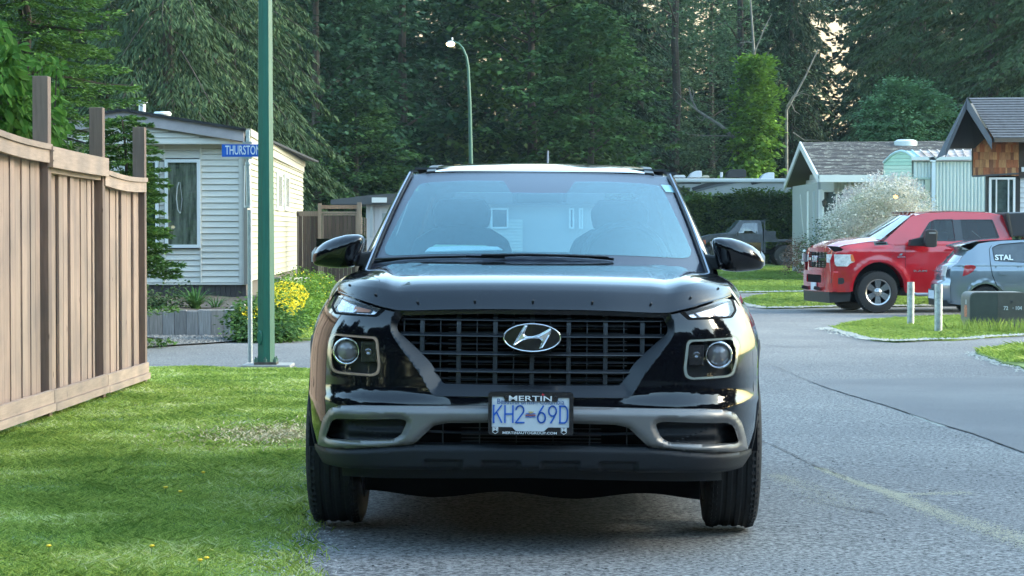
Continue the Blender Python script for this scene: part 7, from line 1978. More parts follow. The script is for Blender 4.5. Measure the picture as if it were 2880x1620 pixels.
MB().add([A0, B0, B0 + Vector((.3, 2.6, 0)), A0 + Vector((.5, 2.9, 0))], [(0, 1, 2, 3)]).build('roof', DSH, bh)
MB().add([at(2724, 292, BY - .84), at(2786, 400, BY - .84), at(2800, 400, BY + 1.0), at(2735, 290, BY + 1.0)], [(0, 1, 2, 3)]).build('soffit', mat('black_soffit', (.012, .014, .018), rough=.7), bh)
MB().add([at(2724, 292, BY - .3), at(2668, 418, BY - .3), at(2740, 418, BY - .05), at(2780, 380, BY - .05)], [(0, 1, 2, 3)]).build('soffit', mat('black_soffit_b', (.012, .014, .018), rough=.7), bh)
# shingle wall: each shingle its own piece
SHM = [woodmat('cedar_shingle_%s' % n_, c, var=.3, sc=5, stretch=(10, 10, 1)) for n_, c in (('red', (.30, .105, .045)), ('tan', (.36, .18, .085)), ('dark', (.20, .085, .045)), ('gold', (.40, .22, .10)))]
for q_ in SHM: piecewise_tone(q_, .2)
rnd = random.Random(4)
shm0 = {}
def shingle(x0, x1, z0, z1, y, m):
    mb = MB(); mb.add([(x0, y - .022, z0), (x1, y - .022, z0), (x1, y - .004, z1), (x0, y - .004, z1), (x0, y, z0), (x1, y, z0)], [(0, 1, 2, 3), (4, 5, 1, 0), (0, 3, 4), (1, 5, 2)]); mb.build('shingle', m, bh)
rowsy = [378, 406, 428, 449, 471, 494]
for k in range(-1, 5):
    ya = rowsy[k] if k >= 0 else 360; yb = rowsy[k + 1]
    xl = {-1: 2752, 0: 2742}.get(k, 2736); x = xl
    while x < 2863:
        w_ = rnd.choice([5, 7, 9, 12, 14]); xe = min(2864, x + w_)
        shingle(HX(x, BY), HX(xe - .5, BY), HZ(yb - rnd.uniform(0, .8) + (2864 - x) * -.01 + 1.2, BY), HZ(ya, BY) - .0, BY - .0, SHM[rnd.randrange(4)]); x += w_
for k in range(0, 3):
    x = 2866
    while x < 2960: 
        w_ = rnd.choice([7, 10, 13]); shingle(HX(x, BY + .3), HX(x + w_ - .5, BY + .3), HZ(rowsy[k + 1], BY + .3), HZ(rowsy[k], BY + .3), BY + .3, SHM[rnd.randrange(4)]); x += w_
MB().box((HX(2738, BY), BY + .01, HZ(494, BY)), (HX(2960, BY), BY + .25, HZ(376, BY))).build('wall', mat('dark_wall_core', (.05, .04, .035), rough=.9), bh)
mb = MB(); mb.bar(at(2735, 496, BY - .05), at(2864, 488, BY - .05), .06, .04); mb.build('sill_board', mat('grey_sill', (.06, .065, .07), rough=.6), bh)
MB().box((HX(2778, BY), BY + .05, HZ(640, BY)), (HX(2870, BY), BY + .3, HZ(492, BY))).build('dark_surround', mat('near_black_trim', (.012, .013, .013), rough=.6), bh)
window(bh, 2781, 2854, 499, 640, BY + .02, 6, mat('net_curtain', (.16, .2, .19), rough=.9, var=.4, scale=4), mull=(2801, 2835))
MB().box((HX(2866, BY), BY + .02, HZ(500, BY)), (HX(2900, BY), BY + .06, HZ(478, BY))).build('sign_board', mat('black_board', (.02, .02, .02), rough=.5), bh)
x_ = at(2873, 486, BY); MB().box((x_.x, BY - .01, HZ(483, BY)), (x_.x + .1, BY + .015, HZ(470, BY))).build('house_number', mat('number_white', (.6, .65, .68), rough=.5), bh)
siding(bh, HX(2870, BY), HX(3000, BY), HZ(500, BY), HZ(640, BY), BY + .1, 10, mat('white_siding_right', (.5, .54, .56), rough=.5))
# ================================================================== trees and plants
def quads_to_mesh(name, Vs, m, parent=None, kind=None):
    V = np.concatenate(Vs).reshape(-1, 3); n = len(V) // 4
    return np_mesh(name, V, np.arange(n * 4).reshape(n, 4), m, parent, kind)
def norm(a): return a / (np.linalg.norm(a, axis=-1, keepdims=True) + 1e-9)
def kites(c, d, s, L, W_, bend=.0):
    """kite-shaped leaves: c base, d direction, s side (unit), L length, W_ width"""
    L = np.asarray(L)[:, None]; W_ = np.asarray(W_)[:, None]
    mid = c + d * L * .45
    up = np.cross(d, s)
    return np.stack([c, mid + s * W_ / 2 + up * bend * L, c + d * L, mid - s * W_ / 2 + up * bend * L], 1)
def leaf_disc(center, r, n, L, tilt_out, rng, droop=.35):
    """a layered umbrella of leaves"""
    k = len(center); N = k * n
    c = np.repeat(center, n, 0); o = np.repeat(tilt_out, n, 0)
    a = rng.uniform(0, 2 * np.pi, N); q = np.sqrt(rng.uniform(0, 1, N)) * np.repeat(r, n)
    p = c + np.c_[np.cos(a) * q, np.sin(a) * q, -droop * q * q / np.repeat(r, n) + rng.normal(0, .05, N)]
    p += o * (rng.uniform(-.1, .25, N))[:, None]
    d = norm(np.c_[np.cos(a), np.sin(a), np.full(N, -.35)] + o * .6 + rng.normal(0, .35, (N, 3)))
    s = norm(np.cross(d, rng.normal(0, .35, (N, 3)) + np.array([0, 0, 1.0])))
    l = rng.uniform(.7, 1.25, N) * L
    return kites(p, d, s, l, l * rng.uniform(.6, .95, N))
TRUNK = mat('bark', (.055, .045, .038), rough=.95, var=.4, scale=6, bump=.5)
PALEB = mat('pale_bark', (.16, .155, .14), rough=.9, var=.35, scale=6)
MAPLE = rand_leaf('maple_leaves', (.012, .034, .018), (.060, .125, .060), (.12, .22, .10), nscale=.3)
MAPLEB = rand_leaf('bright_leaves', (.022, .055, .020), (.10, .19, .055), (.18, .30, .09), nscale=.3)
CEDAR = rand_leaf('cedar_sprays', (.018, .038, .018), (.065, .105, .044), (.11, .16, .06), nscale=.4, transl=.15)
DARKC = rand_leaf('dark_needles', (.012, .026, .014), (.042, .070, .036), nscale=.4, transl=.1)
FIR = rand_leaf('fir_needles', (.030, .075, .022), (.11, .22, .045), (.22, .36, .08), nscale=1.6, transl=.2)
IVY = rand_leaf('ivy_leaves', (.05, .12, .02), (.17, .32, .04), (.26, .42, .08), nscale=.9)
ALDER = rand_leaf('alder_leaves', (.045, .09, .05), (.12, .20, .10), (.17, .26, .13), nscale=.4)
SHRUB = rand_leaf('shrub_leaves', (.06, .13, .06), (.12, .24, .11), (.17, .31, .15), nscale=1.0)
CHERRY = rand_leaf('garden_leaves', (.030, .085, .012), (.10, .22, .04), (.28, .40, .09), nscale=1.5, transl=.4)
HEDGE = rand_leaf('hedge_leaves', (.04, .08, .022), (.12, .19, .04), (.20, .30, .06), nscale=1.2)

def trunk_mesh(parent, H, r, m, lean=(0, 0), limbs=(), name='trunk', seed=0):
    rnd = random.Random(seed); mb = MB()
    pts = [(lean[0] * t * t + rnd.uniform(-.1, .1) * (0 < t < 1), lean[1] * t * t, H * t - .3 * (t == 0)) for t in [i / 8 for i in range(9)]]
    mb.tube(pts, [r * (1 - .8 * i / 8) for i in range(9)], 8)
    for (h, a, L, up) in limbs:
        t = h / H; b = Vector((lean[0] * t * t, lean[1] * t * t, h)); d = Vector((math.cos(a), math.sin(a), up)).normalized()
        mb.tube([b, b + d * L * .5 + Vector((0, 0, .05 * L)), b + d * L], [r * .35 * (1 - t * .6), r * .2 * (1 - t * .6), r * .05], 5)
    return mb.build(name, m, parent, world=False)
def maple(name, label, loc, H=20, Rr=4.5, m=MAPLE, seed=1, nclu=520, per=36, leaf=.26, group=None, low=.02, cat='tree'):
    rng = np.random.default_rng(seed); t = thing(name, label, cat, loc, group)
    limbs = [(rng.uniform(.15, .8) * H, rng.uniform(0, 6.28), Rr * rng.uniform(.4, .8), rng.uniform(.2, .9)) for _ in range(16)]
    trunk_mesh(t, H * .92, .28, TRUNK, limbs=limbs, seed=seed)
    h = low + (1 - low) * rng.uniform(0, 1, nclu) ** .9; a = rng.uniform(0, 6.28, nclu)
    prof_ = np.sin(np.clip(h, 0.0, 1) ** .7 * np.pi * .92 + .25) ** .6; prof_ = np.nan_to_num(prof_, nan=.2)
    bulge = 1 + .22 * np.sin(3 * a + h * 14) + .12 * np.sin(7 * a - h * 23)
    rad = Rr * prof_ * bulge * np.clip(rng.normal(.82, .2, nclu), .15, 1.1)
    c = np.c_[np.cos(a) * rad, np.sin(a) * rad, h * H]
    o = np.c_[np.cos(a), np.sin(a), np.full(nclu, .1)]
    V = leaf_disc(c, rng.uniform(.35, .95, nclu), per, leaf, o, rng, droop=.5)
    quads_to_mesh('foliage', [V], m, t, 'stuff')
    return t
def conifer(name, label, loc, H=24, Rr=3.6, m=CEDAR, seed=1, nb=170, per=90, sl=.42, sw=.10, droop=.55, group=None, tips=None, low=.02, hang=.8, cat='tree', tr=.3, upcurve=.25, prof_pow=.75, bark=None):
    rng = np.random.default_rng(seed); t = thing(name, label, cat, loc, group)
    trunk_mesh(t, H * .97, tr, bark or TRUNK, seed=seed)
    hh = low + (1 - low) * (np.arange(nb) / nb) ** 1.05; a = np.arange(nb) * 2.399 + rng.uniform(-.4, .4, nb)
    Ls = Rr * (1 - hh) ** prof_pow * rng.uniform(.72, 1.12, nb) + .25
    Vs = []; br = MB()
    for i in range(nb):
        L = Ls[i]; n = max(8, int(per * (L / Rr) ** .9)); q = rng.uniform(.08, 1, n) ** .75
        dr = droop * rng.uniform(.7, 1.3)
        z = hh[i] * H - dr * L * q ** 1.6 + upcurve * L * np.clip(q - .6, 0, 1) ** 1.5
        wsp = .32 * L * np.sin(np.clip(q, 0, 1) * np.pi * .9) ** .7 * .6 + .04
        lat = rng.uniform(-1, 1, n) * wsp
        ca, sa = math.cos(a[i]), math.sin(a[i])
        c = np.c_[ca * q * L - sa * lat, sa * q * L + ca * lat, z - np.abs(lat) * .35]
        sgn = np.sign(lat)
        d = norm(np.c_[ca * .8 - sa * sgn * .7, sa * .8 + ca * sgn * .7, np.full(n, -hang)] + rng.normal(0, .25, (n, 3)))
        s = norm(np.cross(d, rng.normal(0, .5, (n, 3)) + np.array([0, 0, 1.0])))
        l = sl * rng.uniform(.6, 1.2, n)
        Vs.append(kites(c, d, s, l, sw * rng.uniform(.7, 1.3, n)))
        if i % 3 == 0 and L > .8:
            P_ = [(ca * L * u, sa * L * u, hh[i] * H - dr * L * u ** 1.6 + upcurve * L * max(0, u - .6) ** 1.5) for u in (0, .35, .7, .95)]
            br.tube(P_, [.035, .025, .015, .006], 4, caps=False)
    if br.v: br.build('branches', bark or TRUNK, t, world=False)
    quads_to_mesh('foliage', Vs, m, t, 'stuff')
    return t
def gpos(px, Y): x = HX(px, Y); return Vector((x, Y, ground_z(x, Y)))

# --- forest row (seen above the roofs)
row = []
c1 = conifer('cedar_tree', 'tall drooping cedar directly above the mobile home roof', gpos(470, 66), 20, 4.2, CEDAR, 21, 330, 330, .24, .055, droop=.75, hang=1.4)
copy_tree(c1, loc=gpos(650, 70), rot=(0, 0, 2.1), scale=(1, 1, .95), label='drooping cedar seen just left of the green pole above the eaves')
copy_tree(c1, loc=gpos(290, 72), rot=(0, 0, 4.0), scale=(1.05, 1.05, 1), label='dark cedar behind the young fir left of the mobile home roof')
copy_tree(c1, loc=gpos(60, 76), rot=(0, 0, 5.2), scale=(1.1, 1.1, 1.05), label='dark cedar at the far left edge of the picture behind the garden tree')
c3 = conifer('hemlock_tree', 'tall dark hemlock right of the green pole above the board fence', gpos(815, 92), 26, 4.4, DARKC, 33, 340, 260, .32, .09, droop=.5, hang=.9)
copy_tree(c3, loc=gpos(1010, 104), rot=(0, 0, 1.1), label='dark hemlock just left of the lit street lamp arm')
copy_tree(c3, loc=gpos(1690, 100), rot=(0, 0, 2.7), scale=(.95, .95, 1), label='dark hemlock right of the big maple above the SUV roof')
m1 = maple('maple_tree', 'broad maple with pale green layers left of the lit street lamp', gpos(1130, 94), 19, 4.2, MAPLE, 41, 620, 34, .30)
copy_tree(m1, loc=gpos(890, 86), rot=(0, 0, 1.9), scale=(.85, .85, .9), label='maple with bluish green leaves beside the green pole')
copy_tree(m1, loc=gpos(1320, 99), rot=(0, 0, 3.3), label='big maple standing right behind the lit street lamp')
m2 = maple('maple_tree', 'brighter green maple above the middle of the SUV roof', gpos(1500, 92), 15, 3.8, MAPLEB, 45, 520, 34, .28)
copy_tree(m2, loc=gpos(1660, 89), rot=(0, 0, 2.2), scale=(.75, .75, .7), label='low bright maple above the right half of the SUV roof')
copy_tree(m2, loc=gpos(1000, 84), rot=(0, 0, 4.2), scale=(.6, .6, .45), label='low leafy maple above the dark roof left of the windscreen pillar')
al = maple('alder_tree', 'light alder with thin pale stems left of the ivy covered tree', gpos(1900, 103), 22, 3.6, ALDER, 51, 620, 34, .15)
for (px, y0, x1, y1, wd) in ((2112, -30, 2122, 190, .09), (2180, -20, 2178, 120, .07), (2060, -30, 2066, 200, .05), (2200, 60, 2240, 0, .05)):
    pass
copy_tree(al, loc=gpos(2080, 105), rot=(0, 0, 2.0), label='light alder rising behind the ivy covered tree')
copy_tree(al, loc=gpos(1800, 106), rot=(0, 0, 4.0), scale=(.9, .9, 1.05), label='grey green alder right of the dark hemlock above the SUV')
c5 = conifer('hemlock_tree', 'spreading hemlock above the white gabled house, right of the sky gap', gpos(2590, 90), 26, 4.4, CEDAR, 61, 340, 300, .27, .07, droop=.45, hang=.8)
copy_tree(c5, loc=gpos(2790, 86), rot=(0, 0, 1.3), label='hemlock behind the shingled gable near the right edge')
copy_tree(c5, loc=gpos(2960, 82), rot=(0, 0, 3.9), label='hemlock at the right edge of the picture above the dark roof')
copy_tree(c3, loc=gpos(2455, 101), rot=(0, 0, 5.1), scale=(.55, .55, .9), label='slim dark hemlock right of the bright sky gap')
c6 = copy_tree(c3, loc=gpos(2225, 104), rot=(0, 0, .6), scale=(.62, .62, 1), label='narrow dark hemlock left of the bright sky gap')
# second row, nobody can tell them apart
G2 = 'dark trees deep in the wood'; L2_ = 'dark forest tree standing deep in the wood behind the front row'
for i, px in enumerate((-60, 140, 330, 520, 700, 860, 1000, 1120, 1250, 1400, 1540, 1650, 1770, 1880, 2000, 2080, 2150, 2530, 2600, 2680, 2790, 2900, 3020)):
    src = (c3, m1, c5, c3, al)[i % 5]
    o = copy_tree(src, loc=gpos(px, 112 + (i * 37 % 11)), rot=(0, 0, i * 1.7), scale=(.95, .95, .62 + .06 * (i % 3)), label=L2_); o['group'] = G2
    o.scale = (1.0, 1.0, {0: .56, 1: .80, 2: .56, 3: .60, 4: .70}[i % 5])
# low undergrowth along the wood edge
rng = np.random.default_rng(77); n = 900
c = np.c_[rng.uniform(-24, 28, n), rng.uniform(97, 100, n), rng.uniform(-.2, 4.2, n) * rng.uniform(.4, 1, n)]
tag(quads_to_mesh('undergrowth', [leaf_disc(c, rng.uniform(.4, .9, n), 36, .24, np.tile([0, -1.0, .1], (n, 1)), rng)], MAPLE), kind='stuff')
n = 3000; yy = rng.uniform(119, 127, n); cx_ = rng.uniform(-32, 36, n); zz = rng.uniform(0, 14.5, n)
pxx = 1440 + cx_ / yy * F; pyy = 653 - (zz - 1.1) / yy * F
keep = ~((np.abs(pxx - 2332) < 42) & (pyy > 60) & (pyy < 290) & (rng.uniform(0, 1, n) < .93)) & ~((zz > 9.0) & (np.sin(cx_ * 1.9) + np.sin(cx_ * .83 + zz) > .75)) & ~((np.abs(pxx - 2450) < 330) & (pyy > 180) & (pyy < 260) & (np.sin(cx_ * 5) > .2))
c = np.c_[cx_, yy, zz][keep]; n = len(c)
tag(quads_to_mesh('distant_wood', [leaf_disc(c, rng.uniform(.7, 1.5, n), 40, .42, np.tile([0, -1.0, .1], (n, 1)), rng)], DARKC), kind='stuff')

# pale bare stems standing in front of the alders
stem0 = thing('bare_tree', 'thin pale bare tree stem rising above the ivy covered tree', 'tree', gpos(2120, 98.5))
def stemtree(root, pts, r0, twigs, seed, Y):
    mb = MB(); P_ = [at(x, y, Y) for x, y in pts]; mb.tube(P_, [r0 * (1 - .7 * i / (len(P_) - 1)) for i in range(len(P_))], 6); mb.build('trunk', PALEB, root)
    rnd = random.Random(seed)
    for tw in twigs:
        mb = MB(); Q = [at(x, y, Y - .2) for x, y in tw]; mb.tube(Q, [r0 * .4, r0 * .25, r0 * .12, r0 * .08, r0 * .06][:len(Q)], 5); mb.build('branch', PALEB, root)
stemtree(stem0, [(2122, 500), (2122, 170), (2117, 90), (2108, -40)], .10, [[(2118, 120), (2100, 118), (2080, 121)], [(2121, 150), (2150, 80), (2170, 40)]], 1, 98.5)
st2 = thing('bare_branch_tree', 'leaning dead tree with forked bare twigs left of the ivy covered tree', 'tree', gpos(2070, 98))
stemtree(st2, [(2068, 392), (2030, 355), (1960, 310), (1945, 280), (1938, 245)], .09, [[(1960, 310), (1935, 290), (1910, 268), (1895, 248)], [(1985, 325), (1975, 340), (1958, 328)], [(2055, 382), (2000, 382), (1940, 378), (1905, 362)], [(1945, 285), (1952, 262), (1945, 245)]], 2, 98)
st3 = thing('bare_branch_tree', 'curved bare branches between the ivy covered tree and the sky gap', 'tree', gpos(2215, 98))
stemtree(st3, [(2212, 500), (2212, 310), (2240, 260), (2265, 215), (2300, 140)], .08, [[(2230, 275), (2255, 262), (2275, 268), (2270, 280)], [(2212, 300), (2230, 270), (2260, 255)], [(2230, 372), (2262, 394), (2300, 394), (2312, 400)], [(2225, 290), (2235, 312), (2250, 322)]], 3, 98)

# ivy-clad column
def leafy(name, label, cat, loc, cl, rad, per, leaf, m, seed, group=None, trunk=None, asp=(.6, .95), extra=None):
    rng = np.random.default_rng(seed); t = thing(name, label, cat, loc, group)
    cl = np.array(cl) - np.array(loc); ctr = cl.mean(0); o = norm(cl - ctr + 1e-6)
    quads_to_mesh('foliage', [leaf_disc(cl, rad if hasattr(rad, '__len__') else rng.uniform(rad * .6, rad * 1.2, len(cl)), per, leaf, o, rng)], m, t, 'stuff')
    if trunk: trunk_mesh(t, trunk[0], trunk[1], TRUNK, limbs=[(trunk[0] * rng.uniform(.3, .8), rng.uniform(0, 6.28), trunk[0] * .3, .8) for _ in range(5)], seed=seed)
    return t
rng = np.random.default_rng(5); Yv = 98.0; cl = []
for _ in range(420):
    y = rng.uniform(165, 560); t = (y - 165) / 395
    w_ = lerp(38, 78, t ** 1.1) * (1 + .18 * math.sin(y / 19.)) ; px = 2128 - 14 * t + rng.normal(0, w_ * .5)
    if abs(px - (2128 - 14 * t)) > w_ * 1.1: continue
    p = at(px, y, Yv + rng.uniform(-1.0, 1.0)); cl.append(tuple(p))
leafy('ivy_covered_tree', 'bright green ivy covered tree column standing before the dark wood', 'tree', gpos(2120, Yv), cl, .46, 30, .20, IVY, 6, trunk=(6, .2))
cl = []
for _ in range(420):
    a, q = rng.uniform(0, 6.28), math.sqrt(rng.uniform()); px = 2552 + math.cos(a) * q * 118 * (1 + .08 * math.sin(5 * a)); y = 345 - math.sin(a) * q * 118 * (1 + .06 * math.sin(7 * a))
    if y > 420: y = 420
    cl.append(tuple(at(px, y, 81 + rng.uniform(-1.5, 1.2) * (1 - q * .6))))
leafy('round_bush_tree', 'rounded soft green bushy tree behind the weathered roof', 'tree', gpos(2552, 81), cl, .40, 50, .12, SHRUB, 8, trunk=(3.2, .15))

# hedge of clipped cedars, many shrubs grown into one
rng = np.random.default_rng(15); hy = 90.0; n = 2600
hx0, hx1 = HX(1870, hy), HX(2300, hy)
hx = rng.uniform(hx0, hx1, n); ztop_ = 2.72 + .18 * np.sin(hx * 7.5) ** 2 + .12 * np.sin(hx * 2.1) + .3 * (hx > HX(2150, hy)) * .5
c = np.c_[hx, hy + rng.uniform(-.35, .2, n) + .12 * np.sin(hx * 7.5), ground_z(8, hy) + ztop_ * rng.uniform(0, 1, n) ** .8]
hedge = thing('cedar_hedge', 'tall clipped cedar hedge behind the old black pickup', 'hedge', (9, hy, ground_z(9, hy)))
c -= np.array([9, hy, ground_z(9, hy)])
quads_to_mesh('foliage', [leaf_disc(c, rng.uniform(.12, .3, n), 16, .13, np.tile([0, -.7, .7], (n, 1)), rng)], HEDGE, hedge, 'stuff')
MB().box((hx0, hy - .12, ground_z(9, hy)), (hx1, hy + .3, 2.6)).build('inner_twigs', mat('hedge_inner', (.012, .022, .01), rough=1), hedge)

# --- near plants on the left
# young fir right behind the fence posts and its tall neighbour
conifer('fir_tree', 'tall garden fir with bright green tips behind the left fence', gpos(60, 27), 6.6, 1.75, FIR, 71, 210, 620, .075, .026, droop=.18, hang=.10, upcurve=.35, low=.05, tr=.09, prof_pow=.55)
conifer('fir_tree', 'young fir with layered branches in front of the mobile home windows', gpos(345, 25.5), 2.75, .52, FIR, 72, 80, 420, .06, .022, droop=.15, hang=.12, upcurve=.25, low=.34, tr=.05, prof_pow=.5)
# broadleaf garden tree behind the fence (each leaf folded and pointed)
def broad(name, label, loc, blobs, n, L, m, seed, group=None):
    rng = np.random.default_rng(seed); t = thing(name, label, 'tree', loc, group); Vs = []; lp = np.array(loc)
    tw = MB()
    for (c, r) in blobs:
        c = np.array(c) - lp; k = int(n * r ** 2)
        q = rng.normal(0, 1, (k, 3)); q = norm(q) * (rng.uniform(.35, 1, (k, 1)) ** .6) * r; p = c + q
        d = norm(q * .8 + np.array([0, 0, -.7 * r]) + rng.normal(0, .35 * r, (k, 3))); s = norm(np.cross(d, norm(rng.normal(0, .5, (k, 3)) + np.array([0, -.5, 1.0]))))
        up = np.cross(s, d); l = L * rng.uniform(.6, 1.15, k)[:, None]; w_ = l * .27
        # two quads per leaf, folded on the midrib
        b0, tip = p, p + d * l - up * l * .12; a1, a2 = p + d * l * .28, p + d * l * .66
        mid1 = p + d * l * .35; 
        Vs.append(np.stack([b0, a1 + s * w_ + up * l * .05, a2 + s * w_ * .85 + up * l * .03, tip], 1)); Vs.append(np.stack([b0, tip, a2 - s * w_ * .85 + up * l * .03, a1 - s * w_ + up * l * .05], 1))
        tw.tube([(0, 0, 1.0), tuple(c * .6 + np.array([0, 0, .3])), tuple(c)], [.02, .012, .004], 5, caps=False)
    quads_to_mesh('foliage', Vs, m, t, 'stuff'); tw.build('branches', TRUNK, t, world=False); trunk_mesh(t, 1.6, .05, TRUNK, seed=seed)
    return t
Yb = 15.5
gl = [((at(x, y, Yb + dy)), r) for x, y, dy, r in ((8, 200, 0, .17), (25, 260, .2, .2), (60, 330, .3, .24), (20, 340, .1, .22), (-40, 250, 0, .3), (5, 130, .1, .08), (100, 370, .4, .2), (-60, 120, .2, .25), (50, 395, .3, .2), (40, 150, .1, .07))]
broad('garden_tree', 'broad leafed garden tree overhanging the left end of the fence', gpos(-20, Yb + .2), gl, 2600, .105, CHERRY, 81)
gl = [((at(x, y, 16.6 + dy)), r) for x, y, dy, r in ((118, 175, 0, .10), (140, 215, .1, .12), (125, 270, .1, .13), (150, 300, .0, .10), (140, 345, .2, .14), (165, 380, .1, .09), (175, 345, .1, .05), (110, 330, .2, .12), (120, 395, .1, .14), (160, 195, 0, .06))]
broad('garden_shrub', 'light green upright shrub rising behind the first tall fence post', gpos(125, 16.8), gl, 3400, .075, CHERRY, 82)

# --- plants in the raised bed
def tuft(name, label, px, py, Y, n, hgt, m, seed, spread=.25, cat='plant', wd=.012, zz=None):
    rng = np.random.default_rng(seed); b = at(px, py, Y); t = thing(name, label, cat, b); nseg = 5; Vs = []
    for i in range(n):
        a = rng.uniform(0, 6.28); L = hgt * rng.uniform(.6, 1.15); o = spread * rng.uniform(.4, 1.6); base = np.array([math.cos(a) * .05, math.sin(a) * .05, 0]); s = np.array([-math.sin(a), math.cos(a), 0]) * wd
        pts = [base + np.array([math.cos(a) * o * u ** 1.7, math.sin(a) * o * u ** 1.7, L * (u - .45 * u ** 3 * (o / spread) * .8)]) for u in np.linspace(0, 1, nseg + 1)]
        for j in range(nseg):
            w0, w1_ = 1 - .9 * (j / nseg) ** 2, 1 - .9 * ((j + 1) / nseg) ** 2
            Vs.append(np.stack([pts[j] - s * w0, pts[j] + s * w0, pts[j + 1] + s * w1_, pts[j + 1] - s * w1_])[None])
    quads_to_mesh('leaf_blades', Vs, m, t, 'stuff'); return t
BLADE = rand_leaf('long_blades', (.03, .09, .02), (.10, .20, .06), (.16, .27, .09), nscale=2)
tuft('daylily', 'clump of long arching green leaves in the raised bed', 548, 868, 31.5, 90, .40, BLADE, 91, .34, wd=.011)
tuft('daylily', 'smaller arching clump right of the big leafy clump in the raised bed', 606, 866, 31.8, 45, .24, BLADE, 92, .24, wd=.009)
rng = np.random.default_rng(3)
cl = [tuple(at(rng.normal(445, 22), rng.normal(850, 12), 31.6 + rng.uniform(-.3, .3))) for _ in range(60)]
leafy('low_shrub', 'low sprawling olive shrub at the left of the raised bed', 'shrub', tuple(at(445, 872, 31.6)), cl, .10, 26, .05, rand_leaf('olive_leaves', (.03, .06, .02), (.09, .14, .05), nscale=2), 93)
# flowering bushes
YB = rand_leaf('bush_leaves', (.06, .14, .02), (.20, .33, .05), (.30, .42, .08), nscale=1.5, transl=.3)
YF = mat('yellow_petals', (.85, .68, .02), rough=.6, var=.15, scale=40)
def flowering(name, label, shape, n, Y0, Y1, nf, seed, leaf=.055, fzone=None, r=.13, m=YB, fm=YF, fs=(.010, .020)):
    rng = np.random.default_rng(seed); cl = []; fl = []
    xs_, ys_ = [p[0] for p in shape], [p[1] for p in shape]
    while len(cl) < n:
        x, y = rng.uniform(min(xs_), max(xs_)), rng.uniform(min(ys_), max(ys_))
        if inpoly(x, y, shape): 
            t = 1 - (y - min(ys_)) / (max(ys_) - min(ys_)); cl.append(tuple(at(x, y, lerp(Y0, Y1, t) + rng.uniform(-.2, .3))))
    base = at(sum(xs_) / len(xs_), max(ys_), Y0)
    t_ = leafy(name, label, 'bush', tuple(base), cl, r, 22, leaf, m, seed)
    fz = fzone or shape; xf_, yf_ = [p[0] for p in fz], [p[1] for p in fz]; V = []; k = 0
    while k < nf:
        x, y = rng.uniform(min(xf_), max(xf_)), rng.uniform(min(yf_), max(yf_))
        if inpoly(x, y, fz):
            t = 1 - (y - min(ys_)) / (max(ys_) - min(ys_)); p = np.array(at(x, y, lerp(Y0, Y1, t) - .12 + rng.uniform(-.12, .05))) - np.array(base)
            s = rng.uniform(*fs); u = norm(rng.normal(0, 1, 3)) * s; v = norm(np.cross(u, rng.normal(0, 1, 3))) * s
            V.append(np.stack([p - u, p - v, p + u, p + v])[None]); V.append(np.stack([p - u + [0, .004, .006], p + [0, 0, s], p + u, p - v * .4])[None]); k += 1
    quads_to_mesh('blossoms', V, fm, t_, 'stuff'); return t_
flowering('yellow_flower_bush', 'sprawling bush full of small yellow flowers right of the green pole', [(772, 800), (800, 782), (850, 778), (880, 800), (895, 830), (880, 880), (840, 920), (790, 945), (730, 948), (700, 900), (720, 850)], 380, 29.5, 36, 1900, 101, fzone=[(760, 800), (800, 790), (850, 800), (870, 830), (850, 870), (820, 890), (790, 870), (765, 850)])
flowering('leafy_bush', 'dark leafy bush with a few yellow flowers between sign post and green pole', [(672, 880), (690, 862), (730, 858), (790, 880), (815, 915), (812, 938), (790, 944), (730, 946), (680, 940), (668, 915)], 230, 28.3, 29.5, 120, 102, leaf=.06, m=rand_leaf('darker_bush', (.03, .08, .018), (.10, .19, .045), (.17, .27, .06), nscale=2), fzone=[(672, 865), (730, 860), (760, 880), (690, 900)])
flowering('green_shrub', 'light green shrub between the yellow flowers and the SUV mirror', [(850, 810), (880, 775), (915, 770), (940, 800), (935, 850), (900, 900), (860, 940), (830, 940), (850, 880)], 220, 31, 38, 160, 103, leaf=.05)
flowering('yellow_weeds', 'thin yellow flowering weeds against the brown fence', [(790, 790), (830, 760), (870, 765), (900, 780), (880, 800), (820, 802)], 60, 39, 41, 60, 104, leaf=.04)
mb = MB(); 
for (x0, x1, y) in ((778, 860, 788), (782, 858, 796)):
    mb.bar(at(x0, y, 36.5), at(x1, y, 37.5), .14, .10)
tag(mb.build('garden_timber', TM[0]), 'weathered timber ledge above the yellow flower bush', 'timber')

# --- right side garden plants
WIL = rand_leaf('willow_leaves', (.30, .34, .24), (.74, .70, .64), (.84, .76, .76), nscale=1.2, transl=.3, rough=.7)
def blobpoly(poly, n, Y0, Y1, seed):
    rng = np.random.default_rng(seed); xs_, ys_ = [p[0] for p in poly], [p[1] for p in poly]; out = []
    while len(out) < n:
        x, y = rng.uniform(min(xs_), max(xs_)), rng.uniform(min(ys_), max(ys_))
        if inpoly(x, y, poly) and math.hypot(x - 2519, y - 554) > 13: out.append(tuple(at(x, y, rng.uniform(Y0, Y1))))
    return out
wp = [(2332, 690), (2330, 630), (2350, 595), (2380, 560), (2420, 540), (2450, 520), (2480, 508), (2500, 520), (2535, 512), (2545, 505), (2560, 530), (2590, 560), (2610, 590), (2620, 640), (2600, 700)]
wl = leafy('dappled_willow', 'big white flecked willow bush behind the red pickup', 'bush', (HX(2450, 49), 49, ground_z(9, 49)), blobpoly(wp, 1000, 47.8, 50.5, 111), .17, 36, .05, WIL, 112)
rng = np.random.default_rng(9); tw = []
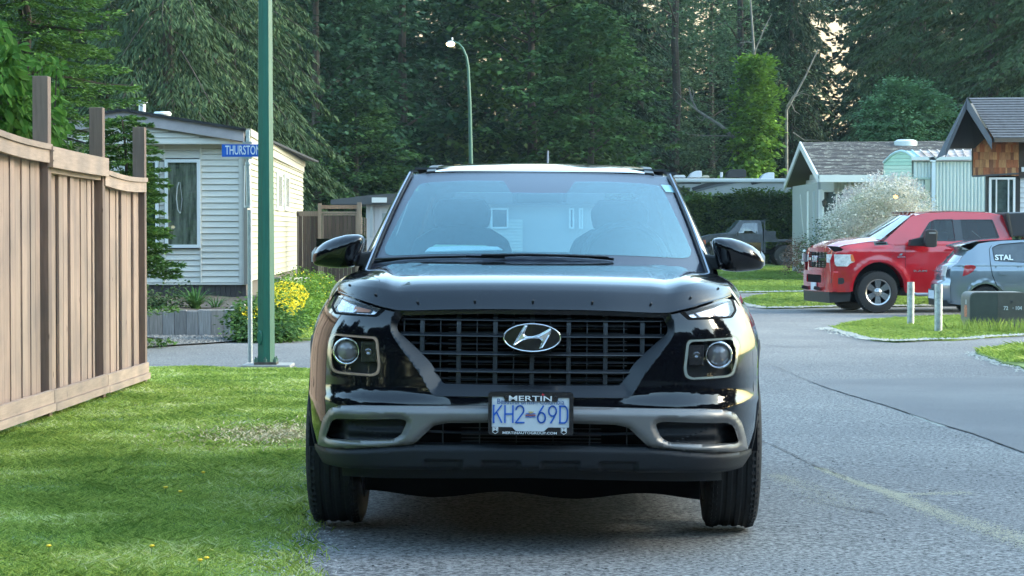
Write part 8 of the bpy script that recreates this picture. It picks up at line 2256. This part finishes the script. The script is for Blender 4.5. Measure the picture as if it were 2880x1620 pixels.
for i in range(220):
    x = rng.uniform(2340, 2600); y = np.interp(x, [2332, 2350, 2380, 2420, 2450, 2480, 2500, 2540, 2560, 2590, 2610], [630, 590, 557, 537, 518, 504, 512, 505, 525, 556, 590])
    p = np.array(at(x, y + 6, 49)); d = norm(np.array([rng.normal(0, .5) + (x - 2450) / 300, 0, 1.0])); L = rng.uniform(.1, .32)
    for j in range(8):
        q = p + d * L * j / 8; s = rng.normal(0, 1, 3); s = s / np.linalg.norm(s) * .018; u = d * .03 + rng.normal(0, .01, 3)
        tw.append(np.stack([q, q + u * .5 + s, q + u, q + u * .5 - s])[None])
off = np.array(wl.location); tw = [v - off for v in tw]
quads_to_mesh('new_shoots', tw, mat('blush_shoots', (.62, .55, .52), rough=.8), wl, 'stuff')
flowering('rose_bush', 'rose bush with white blossoms at the front of the red pickup', [(2255, 740), (2262, 690), (2290, 650), (2310, 620), (2335, 612), (2350, 650), (2345, 700), (2330, 750), (2270, 752)], 200, 49, 50.5, 26, 113, leaf=.045, m=rand_leaf('rose_leaves', (.03, .06, .03), (.09, .15, .06), nscale=2), fm=mat('white_petals', (.72, .74, .70), rough=.7), fs=(.03, .05))
leafy('red_leaf_shrub', 'dull reddish shrub between the black pickup wheel and the rose bush', 'shrub', (HX(2245, 54), 54, ground_z(7, 54)), blobpoly([(2215, 745), (2225, 690), (2250, 680), (2275, 700), (2280, 748)], 70, 53.6, 54.4, 114), .12, 22, .05, rand_leaf('reddish_leaves', (.05, .035, .03), (.12, .08, .06), nscale=2), 115)
# tall grass round the cabinet
n = 900; xs0 = rng.uniform(HX(2700, 31), HX(3000, 31), n); P = np.c_[xs0, rng.uniform(30.8, 31.9, n)]
V, Fc = blades(P, gz_np(P) + .02, rng.uniform(.08, .24, n), rng.uniform(.006, .012, n), .6)
np_mesh('tall_grass', V, Fc, GRASSF, kind='stuff')

# --- wood and houses behind the camera, mirrored in the black paint
rng = np.random.default_rng(123); n = 8500
ang = rng.uniform(-2.2, 2.2, n); dist = rng.uniform(36, 46, n); hgt = 18 + 4 * np.sin(ang * 7) + 2.5 * np.sin(ang * 19 + 1) + 1.5 * np.sin(ang * 43)
c = np.c_[np.sin(ang) * dist, -np.cos(ang) * dist, hgt * rng.uniform(0, 1, n) ** .85]
tag(quads_to_mesh('treeline', [leaf_disc(c, rng.uniform(1.0, 2.0, n), 34, .9, norm(np.c_[-np.sin(ang), np.cos(ang), np.full(n, .1)]), rng)], DARKC), kind='stuff')
# ------------------------------------------------------------------ thin evening air
hz = MB().box((-70, -60, -3.2), (70, 150, 34)); hm_ = bpy.data.materials.new('thin_air'); hm_.use_nodes = True; t = hm_.node_tree
t.nodes.remove(t.nodes['Principled BSDF']); pv_ = t.nodes.new('ShaderNodeVolumePrincipled'); pv_.inputs['Density'].default_value = .00017; pv_.inputs['Color'].default_value = (.62, .86, 1.0, 1); pv_.inputs['Anisotropy'].default_value = .2
t.links.new(pv_.outputs[0], t.nodes['Material Output'].inputs['Volume'])
tag(hz.build('haze', hm_), kind='stuff'); SC.cycles.volume_bounces = 0
# ------------------------------------------------------------------ lettering becomes plain mesh
bpy.context.view_layer.update()
dg = bpy.context.evaluated_depsgraph_get()
for o in [o for o in SC.objects if o.type == 'FONT']:
    me = bpy.data.meshes.new_from_object(o.evaluated_get(dg)); nm = o.name
    n_ = bpy.data.objects.new('tmp', me); COL.objects.link(n_); n_.parent = o.parent; n_.matrix_basis = o.matrix_basis.copy()
    for k in o.keys():
        if k in ('label', 'category', 'group', 'kind'): n_[k] = o[k]
    bpy.data.objects.remove(o); n_.name = nm
